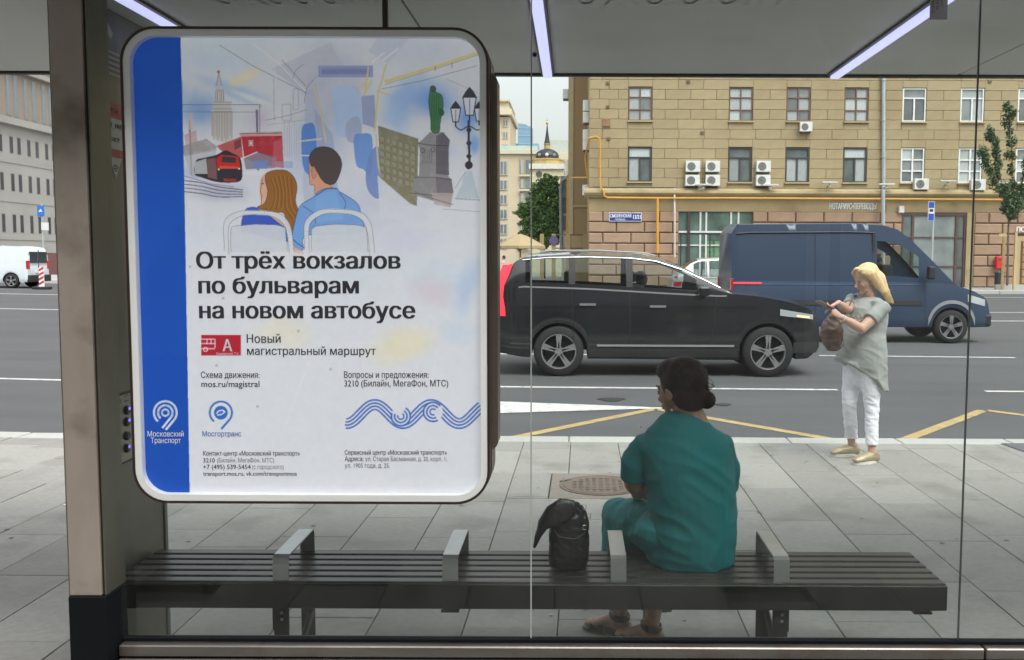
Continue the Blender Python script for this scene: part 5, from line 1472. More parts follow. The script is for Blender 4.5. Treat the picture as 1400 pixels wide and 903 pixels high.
def make_car(name, label, cat, spec, loc, rz, paint, winglass, group=None):
    """spec: L, W (half width), sill, belt pts, roof pts, wheels [x], R, glass side ranges [(x0,x1)], windscreen (x0,x1), rearglass (x0,x1); x runs rear to front"""
    t = thing(name, label, cat, loc, rz, group)
    L, W, sill = spec['L'], spec['W'], spec['sill']
    belt, roof = interp(spec['belt']), interp(spec['roof'])
    Ra = spec['R']+.055; cz = spec['R']
    shoulder = spec.get('shoulder', .9)
    def wxf(x):
        d0, d1 = x, L-x
        f = 1.0
        e0, e1 = spec.get('round', (.35, .7))
        if d0 < e0: f -= spec.get('rk', .16)*(1-d0/e0)**2
        if d1 < e1: f -= .20*(1-d1/e1)**2
        return f
    def wz(z):
        s = (z-.55)
        return 1-.045*max(0, s/.6)**2-.05*max(0, (.45-z)/.3)**1.5
    def wl(x, z): return W*wxf(x)*wz(z)
    xs = set(np.round(np.linspace(0, L, int(L/.06)), 3))
    for wxx in spec['wheels']:
        for a in np.linspace(0, math.pi, 15): xs.add(round(wxx+Ra*math.cos(a), 3))
    xs = sorted(xs)
    zbf = interp(spec.get('under', [(0, sill), (L, sill)]))
    def zb(x):
        z = zbf(x)
        for wxx in spec['wheels']:
            if abs(x-wxx) < Ra-1e-6: z = max(z, cz+math.sqrt(Ra*Ra-(x-wxx)**2))
        return z
    NZ = 10; bm = bmesh.new(); rings = []
    for x in xs:
        z0, z1 = zb(x), belt(x)
        row = [(wl(x, z0+(z1-z0)*j/NZ)-(.018 if j == 0 else 0), z0+(z1-z0)*j/NZ) for j in range(NZ+1)]
        crown = spec.get('crown', .05) if roof(x) <= z1+.02 else 0.0
        wt = row[-1][0]
        top = [(wt*f, z1+crown*(1-f*f)) for f in (.85, .6, .3)]
        right = [(-y, z) for y, z in row]+[(-y, z) for y, z in top]
        left = [(y, z) for y, z in row]+[(y, z) for y, z in top]
        ring = right+[(0, z1+crown)]+left[::-1]
        rings.append([bm.verts.new((x, y, z)) for y, z in ring])
    n = len(rings[0])
    for i, (a, b) in enumerate(zip(rings, rings[1:])):
        for j in range(n-1):
            f = bm.faces.new((a[j], b[j], b[j+1], a[j+1]))
            top_ = NZ+1 <= j+1 <= n-NZ-2
            xm = (xs[i]+xs[i+1])/2
            f.material_index = 1 if (top_ and j >= NZ and roof(xm) > belt(xm)+.05) else 0
        f = bm.faces.new((a[n-1], b[n-1], b[0], a[0])); f.material_index = 1
    bm.faces.new(rings[0]); bm.faces.new(rings[-1][::-1])
    body = obj('body', bm, [paint, M_UNDER], t, True)
    mod = body.modifiers.new('n', 'EDGE_SPLIT'); mod.split_angle = R(38)
    # wells
    for wxx in spec['wheels']:
        bm = bmesh.new(); vs_ = []
        for a in np.linspace(0, math.pi, 17): vs_.append((wxx+(Ra-.004)*math.cos(a), cz+(Ra-.004)*math.sin(a)))
        prism(bm, vs_, -W+.30, W-.30); obj('wheel_well', bm, M_UNDER, t)
    # greenhouse
    lean = spec.get('lean', .17)
    gx = [x for x in xs if roof(x) > belt(x)+.005]
    g0, g1 = gx[0], gx[-1]
    def gp(x, tt, off=0):
        z0, z1 = belt(x)-.005, roof(x)
        y0 = wl(x, belt(x))
        hh = (z1-z0); y1 = y0-lean*hh/.45*.45
        y = y0+(y1-y0)*(tt**1.25)
        return y+off, z0+(z1-z0)*tt
    NT = 8
    def side_faces(x0, x1, t0, t1, off, s, bm, n1=None, thick=0):
        m_ = n1 or max(1, int((x1-x0)/.08)); k_ = max(1, int((t1-t0)*NT))
        grid = []
        for i in range(m_+1):
            x = x0+(x1-x0)*i/m_; col = []
            for j in range(k_+1):
                tt = t0+(t1-t0)*j/k_
                y, z = gp(x, tt, off); col.append(bm.verts.new((x, s*y, z)))
            grid.append(col)
        for a, b in zip(grid, grid[1:]):
            for j in range(k_): bm.faces.new((a[j], b[j], b[j+1], a[j+1]) if s > 0 else (a[j+1], b[j+1], b[j], a[j]))
    ga, gb = spec.get('tband', (.08, .90))
    bm = bmesh.new()
    cols_ = []
    ranges = sorted(spec['glass']); cur = g0
    for a, b in ranges: cols_.append((cur, a)); cur = b
    cols_.append((cur, g1))
    for s in (-1, 1):
        for a, b in cols_:
            if b-a > .005: side_faces(a, b, 0, 1, 0, s, bm)
        for a, b in ranges:
            side_faces(a, b, 0, ga, 0, s, bm); side_faces(a, b, gb, 1, 0, s, bm)
    # roof skin
    ws0, ws1 = spec['screen']; rg = spec.get('rear', None)
    xsr = [x for x in gx]; prev = None
    for x in xsr:
        y1, z1 = gp(x, 1)
        h_ = roof(x)-belt(x); cr = .045*min(1, h_/.3)
        row = [bm.verts.new((x, y1*f, z1+cr*(1-f*f))) for f in (-1, -.92, -.75, -.45, 0, .45, .75, .92, 1)]
        if prev:
            xm = (x+px_)/2
            for j in range(8):
                scr = ws0 < xm < ws1 or (rg and rg[0] < xm < rg[1])
                if scr and 0 < j < 7: continue
                bm.faces.new((prev[j], row[j], row[j+1], prev[j+1]))
        prev = row; px_ = x
    if roof(g0)-belt(g0) > .3:      # upright tail: close it
        y1, z1 = gp(g0, 1); cr = .045
        side = [gp(g0, tt) for tt in np.linspace(0, 1, 6)]
        bm.faces.new([bm.verts.new((g0, -y, z)) for y, z in side]+[bm.verts.new((g0, y1*f, z1+cr*(1-f*f))) for f in (-.92, -.75, -.45, 0, .45, .75, .92)]+[bm.verts.new((g0, y, z)) for y, z in side[::-1]])
    bmesh.ops.remove_doubles(bm, verts=bm.verts, dist=.002)
    cab = obj('roof_and_pillars', bm, paint, t, True)
    m2 = cab.modifiers.new('n', 'EDGE_SPLIT'); m2.split_angle = R(80)
    def screen(name, a, b):
        bm = bmesh.new(); pr = None
        for x in [q for q in xsr if a-.07 <= q <= b+.07]:
            y1, z1 = gp(x, 1); h_ = roof(x)-belt(x); cr = .045*min(1, h_/.3)
            row = [bm.verts.new((x, y1*f, z1-.004+cr*(1-f*f))) for f in (-.92, -.75, -.45, 0, .45, .75, .92)]
            if pr:
                for j in range(6): bm.faces.new((pr[j], row[j], row[j+1], pr[j+1]))
            pr = row
        obj(name, bm, winglass, t, True)
    screen('windscreen', ws0, ws1)
    if rg: screen('rear_window', *rg)
    for a, b in ranges:
        for s in (-1, 1):
            bm = bmesh.new(); side_faces(a, b, ga, gb, -.012, s, bm); obj('side_window', bm, winglass, t, True)
    for wxx in spec['wheels']:
        for s in (-1, 1): wheel(t, wxx, s*(W-.135), spec['R'], .25, s, spec.get('spokes', 5))
    def patch(name, x0, x1, zlo, zhi, m, off=.006, nx=10, both=True, par=None):
        lo = zlo if callable(zlo) else (lambda x: zlo); hi = zhi if callable(zhi) else (lambda x: zhi)
        for s in ((-1, 1) if both else (-1,)):
            bm = bmesh.new(); pr = None; nz_ = 3
            for i in range(nx+1):
                x = x0+(x1-x0)*i/nx; col = []
                for j in range(nz_+1):
                    z = lo(x)+(hi(x)-lo(x))*j/nz_
                    col.append(bm.verts.new((x, s*(wl(x, z)+off), z)))
                # give it thickness by returning to the skin
                col = [bm.verts.new((x, s*(wl(x, lo(x))-.01), lo(x)))]+col+[bm.verts.new((x, s*(wl(x, hi(x))-.01), hi(x)))]
                if pr:
                    for j in range(len(col)-1): bm.faces.new((pr[j], col[j], col[j+1], pr[j+1]))
                else: bm.faces.new(col)
                pr = col
            bm.faces.new(pr[::-1])
            obj(name, bm, m, par or t, False)
    def seam(x, z0, z1, xt=None):
        for s in (-1, 1):
            bm = bmesh.new(); pr = None
            for i in range(9):
                z = z0+(z1-z0)*i/8; xx_ = x+((xt or x)-x)*i/8
                y = s*(wl(xx_, z)+.0025)
                row = [bm.verts.new((xx_-.005, y, z)), bm.verts.new((xx_+.005, y, z))]
                if pr: bm.faces.new((pr[0], pr[1], row[1], row[0]))
                pr = row
            obj('door_seam', bm, M_UNDER, t)
    return t, patch, seam, gp, wl, belt, roof

# --- dark SUV: near lane, driving right
M_SUV = mat('dark_metallic_paint', (.016, .018, .022), .14, .35, var=.04, coat=.9, spec=.6)
WG = glass('car_glass', (.72, .78, .77), 1.45)
WG2 = glass('tinted_car_glass', (.33, .38, .37), 1.5)
suvL = 4.97
sp_suv = dict(L=suvL, W=.965, sill=.27, wheels=[1.05, 4.17], R=.375, round=(.4, .8),
    belt=[(0, .98), (.03, 1.12), (.2, 1.30), (.5, 1.36), (1.5, 1.33), (2.6, 1.27), (3.45, 1.23), (3.65, 1.24), (4.0, 1.21), (4.4, 1.14), (4.7, 1.06), (4.87, .98), (4.94, .88), (4.97, .72)],
    roof=[(.0, .9), (.12, 1.30), (.2, 1.45), (.40, 1.72), (.55, 1.78), (1.2, 1.82), (2.2, 1.80), (2.6, 1.74), (2.95, 1.60), (3.3, 1.42), (3.62, 1.245), (3.7, 1.1), (5, .3)],
    under=[(0, .48), (.12, .36), (.5, .29), (1, .27), (4.1, .25), (4.8, .27), (4.97, .42)],
    glass=[(.55, 1.20), (1.29, 2.05), (2.15, 3.10)], screen=(2.62, 3.6), rear=(.22, .5), tband=(.10, .90), crown=.04, lean=.30)
suv, patch, seam, gp, wl, belt, roof = make_car('suv', 'dark grey SUV with lit red tail lamp driving right in the near lane', 'car', sp_suv, (-1.28, 15.05, -.12), 0, M_SUV, WG)
patch('chrome_belt_strip', .45, 3.55, lambda x: belt(x)-.035, lambda x: belt(x)-.012, M_CHROME, .006, 40)
patch('sill_cladding', 1.5, 3.72, .30, .42, M_PLAST, .012, 20)
patch('chrome_sill_strip', 1.62, 3.66, .455, .485, M_CHROME, .016, 20)
patch('door_handle', 1.36, 1.60, 1.06, 1.095, M_CHROME, .035, 6); patch('door_handle', 2.40, 2.64, 1.035, 1.07, M_CHROME, .035, 6)
seam(1.27, .5, 1.32, 1.25); seam(2.11, .45, 1.28); seam(3.32, .45, 1.2, 3.40)
for s_ in (-1, 1):   # tail lamp: tall, following the rear corner
    bm = bmesh.new(); pr = None
    path = [(.30, 1.66, .06), (.22, 1.50, .08), (.13, 1.34, .10), (.07, 1.18, .15), (.05, 1.02, .2), (.06, .90, .2)]
    for x, z, wd in path:
        row = [bm.verts.new((x-.09, s_*(wl(max(x, .01), min(z, 1.2))-.10-max(0, z-1.25)*.25), z)), bm.verts.new((x+.0, s_*(wl(x+.02, min(z, 1.2))+.018-max(0, z-1.25)*.26), z)), bm.verts.new((x+wd, s_*(wl(x+wd, min(z, 1.2))+.012-max(0, z-1.25)*.26), z))]
        if pr:
            for j in (0, 1): bm.faces.new((pr[j], pr[j+1], row[j+1], row[j]))
        pr = row
    obj('tail_lamp', bm, M_LAMPRL, suv, True)
patch('headlight', 4.34, 4.86, lambda x: .86+(4.86-x)*.12, lambda x: .93+(4.86-x)*.17, M_LAMPW, .01, 10)
patch('indicator_lamp', 4.60, 4.80, lambda x: .872+(4.86-x)*.12, lambda x: .897+(4.86-x)*.12, emit('amber_glow', (1, .55, .25), .8), .018, 6)
patch('bumper_intake', 4.55, 4.93, .36, .52, M_PLAST, .008, 8)
bm = bmesh.new(); box(bm, 4.955, 4.985, -.5, .5, .62, .88, .01); obj('grille', bm, M_PLAST, suv)
boxo('front_bumper_lip', 4.90, 4.99, -.62, .62, .36, .46, M_PLAST, suv, .02, 2)
for s_ in (-1, 1):
    bm = bmesh.new()
    tube(bm, [(.75, s_*.66, 1.845), (.9, s_*.66, 1.87), (1.6, s_*.66, 1.875), (2.35, s_*.655, 1.84), (2.5, s_*.65, 1.80)], .014, 8); obj('roof_rail', bm, M_CHROME, suv)
    bm = bmesh.new(); pts_ = [(x, s_*(gp(x, .93)[0]+.008), gp(x, .93)[1]) for x in (.5, .9, 1.5, 2.1, 2.5, 2.9, 3.2, 3.45)]; tube(bm, pts_, .0065, 6); obj('chrome_window_line', bm, M_CHROME, suv)
    bm = bmesh.new(); box(bm, 3.10, 3.26, s_*1.13-.09, s_*1.13+.09, 1.22, 1.36, .03, 2); box(bm, 3.14, 3.22, s_*1.0-.08, s_*1.0+.08, 1.21, 1.25, .01); obj('wing_mirror', bm, M_SUV, suv)
    for a in (1.24, 2.10):
        bm = bmesh.new(); pr = None
        for tt in np.linspace(.08, .92, 6):
            y, z = gp(a, tt, .004); row = [bm.verts.new((a-.045, s_*y, z)), bm.verts.new((a+.05, s_*y, z))]
            if pr: bm.faces.new((pr[0], pr[1], row[1], row[0]))
            pr = row
        obj('door_pillar', bm, M_PLAST, suv)
for x in (1.25, 2.25):
    for y in (-.42, .42):
        boxo('seat', x-.12, x+.10, y-.24, y+.24, .7, 1.36, M_SEAT, suv, .05, 2); boxo('headrest', x-.13, x-.03, y-.12, y+.12, 1.40, 1.56, M_SEAT, suv, .03, 2)
# driver, seen dimly
def cabin_person(x, y, z, M_SK, M_CL, label, car_loc, rz=0):
    bm = bmesh.new()
    loft(bm, [(0, 0, 0), (0, 0, .28), (0, 0, .45), (0, 0, .5)], [(.15, .2), (.14, .21), (.11, .2), (.06, .08)], ref=(1, 0, 0))
    loft(bm, [(0, 0, .45), (.01, 0, .6)], [.06, .055]); ell(bm, Vector((.02, 0, .70)), (.10, .08, .125))
    loft(bm, [(0, -.2, .42), (.15, -.24, .2), (.42, -.16, .28)], [.055, .045, .035]); loft(bm, [(0, .2, .42), (.15, .24, .2), (.42, .16, .28)], [.055, .045, .035])
    p = baked('person', bm, M_CL, None, .02, 2); 
    p.location = (car_loc[0]+math.cos(rz)*x-math.sin(rz)*y, car_loc[1]+math.sin(rz)*x+math.cos(rz)*y, car_loc[2]+z); p.rotation_euler = (0, 0, rz)
    tag(p, label, 'person')
    bm = bmesh.new(); ell(bm, Vector((0.0, 0, .74)), (.105, .088, .10)); obj('hair', bm, mat('driver_hair', (.03, .022, .018), .8), p, True)
    return p
cabin_person(2.35, .40, .72, None, mat('driver_clothes', (.10, .08, .08), .85), 'driver in dark clothes at the wheel of the SUV', (-1.28, 15.05, -.12))

# --- blue panel van in the second lane
M_VAN = mat('dark_blue_paint', (.024, .046, .090), .42, .1, var=.02, vscale=.8, coat=.25)
vanL = 5.5
sp_van = dict(L=vanL, W=1.0, sill=.34, wheels=[.95, 4.62], R=.35, round=(.12, .8), rk=.03,
    belt=[(0, 1.15), (.02, 1.30), (4.0, 1.28), (4.45, 1.26), (4.7, 1.22), (5.1, 1.10), (5.38, .95), (5.46, .8), (5.5, .6)],
    roof=[(0, 2.28), (.02, 2.35), (.12, 2.47), (2.6, 2.50), (3.2, 2.47), (3.5, 2.38), (3.8, 2.14), (4.2, 1.75), (4.6, 1.33), (4.75, 1.2), (5.5, .3)],
    glass=[(3.05, 3.92)], screen=(3.5, 4.6), tband=(.12, .72), crown=.05, lean=.10)
van, vpatch, vseam, vgp, vwl, vbelt, vroof = make_car('panel_van', 'dark blue high roofed panel van driving right behind the dark SUV', 'van', sp_van, (3.3, 20.9, -.12), 0, M_VAN, WG)
vpatch('side_moulding', .3, 4.0, .80, .90, M_PLAST, .014, 20)
vpatch('body_crease', .2, 4.0, 1.22, 1.245, mat('blue_crease', (.06, .12, .22), .25, .2, coat=.6), .01, 16)
for a in (.3, 1.75, 2.95): vseam(a, .4, 1.25)
vseam(4.05, .5, 1.24)
for s_ in (-1, 1):
    for a in (1.75, 2.95):
        bm = bmesh.new(); pr = None
        for tt in np.linspace(.02, .9, 6):
            y, z = vgp(a, tt, .003); row = [bm.verts.new((a-.006, s_*y, z)), bm.verts.new((a+.006, s_*y, z))]
            if pr: bm.faces.new((pr[0], pr[1], row[1], row[0]))
            pr = row
        obj('door_seam', bm, M_UNDER, van)
    bm = bmesh.new(); pts_ = [(x, s_*(vgp(x, .86)[0]+.01), vgp(x, .86)[1]) for x in np.linspace(.1, 3.0, 12)]; tube(bm, pts_, .018, 6); obj('roof_gutter', bm, M_PLAST, van)
    bm = bmesh.new(); box(bm, 4.02, 4.16, s_*1.16-.08, s_*1.16+.08, 1.35, 1.62, .03, 2); box(bm, 4.06, 4.12, s_*1.03-.06, s_*1.03+.06, 1.36, 1.42, .01); obj('wing_mirror', bm, M_PLAST, van)
    bm = bmesh.new(); box(bm, -.02, .03, s_*.9-.07, s_*.9+.07, .95, 1.35, .01); obj('tail_lamp', bm, M_LAMPR, van)
vpatch('door_handle', 3.12, 3.3, 1.06, 1.10, M_PLAST, .03, 6)
vpatch('tail_light_streak', .03, .62, 1.235+.0, 1.27, M_LAMPRL, .02, 5, False)  # red glowing strip added as the tail light's streak, near side only
vpatch('headlight', 4.95, 5.36, lambda x: .78+(5.36-x)*.25, lambda x: .92+(5.36-x)*.28, M_LAMPW, .01, 8)
vpatch('wheel_arch_lip', 4.62-.5, 4.62+.5, lambda x: .35+math.sqrt(max(.0, .47**2-(x-4.62)**2))*1.0+.02, lambda x: .35+math.sqrt(max(.0, .52**2-(x-4.62)**2))+.04, mat('arch_lip_grey', (.25, .26, .28), .4), .018, 20)
boxo('front_bumper', 5.15, 5.53, -.85, .85, .35, .62, M_PLAST, van, .05, 2)
boxo('seat', 3.2, 3.45, -.75, -.3, .9, 1.65, M_SEAT, van, .05, 2); boxo('seat', 3.2, 3.45, .3, .75, .9, 1.65, M_SEAT, van, .05, 2)
boxo('bulkhead', 2.95, 3.0, -.88, .88, .6, 2.3, M_SEAT, van)
cabin_person(3.5, .48, 1.0, None, mat('van_driver_clothes', (.20, .11, .08), .85), 'driver in a reddish brown top in the cab of the blue van', (3.3, 20.9, -.12))

# --- light cars beyond
M_SIL = mat('silver_paint', (.50, .52, .52), .25, .4, var=.03, coat=.7)
M_WHP = mat('white_car_paint', (.66, .69, .70), .3, .0, var=.03, coat=.7)
sp_c = dict(L=4.4, W=.90, sill=.24, wheels=[.85, 3.5], R=.33, round=(.4, .7),
    belt=[(0, .8), (.04, .95), (.3, 1.04), (1.5, 1.02), (2.9, .98), (3.2, .96), (3.8, .86), (4.2, .74), (4.36, .62), (4.4, .5)],
    roof=[(0, .7), (.2, 1.08), (.6, 1.42), (.9, 1.56), (1.6, 1.60), (2.2, 1.56), (2.6, 1.40), (3.15, .97), (3.3, .9), (4.4, .2)],
    glass=[(.7, 1.15), (1.22, 1.85), (1.93, 2.75)], screen=(2.3, 3.12), rear=(.3, .85), crown=.04, lean=.28)
c1, cpatch, cseam, cgp, cwl, cbelt, croof = make_car('crossover_car', 'silver crossover with dark roof seen between the SUV bonnet and the blue van', 'car', dict(sp_c, roof=[(x, z+.16 if .1 < x < 3.2 else z) for x, z in sp_c['roof']], belt=[(x, z+.10) for x, z in sp_c['belt']]), (3.2, 32.0, -.12), 0, M_SIL, WG)
cpatch('window_line', .4, 3.0, lambda x: cbelt(x)-.03, lambda x: cbelt(x)-.01, M_CHROME, .006, 14); cseam(1.2, .35, 1.1); cseam(1.9, .35, 1.08); cpatch('door_handle', 1.3, 1.45, .88, .91, M_CHROME, .03, 4); cpatch('tail_lamp', .05, .4, .85, 1.0, M_LAMPR, .01, 4)
c2, cpatch, cseam, cgp, cwl, cbelt, croof = make_car('estate_car', 'white car half hidden behind the rear of the blue van', 'car', dict(sp_c), (4.6, 27.0, -.12), 0, M_WHP, WG)
cpatch('door_handle', 1.3, 1.45, .8, .83, M_CHROME, .03, 4); cseam(1.2, .35, 1.0); cpatch('tail_lamp', .05, .4, .78, .95, M_LAMPR, .01, 4)

# --- white van parked far left, rear three-quarter view
M_WV = mat('white_van_paint', (.58, .64, .67), .35, var=.04, coat=.5)
sp_w = dict(L=4.4, W=.90, sill=.27, wheels=[.75, 3.5], R=.32, round=(.12, .7), rk=.05,
    belt=[(0, 1.0), (.03, 1.10), (3.0, 1.08), (3.3, 1.04), (3.9, .92), (4.25, .78), (4.4, .55)],
    roof=[(0, 1.42), (.03, 1.5), (.14, 1.79), (.4, 1.83), (2.2, 1.85), (2.6, 1.72), (3.1, 1.3), (3.35, 1.05), (4.4, .2)],
    glass=[(2.0, 2.7)], screen=(2.4, 3.25), rear=None, crown=.04, lean=.10)
wv_loc = (-24.36, 43.3, -.12+rise(-25.5)); wv_rz = R(180)
wv, wpatch, wseam, wgp, wwl, wbelt, wroof = make_car('white_van', 'small white panel van parked at the far kerb at far left', 'van', sp_w, wv_loc, wv_rz, M_WV, WG2)
for s_ in (-1, 1):
    bm = bmesh.new(); box(bm, -.03, .06, s_*.80-.085, s_*.80+.085, .86, 1.22, .01); obj('tail_lamp', bm, M_LAMPR, wv)
    boxo('rear_window', -.035, .035, s_*.37-.30, s_*.37+.30, 1.12, 1.62, mat('dark_van_glass', (.02, .03, .035), .1, spec=.8), wv, .01)
boxo('rear_bumper', -.10, .12, -.86, .86, .28, .58, M_PLAST, wv, .03, 2)
boxo('number_plate', -.045, -.0, -.26, .26, .68, .80, mat('plate_white', (.7, .7, .7), .5), wv)
boxo('door_split', -.032, .0, -.006, .006, .6, 1.7, M_UNDER, wv)
# barrier board
br = thing('barrier_board', 'striped red and white warning board standing behind the white van', 'barrier', (P(57, 384, 41.8).x, 41.8, rise(P(57, 384, 42).x)-.12))
boxo('board', -.11, .11, -.02, .02, .12, .95, mat('board_white', (.75, .75, .75), .5), br)
for k in range(4):
    z = .18+k*.2; bm = bmesh.new(); prism(bm, [(-.108, z), (.108, z+.12), (.108, z+.22), (-.108, z+.10)], -.026, -.0205); obj('stripe', bm, mat('stripe_red', (.5, .03, .03), .5), br)
boxo('foot', -.35, .35, -.2, .2, 0.002, .12, M_PLAST, br, .02)
sg = thing('blue_direction_sign', 'blue rectangular road sign on a thin pole by the grey building', 'road sign', (P(58, 300, 50).x, 50, rise(P(58, 300, 50).x)))
zc_ = P(56, 298, 50).z
boxo('pole', -.04, .04, -.04, .04, 0, zc_+.4, M_PIPE, sg); boxo('plate', -.22, .14, -.07, -.041, zc_-.28, zc_+.28, mat('sign_blue', (.02, .16, .5), .4), sg); boxo('small_plate', -.04, .34, -.07, -.041, zc_-1.0, zc_-.6, mat('sign_pale', (.6, .6, .6), .5), sg)
bm = bmesh.new(); prism(bm, [(-.16, zc_-.05), (-.04, zc_+.12), (.06, zc_-.05)], -.076, -.0705); obj('arrow', bm, mat('sign_pale', (.6, .6, .6), .5), sg)

# ================================================================== street furniture across the road
bs = thing('bus_stop_sign', 'blue and white bus stop sign on a pole across the road', 'bus stop sign', (P(1272, 300, 50.5).x, 50.5, .02))
A, B = P(1267.5, 303, 50.5), P(1277, 276.5, 50.5); w_ = (B.x-A.x)/2
boxo('pole', .02+w_*.6, .10+w_*.6, -.03, .03, 0, B.z-.1, M_PIPE, bs)
boxo('sign_case', -w_, w_, -.10, -.031, A.z, B.z, mat('sign_case_grey', (.5, .52, .55), .4), bs)
boxo('blue_field', -w_+.03, w_-.03, -.11, -.101, B.z-.34, B.z-.03, mat('stop_blue', (.02, .07, .42), .4), bs); boxo('blue_field', -w_+.03, w_-.03, -.11, -.101, A.z+.03, A.z+.38, mat('stop_blue', (.02, .07, .42), .4), bs)
boxo('white_field', -w_+.03, w_-.03, -.11, -.101, A.z+.385, B.z-.345, mat('stop_white', (.7, .72, .75), .4), bs)
boxo('bus_pictogram', -w_+.07, w_-.07, -.117, -.1105, A.z+.48, A.z+.62, M_PLAST, bs)
c = P(1372, 366, 54.2); mb = thing('red_post_box', 'small red box fixed to the stone house beside the young tree', 'post box', (c.x, 54.85, 0))
A, B = P(1368, 367.5, 54.5), P(1380, 351, 54.5); boxo('body', -.25, .25, -.32, 0, A.z, B.z, mat('post_red', (.6, .02, .02), .4), mb, .03, 2); boxo('slot', -.17, .17, -.335, -.321, B.z-.2, B.z-.16, M_PLAST, mb)
tb = thing('litter_bin', 'dark litter bin standing left of the young street tree', 'litter bin', (P(1366, 390, 52).x, 52, .02))
boxo('body', -.2, .2, -.2, .2, .05, .85, M_PLAST, tb, .04, 2); boxo('lid', -.23, .23, -.23, .23, .853, .95, M_GRILL, tb, .03)
# parasol
M_CAN = mat('tan_canvas', (.36, .28, .16), .85, var=.06)
pc = P(711, 330, 50.0)
um = thing('cafe_parasol', 'wide tan cafe parasol standing beyond the far kerb', 'parasol', (pc.x, 50.2, .02))
zt, ze, zv = P(711, 320.5, 50).z, P(711, 335, 50).z, P(711, 341, 50).z
rr_ = (P(745, 330, 50).x-P(676, 330, 50).x)/2
bm = bmesh.new(); lathe(bm, [(.02, zt), (.4, zt-.12), (rr_*.65, ze+.18), (rr_, ze-.08), (rr_, ze-.22), (rr_-.02, ze-.22), (rr_-.02, ze-.1), (rr_*.6, ze+.14), (.02, zt-.04)], (0, 0, 0), 8, 'Z', False); obj('canopy', bm, M_CAN, um)
bm = bmesh.new(); tube(bm, [(0, 0, 0), (0, 0, zt)], .04, 8); obj('pole', bm, mat('parasol_wood', (.25, .16, .08), .6), um)
for k in range(8):
    a = 2*math.pi*k/8; bm = bmesh.new(); tube(bm, [(0, 0, ze+.1), (rr_*.95*math.cos(a), rr_*.95*math.sin(a), ze-.12)], .015, 4); obj('rib', bm, mat('parasol_wood', (.25, .16, .08), .6), um)
boxo('base', -.4, .4, -.4, .4, 0, .08, M_GRILL, um)

# ================================================================== trees
def leaf_cloud(name, clumps, n, size, m, parent, seed=1):
    """many small folded leaves spread through uneven clumps"""
    r = np.random.default_rng(seed); V = []; Fc = []
    w_ = np.array([c[1][0]*c[1][1]*c[1][2] for c in clumps])**.6; w_ /= w_.sum()
    idx = r.choice(len(clumps), n, p=w_)
    C = np.array([c[0] for c in clumps])[idx]; Rr = np.array([c[1] for c in clumps])[idx]
    d = r.normal(size=(n, 3)); d /= np.linalg.norm(d, axis=1)[:, None]
    rad = r.random(n)**.45*(1+.35*np.sin(d[:, 0]*5+idx)*np.cos(d[:, 2]*4+idx*2))
    pos = C+d*Rr*rad[:, None]
    u = r.normal(size=(n, 3)); u /= np.linalg.norm(u, axis=1)[:, None]
    v = np.cross(u, r.normal(size=(n, 3))); v /= np.linalg.norm(v, axis=1)[:, None]
    s = size*(.6+.8*r.random(n))[:, None]
    a, b, c_, e = pos-u*s, pos+v*s*.5, pos+u*s, pos-v*s*.5
    co = np.stack([a, b, c_, e], 1).reshape(-1, 3); q = np.arange(4*n).reshape(n, 4)
    me = bpy.data.meshes.new(name); me.vertices.add(4*n); me.vertices.foreach_set('co', co.ravel())
    me.loops.add(4*n); me.loops.foreach_set('vertex_index', q.ravel().astype(np.int32))
    me.polygons.add(n); me.polygons.foreach_set('loop_start', np.arange(0, 4*n, 4, dtype=np.int32)); me.polygons.foreach_set('loop_total', np.full(n, 4, np.int32)); me.update()
    o = link_mesh(name, me, m, parent); return o
def leaf_mat(name, col):
    m, t, b = node_base(name); N, Lk = t.nodes, t.links
    nz = N.new('ShaderNodeTexNoise'); nz.inputs['Scale'].default_value = 1.6; nz.inputs['Detail'].default_value = 4
    tc = N.new('ShaderNodeTexCoord'); Lk.new(tc.outputs['Object'], nz.inputs['Vector'])
    g = N.new('ShaderNodeNewGeometry')
    ad = N.new('ShaderNodeMath'); ad.operation = 'ADD'; Lk.new(nz.outputs[0], ad.inputs[0]); Lk.new(g.outputs['Random Per Island'], ad.inputs[1])
    mr = N.new('ShaderNodeMapRange'); mr.inputs[1].default_value = .3; mr.inputs[2].default_value = 1.5; mr.inputs[3].default_value = .55; mr.inputs[4].default_value = 1.5; Lk.new(ad.outputs[0], mr.inputs[0])
    vm = N.new('ShaderNodeVectorMath'); vm.operation = 'SCALE'; vm.inputs[0].default_value = col; Lk.new(mr.outputs[0], vm.inputs['Scale']); Lk.new(vm.outputs[0], b.inputs['Base Color'])
    b.inputs['Roughness'].default_value = .55; return m
M_BARK = mat('tree_bark', (.14, .11, .085), .9, var=.25, vscale=6, bump=.4, bscale=20)
def branch(bm, a, b, r0, r1, bend=.15):
    a, b = Vector(a), Vector(b); m_ = (a+b)/2+Vector((random.uniform(-1, 1), random.uniform(-1, 1), .2))*bend*(b-a).length
    loft(bm, [a, m_, b], [r0, (r0+r1)/2, r1], n=8)
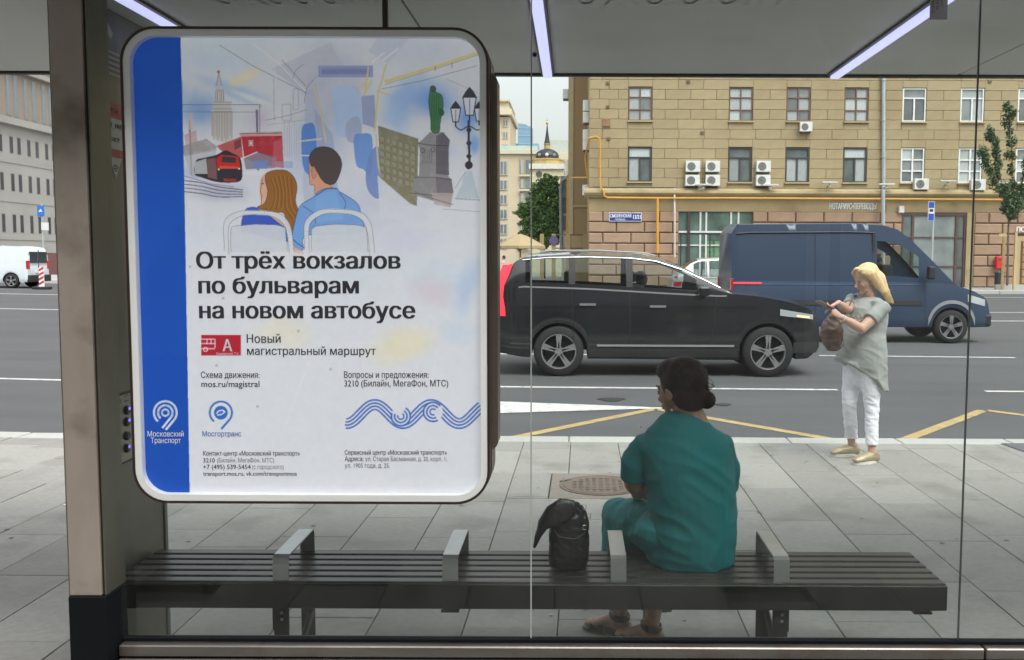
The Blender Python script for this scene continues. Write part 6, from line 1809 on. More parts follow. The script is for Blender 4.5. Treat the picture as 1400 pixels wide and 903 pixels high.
# broad green tree in the gap
YT = 74.0
tc0 = P(742, 330, YT)
tr = thing('green_tree', 'full green tree in front of the church down the side street', 'tree', (tc0.x, YT, GZ))
bm = bmesh.new(); loft(bm, [(0, 0, 0), (.05, 0, 1.2), (0, 0, 2.4), (.1, 0, 4.2)], [.22, .17, .15, .08], n=10)
for e in ((-1.3, 0, 4), (1.2, .3, 4.4), (.4, -.4, 5.8), (-.7, .3, 5.6), (.9, -.2, 3.4)): branch(bm, (0, 0, 2.2), e, .09, .03)
obj('trunk', bm, M_BARK, tr, True)
sc7 = F/YT
tp = lambda px, py, dy=0: (P(px, py, YT).x-tc0.x, dy, P(px, py, YT).z-GZ)
clumps = [(tp(752, 248), (.8, .8, .5)), (tp(742, 258), (1.0, .9, .6)), (tp(757, 262), (.8, .9, .6)), (tp(762, 278), (.7, .9, .8)), (tp(738, 275), (1.0, 1.0, .7)), (tp(724, 284), (.9, .8, .4)), (tp(716, 292), (.7, .7, .35)), (tp(742, 292), (1.2, 1.1, .7)),
          (tp(758, 300), (.8, 1, .8)), (tp(725, 302), (.9, .9, .5)), (tp(745, 310), (1.2, 1.2, .7)), (tp(730, 318), (1.0, 1, .6)), (tp(757, 322), (.9, 1, .7)), (tp(720, 326), (.9, .9, .5)), (tp(742, 330), (1.1, 1.1, .6)), (tp(712, 335), (.7, .7, .4)), (tp(733, 268), (.6, .7, .4))]
leaf_cloud('crown', clumps, 26000, .11, leaf_mat('leaf_green', (.085, .165, .042)), tr, 5)
# young tree on the far pavement
YS = 50.6
t0 = P(1384, 385, YS)
yt = thing('young_street_tree', 'slim young tree with upright leafy limbs on the far pavement', 'tree', (t0.x, YS, GZ))
q = lambda px, py, dy=0: Vector((P(px, py, YS).x-t0.x, dy, P(px, py, YS).z-GZ))
bm = bmesh.new(); limbs = [[(1380, 298), (1386, 262), (1384, 222), (1381, 186), (1382, 158), (1380, 142)], [(1380, 300), (1372, 268), (1358, 240), (1345, 218), (1338, 206)], [(1380, 290), (1370, 250), (1366, 215), (1358, 190), (1352, 178)], [(1382, 285), (1396, 250), (1404, 215), (1410, 190)], [(1380, 298), (1392, 275), (1408, 255), (1420, 240)]]
loft(bm, [q(1377, 389), q(1378, 340), q(1379, 300)], [.07, .055, .05], n=8)
for li, lm in enumerate(limbs): loft(bm, [q(a, b, .0 if li == 0 else (-.4 if li % 2 else .4)*k/len(lm)) for k, (a, b) in enumerate(lm)], [.04]+[.03]*(len(lm)-2)+[.012], n=6)
obj('trunk', bm, M_BARK, yt, True)
clumps = []
for li, lm in enumerate(limbs):
    for (a, b), (c_, d) in zip(lm, lm[1:]):
        for f in (.25, .75):
            p = q(a+(c_-a)*f+random.uniform(-3, 3), b+(d-b)*f, random.uniform(-.3, .3)); clumps.append((tuple(p), (random.uniform(.17, .33), .28, random.uniform(.28, .48))))
clumps += [(tuple(q(1381, 275)), (.35, .35, .5)), (tuple(q(1375, 285)), (.3, .3, .35)), (tuple(q(1368, 258)), (.3, .3, .3)), (tuple(q(1392, 265)), (.35, .3, .4))]
leaf_cloud('crown', clumps, 11000, .07, leaf_mat('leaf_dark', (.055, .10, .035)), yt, 8)
for px_ in (1374.5, 1383): 
    pl = boxo('support_stake', q(px_, 389).x-.06, q(px_, 389).x+.06, -.35 if px_ > 1380 else .3, -.23 if px_ > 1380 else .42, 0, q(px_, 318).z, mat('stake_wood', (.50, .36, .18), .8), yt)
boxo('support_crossbar', q(1374, 0).x, q(1384, 0).x, -.37, -.351, q(1380, 324).z, q(1380, 320).z, mat('stake_wood', (.50, .36, .18), .8), yt)
# low kerb planting strip behind far kerb
o = boxo('far_retaining_kerb', px2x(1325), 40, 51.2, 51.4, .02, .30, M_KERB, None); tag(o, 'low grey stone kerb along the far pavement at the right', 'kerb wall')

# ================================================================== people
M_SKIN = mat('skin_fair', (.56, .36, .27), .55, var=.05, vscale=8)
M_SKIN2 = mat('skin_warm', (.38, .215, .14), .55, var=.05, vscale=8)
def V3(*a): return Vector(a)
def hand(bm, w, d, nrm, side, curl=.35, size=1.0, thumb=None, spread=.018):
    """palm and five fingers at wrist w, pointing along d, back of the hand facing nrm; side = direction of the thumb"""
    w, d, nrm, side = Vector(w), Vector(d).normalized(), Vector(nrm).normalized(), Vector(side).normalized()
    loft(bm, [w-d*.02, w+d*.03*size, w+d*.075*size, w+d*.088*size], [(.026*size, .018*size), (.034*size, .016*size), (.038*size, .014*size), (.034*size, .011*size)], ref=side, n=12)
    lens = (.066, .074, .070, .055)
    for i in range(4):
        off = side*((1.5-i)*.0195*size)
        p = w+d*.082*size+off; dd = d.copy()
        pts = [p-d*.015]; rr = [.0095*size]
        seg = [lens[i]*.45, lens[i]*.32, lens[i]*.26]
        for k, s in enumerate(seg):
            a = curl*(k+.6)*(1+.12*i)
            dd = (d*math.cos(a)-nrm*math.sin(a)).normalized()
            p = p+dd*s*size; pts.append(p.copy()); rr.append((.0088-.0008*k)*size)
        loft(bm, pts, rr, ref=side, n=8)
    t0 = w+d*.025*size+side*.026*size
    td = thumb.normalized() if thumb is not None else (d*.7+side*.6-nrm*.3).normalized()
    loft(bm, [t0-td*.012, t0+td*.030*size, t0+(td+d*.35).normalized()*.062*size], [.012*size, .0105*size, .0085*size], ref=nrm, n=8)
def head(bm, c, f, up, s=1.0, jaw=1.0):
    """head centred at c, facing f"""
    f = Vector(f).normalized(); up = Vector(up); up = (up-f*up.dot(f)).normalized(); r = up.cross(f).normalized()     # r = the person's left
    Mx = Matrix((( f.x, r.x, up.x), (f.y, r.y, up.y), (f.z, r.z, up.z)))
    def at(x, y, z): return Vector(c)+(Mx @ Vector((x, y, z)))*s
    rot = Mx.to_4x4()
    def E(p, rad, tilt=0): ell(bm, at(*p), tuple(q*s for q in rad), rot @ Matrix.Rotation(tilt, 4, 'Y'), 20)
    E((-.012, 0, .035), (.092, .076, .088))          # skull
    E((.028, 0, -.012), (.062, .060, .080))          # face
    E((.035, 0, -.068), (.045, .046, .036))          # jaw
    E((.070, 0, -.088), (.020, .024, .017))          # chin
    for y in (-1, 1):
        E((.062, y*.030, -.020), (.022, .020, .022)) # cheeks
        E((-.006, y*.076, -.005), (.018, .008, .030), .15)  # ears
        E((-.002, y*.079, -.022), (.010, .006, .013))
        E((.080, y*.022, .022), (.012, .020, .006))  # brow
    loft(bm, [at(.082, 0, .018), at(.094, 0, -.004), at(.108, 0, -.022)], [.008*s, .0095*s, .0125*s], ref=tuple(r), n=8)   # nose
    E((.096, .008, -.028), (.009, .007, .006)); E((.096, -.008, -.028), (.009, .007, .006))
    E((.088, 0, -.050), (.009, .020, .006)); E((.086, 0, -.060), (.010, .018, .007))   # lips
    return at, Mx
def face_bits(parent, at, Mx, s, lips=(.36, .10, .09), eye=True):
    m_l = mat('lips_%d' % int(lips[0]*100), lips, .4, var=.02)
    bm = bmesh.new()
    for p, rad in (((.0935, 0, -.050), (.005, .019, .0045)), ((.0925, 0, -.0585), (.005, .016, .005))): ell(bm, at(*p), tuple(q*s for q in rad), Mx.to_4x4(), 12)
    obj('lips', bm, m_l, parent, True)
    for y in (-1, 1):
        bm = bmesh.new(); ell(bm, at(.078, y*.030, .004), (.010*s, .013*s, .008*s), Mx.to_4x4(), 12); e = obj('eye', bm, mat('eye_white', (.6, .58, .55), .3), parent, True)
        bm = bmesh.new(); ell(bm, at(.0865, y*.030, .002), (.003*s, .006*s, .006*s), Mx.to_4x4(), 10); obj('iris', bm, mat('iris_dark', (.03, .03, .035), .2), e, True)
        bm = bmesh.new(); loft(bm, [at(.077, y*.044, .009), at(.087, y*.030, .0125), at(.083, y*.017, .009)], [.0018*s, .0026*s, .0015*s], n=6); obj('eyelid', bm, mat('lash_dark', (.10, .06, .045), .6), parent)
        bm = bmesh.new(); loft(bm, [at(.076, y*.050, .027), at(.089, y*.034, .033), at(.090, y*.014, .028)], [.0018*s, .0034*s, .0026*s], n=6); obj('eyebrow', bm, mat('brow_brown', (.17, .10, .06), .8), parent)
def strands(bm, curves, r):
    for c in curves: loft(bm, c, [r*.5]+[r]*(len(c)-2)+[r*.35], n=6)

# ---------------- woman in grey tunic standing near the kerb with a phone
f0 = G(1157, 624); f1 = G(1186, 634)          # far (right) foot, near (left) foot
W0 = Vector(((f0.x+f1.x)/2, (f0.y+f1.y)/2, 0))
Yw = W0.y
def wp_(px, py, dy=0.0): return P(px, py, Yw+dy)       # points on the standing figure
p1 = [wp_(1187, 376), ]
skn = bmesh.new()
fdir = Vector((-.88, -.30, -.34))
hc = wp_(1184, 382.5, -.0)
at, Mx = head(skn, hc, fdir, (0.05, 0, 1), 1.0)
neck = wp_(1190, 409, .03)
loft(skn, [hc+V3(.015, .01, -.045), wp_(1187, 400, .01), neck], [.052, .051, .058], n=14)
sh_n, sh_f = wp_(1207, 420, -.11), wp_(1166, 411, .15)     # near and far shoulder
pel = wp_(1181, 497, .02)
chest = wp_(1186, 438, .02)
hipn, hipf = wp_(1190, 503, -.055), wp_(1168, 500, .085)
loft(skn, [pel+V3(0, 0, -.05), pel, wp_(1183, 468, .02), chest, wp_(1187, 420, .03), neck], [(.13, .10), (.15, .115), (.125, .10), (.135, .105), (.12, .07), (.05, .05)], ref=(.82, -.57, 0), n=20)
# arms
eln, wrn = wp_(1178, 450, -.20), wp_(1150, 434, -.31)
elf, wrf = wp_(1158, 424, -.06), wp_(1146, 414.5, -.30)
loft(skn, [sh_n, (sh_n+eln)/2+V3(.005, 0, -.005), eln], [.050, .047, .038], n=12); loft(skn, [eln, (eln*.6+wrn*.4), wrn], [.039, .037, .024], n=12)
loft(skn, [sh_f, (sh_f+elf)/2, elf], [.048, .044, .037], n=12); loft(skn, [elf, (elf*.55+wrf*.45), wrf], [.037, .035, .023], n=12)
# legs
knn, ann = wp_(1192, 556, -.075), V3(f1.x+.035, f1.y+.01, .105)
knf, anf = wp_(1161, 551, .05), V3(f0.x+.045, f0.y+.01, .105)
for h_, k_, a_ in ((hipn, knn, ann), (hipf, knf, anf)):
    loft(skn, [h_, (h_+k_)/2, k_, (k_*.62+a_*.38), a_, a_+V3(-.005, 0, -.05)], [.075, .064, .044, .043, .032, .034], n=14)
# near (left) hand holds the phone, far (right) hand taps it
ph_c = wp_(1128, 417.5, -.36); ph_d = (wp_(1113, 410.5, -.38)-wp_(1131, 420.5, -.35)).normalized()
hd = (wp_(1133, 422, -.34)-wrn).normalized()
hand(skn, wrn+hd*.015, hd, (0.05, -.75, -.65), (-.35, .1, .9), curl=.55, size=.88, thumb=V3(-.75, .1, .5))
hd2 = (wp_(1134, 416, -.335)-wrf).normalized()
hand(skn, wrf+hd2*.012, hd2+V3(0, 0, -.35), (.15, -.45, .85), (-.3, -.7, -.1), curl=.5, size=.85, thumb=V3(-.75, -.2, -.55))
wb = baked('person', skn, M_SKIN, None, .0052, 2)
tag(wb, 'blonde woman in grey tunic and white trousers standing at the kerb looking at her phone', 'person')
face_bits(wb, at, Mx, 1.0, (.42, .16, .14))
# tunic: body, sleeves, slanted hem
tn = bmesh.new()
rf = (.84, -.54, 0)
def ov(px0, px1, py, dy, th): a, b = wp_(px0, py, dy), wp_(px1, py, dy); return (a+b)/2, ((b.x-a.x)/2/.94, th)
secs = [ov(1144, 1210, 497, .0, .135), ov(1146, 1210, 480, .0, .14), ov(1149, 1209, 465, .0, .135), ov(1153, 1209, 450, .01, .13), ov(1158, 1212, 436, .015, .13), ov(1160, 1212, 424, .02, .12), ov(1167, 1210, 413, .025, .085), ov(1176, 1202, 407, .03, .06)]
loft(tn, [s[0] for s in secs], [s[1] for s in secs], ref=rf, n=28, caps=(0, 0))
# slanted skirt part of the tunic
n_ = 28; top_c, top_r = secs[0]
sdir, udir = frame_for(V3(0, 0, 1), V3(*rf))
rt, rb, rbi, rti = [], [], [], []
for j in range(n_):
    a = 2*math.pi*j/n_
    pt = top_c+sdir*top_r[0]*math.cos(a)+udir*top_r[1]*math.sin(a)
    hz = .845 + (.565-.845)*((math.cos(a-.35)+1)/2)**1.4
    q_ = top_c+sdir*(top_r[0]*1.04)*math.cos(a)+udir*(top_r[1]*1.06)*math.sin(a)+V3(.012*math.sin(5*a), .012*math.cos(5*a), 0)
    hz += .012*math.sin(7*a); q_.z = hz
    rt.append(tn.verts.new(pt+V3(0, 0, .03))); rb.append(tn.verts.new(q_))
for j in range(n_):
    tn.faces.new((rt[j], rt[(j+1) % n_], rb[(j+1) % n_], rb[j]))
tn.faces.new(rt[::-1]); tn.faces.new(rb)
sl_n = sh_n+(eln-sh_n)*.58
loft(tn, [sh_n+V3(-.03, .03, .015), sh_n+V3(.004, 0, .002), sl_n], [.058, .064, .062], n=16, caps=(1, 0))
sl_f = sh_f+(elf-sh_f)*.60
loft(tn, [sh_f+V3(.03, -.03, .01), sh_f+V3(-.004, 0, .002), sl_f], [.054, .060, .058], n=16, caps=(1, 0))
M_TUN = mat('grey_jersey', (.33, .355, .34), .85, var=.07, vscale=12, bump=.15, bscale=200)
tu = baked('tunic', tn, M_TUN, wb, .006, 3, disp=.006, dscale=8)
# necklace print on the chest: beads along a curve
M_BEAD = mat('bead_print', (.40, .27, .18), .5, var=.5, vscale=60)
bm = bmesh.new()
cpts = [(1160, 432), (1164, 436), (1169, 438), (1174, 439), (1179, 438), (1183, 435), (1167, 433), (1173, 434), (1178, 433)]
for a, b in cpts:
    c = wp_(a, b, -.128+(a-1160)*.0002); ell(bm, c, (.011, .008, .007), seg=8)
obj('chest_print', bm, M_BEAD, tu)
# trousers
tr_ = bmesh.new()
loft(tr_, [pel+V3(0, 0, .0), pel+V3(0, 0, -.05), (hipn+hipf)/2+V3(0, 0, -.07)], [(.14, .115), (.148, .12), (.14, .11)], ref=rf, n=20)
for h_, k_, a_ in ((hipn, knn, ann), (hipf, knf, anf)):
    e = a_+(k_-a_)*.14
    loft(tr_, [h_+V3(0, 0, -.02), (h_+k_)/2, k_, k_*.6+a_*.4, e+V3(0, 0, .02), e], [.090, .078, .058, .054, .050, .053], n=18, caps=(1, 0))
M_TRW = mat('white_cotton', (.80, .81, .87), .8, var=.04, vscale=10, bump=.1, bscale=150)
baked('trousers', tr_, M_TRW, wb, .006, 3, disp=.007, dscale=12)
# shoes
M_GOLD = mat('gold_leather', (.42, .36, .23), .45, .35, var=.2, vscale=25); M_SOLE = mat('white_sole', (.7, .69, .65), .6)
for a_, ang in ((ann, R(205)), (anf, R(192))):
    d = V3(math.cos(ang), math.sin(ang), 0); base = V3(a_.x, a_.y, 0)
    bm = bmesh.new()
    loft(bm, [base-d*.045+V3(0, 0, .05), base+V3(0, 0, .055), base+d*.07+V3(0, 0, .048), base+d*.13+V3(0, 0, .045), base+d*.165+V3(0, 0, .037)], [(.034, .045), (.038, .05), (.043, .042), (.045, .030), (.034, .022)], ref=(-d.y, d.x, 0), n=14)
    loft(bm, [base-d*.02+V3(0, 0, .06), base+d*-.005+V3(0, 0, .10)], [(.036, .045), (.034, .042)], ref=(-d.y, d.x, 0), n=14, caps=(1, 0))
    s_ = baked('shoe', bm, M_GOLD, wb, .005, 2, disp=.002, dscale=60)
    bm = bmesh.new()
    ol = []
    for k in range(24):
        t = 2*math.pi*k/24; x = math.cos(t); y = math.sin(t)
        wdt = .044 if x > 0 else .037
        ol.append(base+d*(.062+x*.118)+Vector((-d.y, d.x, 0))*y*wdt)
    a1 = [bm.verts.new((p.x, p.y, .003)) for p in ol]; a2 = [bm.verts.new((p.x, p.y, .026)) for p in ol]
    bm.faces.new(a1[::-1]); bm.faces.new(a2)
    for k in range(24): bm.faces.new((a1[k], a1[(k+1) % 24], a2[(k+1) % 24], a2[k]))
    obj('sole', bm, M_SOLE, s_)
    bm = bmesh.new()
    for k in range(4):
        c = base+d*(.045+k*.018)+V3(0, 0, .088-k*.008); s2 = Vector((-d.y, d.x, 0))*.022
        tube(bm, [c-s2, c+V3(0, 0, .006), c+s2], .0032, 6)
    obj('laces', bm, M_SOLE, s_)
# hair: long blonde, blown to the right
M_HAIRB = mat('blonde_hair', (.76, .56, .30), .45, var=.22, vscale=30, bump=.4, bscale=90, dirt_stretch=(3, 3, .4))
hr_ = bmesh.new()
def ha(x, y, z): return at(x, y, z)
ell(hr_, ha(-.028, 0, .050), (.098, .085, .082), Mx.to_4x4()); ell(hr_, ha(-.052, 0, .0), (.072, .080, .095), Mx.to_4x4())
# the fall of hair behind the ear, widening and blown out to a tip on the shoulder
loft(hr_, [ha(-.045, 0, .045), wp_(1201, 382, .02), wp_(1206, 393, .02), wp_(1211, 402, .01), wp_(1217, 411, .0)], [(.080, .072), (.082, .058), (.074, .044), (.056, .030), (.018, .010)], ref=(0, 1, 0), n=18)
# sweep from the parting over the brow and back over the ear, near side
loft(hr_, [ha(.055, .028, .108), ha(.030, .068, .082), ha(-.010, .086, .045), wp_(1202, 389, -.055), wp_(1209, 400, -.05)], [(.022, .012), (.034, .014), (.040, .018), (.040, .022), (.022, .012)], ref=(1, 0, .6), n=12)
loft(hr_, [ha(.055, -.010, .112), ha(.045, -.055, .085), ha(.010, -.082, .03), ha(-.02, -.085, -.05)], [(.024, .014), (.034, .014), (.036, .018), (.02, .012)], ref=(1, 0, .6), n=12)
hair = baked('hair', hr_, M_HAIRB, wb, .0048, 3, disp=.002, dscale=40)
st = bmesh.new(); rnd = random.Random(3)
for k in range(260):
    a = rnd.uniform(-1, 1); b = rnd.uniform(-1, 1); e = rnd.uniform(-1, 1)
    c0 = ha(.050+.012*b, .02+a*.04, .116-abs(a)*.012); c1 = ha(-.010+.03*b, (.086 if a > -.2 else -.086)*min(1, abs(a)+.35), .088-.05*abs(a)); 
    c2 = wp_(1203+b*7, 386+a*3, .02-.075*a); c3 = wp_(1210+b*6, 399+e*3, .01-.055*a); c4 = wp_(1216+b*5+e*3, 410+e*6, -.03*a)
    loft(st, [c0, c1, c2, c3, c4], [.001, .0024, .003, .0024, .0005], n=4)
obj('loose_strands', st, mat('blonde_strands', (.86, .66, .38), .5, var=.3, vscale=50), hair, True)
# bracelet / watch
bm = bmesh.new(); dw = (wrn-eln).normalized(); c = wrn-dw*.018
loft(bm, [c-dw*.006, c+dw*.006], [.0285, .0285], n=16, caps=(0, 0)); obj('bracelet', bm, mat('white_bracelet', (.7, .7, .72), .3, .2), wb)
# phone in her hand
ph = bmesh.new()
x_ = ph_d; y_ = V3(.35, -.9, .1); y_ = (y_-x_*y_.dot(x_)).normalized(); z_ = x_.cross(y_)
Mp = Matrix((x_, y_, z_)).transposed().to_4x4(); Mp.translation = ph_c
box(ph, -.072, .072, -.036, .036, -.0045, .0045, .003, 2, Mp)
pho = obj('mobile_phone', ph, mat('phone_case', (.22, .14, .12), .4), None); tag(pho, 'slim mobile phone held tilted in the standing woman\'s hands', 'phone')
ph = bmesh.new(); box(ph, -.065, .065, -.032, .032, .0046, .0055, 0, 1, Mp); obj('screen', ph, mat('phone_screen', (.03, .035, .04), .1), pho)
# brown shoulder bag
M_BAG = mat('brown_bag_leather', (.125, .085, .070), .5, var=.2, vscale=14, bump=.3, bscale=30)
bg_ = bmesh.new()
bc = lambda px, py, dy=-.14: wp_(px, py, dy)
loft(bg_, [bc(1139, 475), bc(1138, 466), bc(1137, 452), bc(1139, 441), bc(1143, 432)], [(.06, .035), (.088, .065), (.092, .07), (.078, .055), (.055, .028)], ref=(1, .15, 0), n=20)
bag = baked('shoulder_bag', bg_, M_BAG, None, .006, 2, disp=.010, dscale=14); tag(bag, 'slouchy brown leather bag hanging from the standing woman\'s shoulder', 'handbag')
bm = bmesh.new(); tube(bm, [bc(1149, 437, -.12), bc(1158, 425, -.12), bc(1164, 412, -.06), wp_(1167, 404, .03), wp_(1172, 405, .12)], .007, 8); obj('strap', bm, M_BAG, bag, True)
bm = bmesh.new(); tube(bm, [bc(1133, 438), bc(1138, 428), bc(1148, 430), bc(1152, 442)], .006, 8); obj('handle', bm, M_BAG, bag, True)
bm = bmesh.new(); ell(bm, bc(1150, 441, -.19), (.012, .006, .012), seg=10); ell(bm, bc(1155, 443, -.19), (.010, .006, .008), seg=10); obj('buckle', bm, mat('brass', (.5, .35, .12), .35, .8), bag)
bm = bmesh.new(); tube(bm, [bc(1126, 470), bc(1136, 479), bc(1148, 478), bc(1154, 470)], .004, 6); obj('hanging_strap', bm, M_BAG, bag)

# ---------------- woman in teal seated on the bench
Ys = 3.68
sp_ = lambda px, py, dy=0.0: P(px, py, Ys+dy)
bd = bmesh.new()
hc2 = sp_(930, 535, .02); f2d = V3(-.68, .72, -.20)
at2, Mx2 = head(bd, hc2, f2d, (0, 0, 1), 1.0)
nk = sp_(945, 574, .0)
loft(bd, [hc2+V3(.025, -.015, -.05), sp_(938, 556, .0), nk, sp_(946, 592, .0)], [.055, .055, .062, .080], n=14)
shl, shr = sp_(882, 610, .03), sp_(984, 608, -.01)
pl2 = sp_(938, 745, .02)
loft(bd, [sp_(938, 765, .03), sp_(938, 735, .02), sp_(938, 690, .0), sp_(940, 645, -.01), sp_(944, 605, -.005), nk], [(.15, .10), (.155, .11), (.145, .10), (.14, .095), (.12, .065), (.055, .055)], ref=(1, 0, 0), n=20)
ell_l, wrl = sp_(868, 660, .05), sp_(872, 676, .33)
loft(bd, [shl, (shl+ell_l)/2+V3(-.015, 0, 0), ell_l], [.05, .05, .042], n=12); loft(bd, [ell_l, sp_(874, 668, .17), wrl], [.045, .042, .028], n=12)
elr, wrr = sp_(990, 670, .08), sp_(950, 690, .34)
loft(bd, [shr, (shr+elr)/2, elr], [.038, .046, .042], n=12); loft(bd, [elr, (elr+wrr)/2, wrr], [.045, .042, .028], n=12)
hand(bd, wrl, (.35, .9, -.15), (-.1, .2, 1), (1, -.2, 0), curl=.35, size=.95)
hand(bd, wrr, (-.6, .8, -.1), (.1, .2, 1), (-.8, -.6, 0), curl=.35, size=.95)
SEATZ = SZ
hpl, hpr = V3(pl2.x-.085, 3.76, SEATZ+.095), V3(pl2.x+.085, 3.72, SEATZ+.095)
knl = V3(sp_(846, 700, .50).x, 4.16, .50); knr = V3(knl.x+.20, 4.20, .51)
ftl = G(838, 868); anl = V3(P(836, 842, ftl.y).x+.035, ftl.y+.0, .11)
anr = V3(anl.x+.13, anl.y-.12, .11)
for h_, k_, a_ in ((hpl, knl, anl), (hpr, knr, anr)):
    loft(bd, [h_, (h_+k_)/2, k_], [.085, .078, .058], n=14); loft(bd, [k_, k_*.65+a_*.35, a_, a_+V3(-.01, 0, -.055)], [.057, .056, .038, .036], n=14)
    fd = V3(-.86, .5, 0).normalized(); b0 = V3(a_.x, a_.y, .05)
    loft(bd, [b0-fd*.03, b0+fd*.04+V3(0, 0, .008), b0+fd*.10+V3(0, 0, -.012), b0+fd*.155+V3(0, 0, -.022)], [(.032, .03), (.036, .034), (.042, .022), (.034, .013)], ref=(.5, .86, 0), n=12)
sw_ = baked('person', bd, M_SKIN2, None, .0058, 2); tag(sw_, 'dark haired woman in teal blouse sitting on the bench with her back to the glass', 'person')
face_bits(sw_, at2, Mx2, 1.0, (.30, .10, .09))
# blouse
bl = bmesh.new()
def ov2(px0, px1, py, dy, th): a, b = sp_(px0, py, dy), sp_(px1, py, dy); return (a+b)/2, ((b.x-a.x)/2, th)
secs = [ov2(884, 1004, 765, .03, .155), ov2(884, 1006, 735, .025, .165), ov2(886, 1007, 700, .01, .155), ov2(884, 1004, 665, -.005, .145), ov2(878, 1004, 632, -.01, .135), ov2(874, 1001, 608, -.005, .12), ov2(884, 990, 590, .0, .102), ov2(903, 976, 577, .003, .080), ov2(918, 966, 568, .008, .064)]
loft(bl, [s[0] for s in secs], [s[1] for s in secs], ref=(1, 0, 0), n=30, caps=(0, 0))
cu_l = shl+(ell_l-shl)*.93; cu_r = shr+(elr-shr)*.95
loft(bl, [shl+V3(.06, 0, .01), shl+V3(.008, 0, -.008), (shl+ell_l)/2+V3(-.014, 0, 0), cu_l], [.062, .066, .068, .060], n=18, caps=(1, 0))
loft(bl, [shr+V3(-.06, 0, .01), shr+V3(-.008, 0, -.008), (shr+elr)/2+V3(.0, 0, 0), cu_r], [.062, .066, .068, .060], n=18, caps=(1, 0))
M_TEAL = mat('teal_crepe', (.004, .165, .175), .75, var=.10, vscale=6, bump=.12, bscale=220)
blo = baked('blouse', bl, M_TEAL, sw_, .0065, 4, disp=.007, dscale=7)
# collar band and seam
bm = bmesh.new()
cc_, cr_ = secs[-1]
tube(bm, [cc_+V3(cr_[0]*.90*math.cos(a), cr_[1]*.92*math.sin(a), .004+.008*math.sin(a)) for a in np.linspace(0, 2*math.pi, 24)], .0045, 6); obj('neck_band', bm, M_TEAL, blo)
# trousers
tq = bmesh.new()
ell(tq, Vector((pl2.x, 3.72, SEATZ+.11)), (.205, .15, .125))
for h_, k_, a_ in ((hpl, knl, anl), (hpr, knr, anr)):
    loft(tq, [h_+V3(0, 0, -.0), (h_+k_)/2+V3(0, 0, .01), k_+V3(0, 0, .005)], [.095, .095, .078], n=18)
    e = a_+(k_-a_)*.12
    loft(tq, [k_, k_*.6+a_*.4, e], [.076, .082, .085], n=18, caps=(1, 0))
M_TEAL2 = mat('teal_trousers', (.006, .21, .215), .75, var=.1, vscale=6, bump=.12, bscale=200)
baked('trousers', tq, M_TEAL2, sw_, .007, 3, disp=.010, dscale=10)
# hair with bun
M_HAIRD = mat('dark_brown_hair', (.020, .0095, .0065), .62, spec=.2, var=.3, vscale=30, bump=.15, bscale=120, dirt_stretch=(1, 1, .3))
hh = bmesh.new()
ell(hh, at2(-.028, 0, .040), (.100, .088, .096), Mx2.to_4x4()); ell(hh, at2(-.050, 0, -.010), (.070, .080, .080), Mx2.to_4x4())
ell(hh, at2(.015, .0, .085), (.07, .075, .05), Mx2.to_4x4())
ell(hh, sp_(966, 547, -.03), (.036, .036, .036)); 
loft(hh, [at2(-.05, 0, .0), sp_(955, 543, -.02)], [.06, .03], n=12)
hd_ = baked('hair', hh, M_HAIRD, sw_, .005, 4, disp=.0012, dscale=30)
st = bmesh.new(); rnd = random.Random(5)
for k in range(70):
    a = rnd.uniform(-1, 1); b = rnd.uniform(0, 1)
    c0 = at2(.030-.03*abs(a), a*.074, .118-.04*abs(a)); c1 = at2(-.045, a*.086, .09-.08*abs(a)*b); c2 = at2(-.125, a*.06, .02-.03*b); c3 = sp_(960+rnd.uniform(-8, 8), 543+rnd.uniform(-8, 8), -.03)
    if k % 2: c1, c2 = at2(-.03, a*.066, .134-.05*a*a), at2(-.110, a*.05, .085)
    loft(st, [c0, c1, c2, c3], [.0006, .0014, .0014, .0005], n=4)
obj('loose_strands', st, M_HAIRD, hd_, True)
bm = bmesh.new(); ell(bm, sp_(918.5, 561, -.04), (.006, .006, .006), seg=10); obj('earring', bm, mat('pearl', (.6, .55, .5), .2), sw_)
# sandals
M_SAND = mat('black_sandal', (.012, .010, .010), .35, var=.2)
for a_ in (anl, anr):
    fd = V3(-.86, .5, 0).normalized(); sd_ = V3(.5, .86, 0); b0 = V3(a_.x, a_.y, 0)
    bm = bmesh.new()
    loft(bm, [b0-fd*.035+V3(0, 0, .02), b0+fd*.05+V3(0, 0, .014), b0+fd*.12+V3(0, 0, .010), b0+fd*.17+V3(0, 0, .010)], [(.034, .018), (.036, .012), (.046, .009), (.034, .009)], ref=tuple(sd_), n=12, caps=(0, 0))
    so_ = obj('sandal', bm, M_SAND, sw_, True)
    bm = bmesh.new(); loft(bm, [b0-fd*.035+V3(0, 0, .003), b0-fd*.03+V3(0, 0, .035)], [(.028, .026), (.034, .03)], ref=tuple(sd_), n=10, caps=(0, 0)); obj('heel', bm, M_SAND, so_)
    for off, hz, w_ in ((.01, .095, .040), (.075, .052, .042), (.12, .036, .044)):
        bm = bmesh.new(); c = b0+fd*off
        pts = [c+sd_*w_*math.cos(t)+V3(0, 0, max(.0, hz*math.sin(t))+.012) for t in np.linspace(0, math.pi, 11)]
        if off < .05: pts = [V3(a_.x, a_.y, .088)+sd_*.043*math.cos(t)+fd*.043*math.sin(t)+V3(0, 0, .008*math.sin(t)) for t in np.linspace(0, 2*math.pi, 18)]
        loft(bm, pts, [(.014, .005)]*len(pts), ref=tuple(fd) if off > .05 else (0, 0, 1), n=6, caps=(0, 0)); obj('sandal_strap', bm, M_SAND, so_)
# small badge glint on her shoulder
bm = bmesh.new(); ell(bm, sp_(876, 583, -.0)+V3(0, 0, -.004), (.005, .004, .004), seg=8); obj('shoulder_clip', bm, M_CHROME, blo)

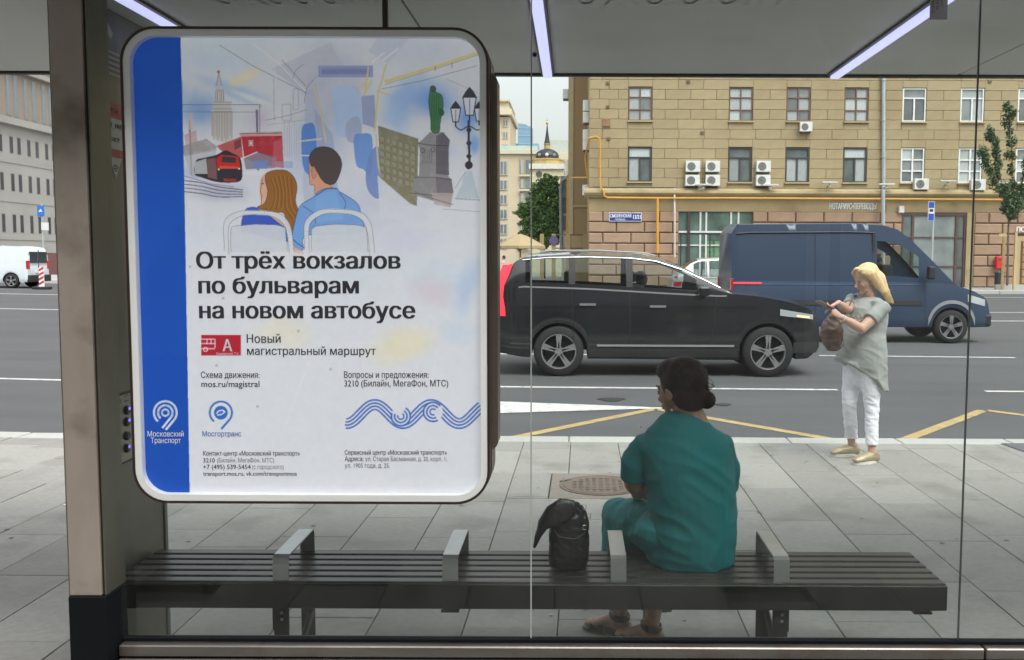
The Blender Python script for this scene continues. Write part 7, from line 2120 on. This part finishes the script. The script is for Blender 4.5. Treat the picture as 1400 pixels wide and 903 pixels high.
# ---------------- black bag on the bench
M_BB2 = mat('black_bag_leather', (.010, .010, .011), .38, var=.2, vscale=20, bump=.3, bscale=60)
hb = bmesh.new()
hp = lambda px, py, dy=-.06: P(px, py, Ys+dy)
secs2 = [((751, 803), 774, .062), ((750, 805), 760, .065), ((750, 806), 730, .06), ((753, 803), 706, .045), ((762, 797), 692, .026), ((768, 790), 688, .014)]
loft(hb, [(hp(a, y)+hp(b, y))/2 for (a, b), y, t in secs2], [((hp(b, y).x-hp(a, y).x)/2, t) for (a, b), y, t in secs2], ref=(1, .2, 0), n=20, caps=(0, 0))
hbag = baked('handbag', hb, M_BB2, None, .005, 2, disp=.004, dscale=18); tag(hbag, 'black leather handbag with buckles standing on the bench left of the seated woman', 'handbag')
zmin = min((v.co.z for v in hbag.data.vertices)); hbag.location.z = SZ-.001-zmin+.001
dz_ = V3(0, 0, 0)
bm = bmesh.new(); loft(bm, [hp(786, 693, -.11), hp(772, 697, -.12), hp(756, 706, -.13), hp(742, 718, -.13), hp(735, 735, -.12), hp(731, 748, -.12)], [(.025, .008), (.045, .008), (.042, .009), (.028, .012), (.014, .012), (.006, .006)], ref=(.2, .3, 1), n=12)
fl_ = obj('flap', bm, M_BB2, hbag, True); 
bm = bmesh.new(); tube(bm, [hp(748, 722, -.12), hp(752, 713, -.125), hp(762, 710, -.125), hp(772, 716, -.125)], .006, 8); obj('handle', bm, M_BB2, hbag, True)
for i, (a, b) in enumerate(((797, 694), (803, 706), (801, 722))):
    bm = bmesh.new(); c = hp(a, b, -.10); tube(bm, [c+V3(-.012, 0, -.008), c+V3(.012, 0, -.008), c+V3(.012, 0, .008), c+V3(-.012, 0, .008), c+V3(-.012, 0, -.008)], .0022, 6); obj('buckle', bm, M_CHROME, hbag)
bm = bmesh.new(); tube(bm, [hp(790, 692, -.10), hp(800, 700, -.105), hp(804, 715, -.105), hp(802, 735, -.105)], .005, 8); obj('side_strap', bm, M_BB2, hbag, True)
bm = bmesh.new(); tube(bm, [hp(757, 725, -.115), hp(765, 735, -.122), hp(785, 738, -.122), hp(800, 730, -.115)], .0025, 6); obj('stitched_seam', bm, mat('bag_seam', (.05, .05, .055), .4), hbag)

# ---------------- passers-by far down by the parasol
def passer(x, y, z, rz, top, leg, label, sk=M_SKIN, hairc=(.05, .03, .02)):
    bm = bmesh.new()
    loft(bm, [(0, 0, .80), (0, 0, .95), (0, 0, 1.15), (0, 0, 1.36), (0, 0, 1.44)], [(.10, .15), (.10, .155), (.09, .14), (.09, .18), (.05, .07)], ref=(1, 0, 0))
    loft(bm, [(0, 0, 1.4), (.01, 0, 1.52)], [.05, .05]); ell(bm, Vector((.015, 0, 1.60)), (.095, .075, .115)); ell(bm, Vector((.10, 0, 1.58)), (.015, .012, .018))
    for s in (-1, 1):
        loft(bm, [(0, s*.08, .88), (.03*s, s*.09, .48), (-.04*s, s*.09, .10)], [.085, .055, .038])
        loft(bm, [(-.04*s, s*.09, .06), (-.04*s+.14, s*.09, .03)], [(.04, .04), (.03, .025)])
        loft(bm, [(0, s*.19, 1.36), (.0, s*.23, 1.10), (.10, s*.21, .90)], [.045, .038, .028]); ell(bm, Vector((.13, s*.21, .84)), (.03, .02, .05))
    p = baked('person', bm, sk, None, .022, 2); p.location = (x, y, z); p.rotation_euler = (0, 0, rz); tag(p, label, 'person')
    bm = bmesh.new(); ell(bm, Vector((-.02, 0, 1.635)), (.10, .085, .105)); obj('hair', bm, mat('hair_%d' % int(hairc[0]*1000), hairc, .8), p, True)
    bm = bmesh.new(); loft(bm, [(0, 0, .86), (0, 0, 1.0), (0, 0, 1.18), (0, 0, 1.36), (0, 0, 1.43)], [(.125, .18), (.12, .17), (.11, .155), (.11, .20), (.06, .09)], ref=(1, 0, 0), n=16)
    for s in (-1, 1): loft(bm, [(0, s*.18, 1.37), (0, s*.225, 1.15)], [.06, .055], caps=(1, 0))
    baked('shirt', bm, top, p, .02, 2)
    bm = bmesh.new(); loft(bm, [(0, 0, .78), (0, 0, .92)], [(.12, .165), (.12, .17)], ref=(1, 0, 0))
    for s in (-1, 1): loft(bm, [(0, s*.08, .86), (.03*s, s*.09, .48), (-.04*s, s*.09, .14)], [.10, .075, .06], caps=(1, 0))
    baked('trousers', bm, leg, p, .02, 2)
    return p
a = P(679, 350, 51.5); passer(a.x, 51.5, .02, R(200), mat('pink_top', (.62, .14, .24), .8), mat('dark_jeans', (.05, .06, .09), .8), 'distant person in a pink top left of the parasol pole')
a = P(688.5, 350, 52.5); passer(a.x, 52.5, .02, R(170), mat('pale_pink_top', (.66, .45, .47), .8), mat('pale_jeans', (.35, .37, .42), .8), 'distant person in pale pink walking under the parasol')
a = P(662, 350, 53); passer(a.x, 53, .02, R(20), mat('white_top', (.6, .6, .58), .8), mat('dark_jeans', (.05, .06, .09), .8), 'distant person in white hidden behind the edge of the light box')
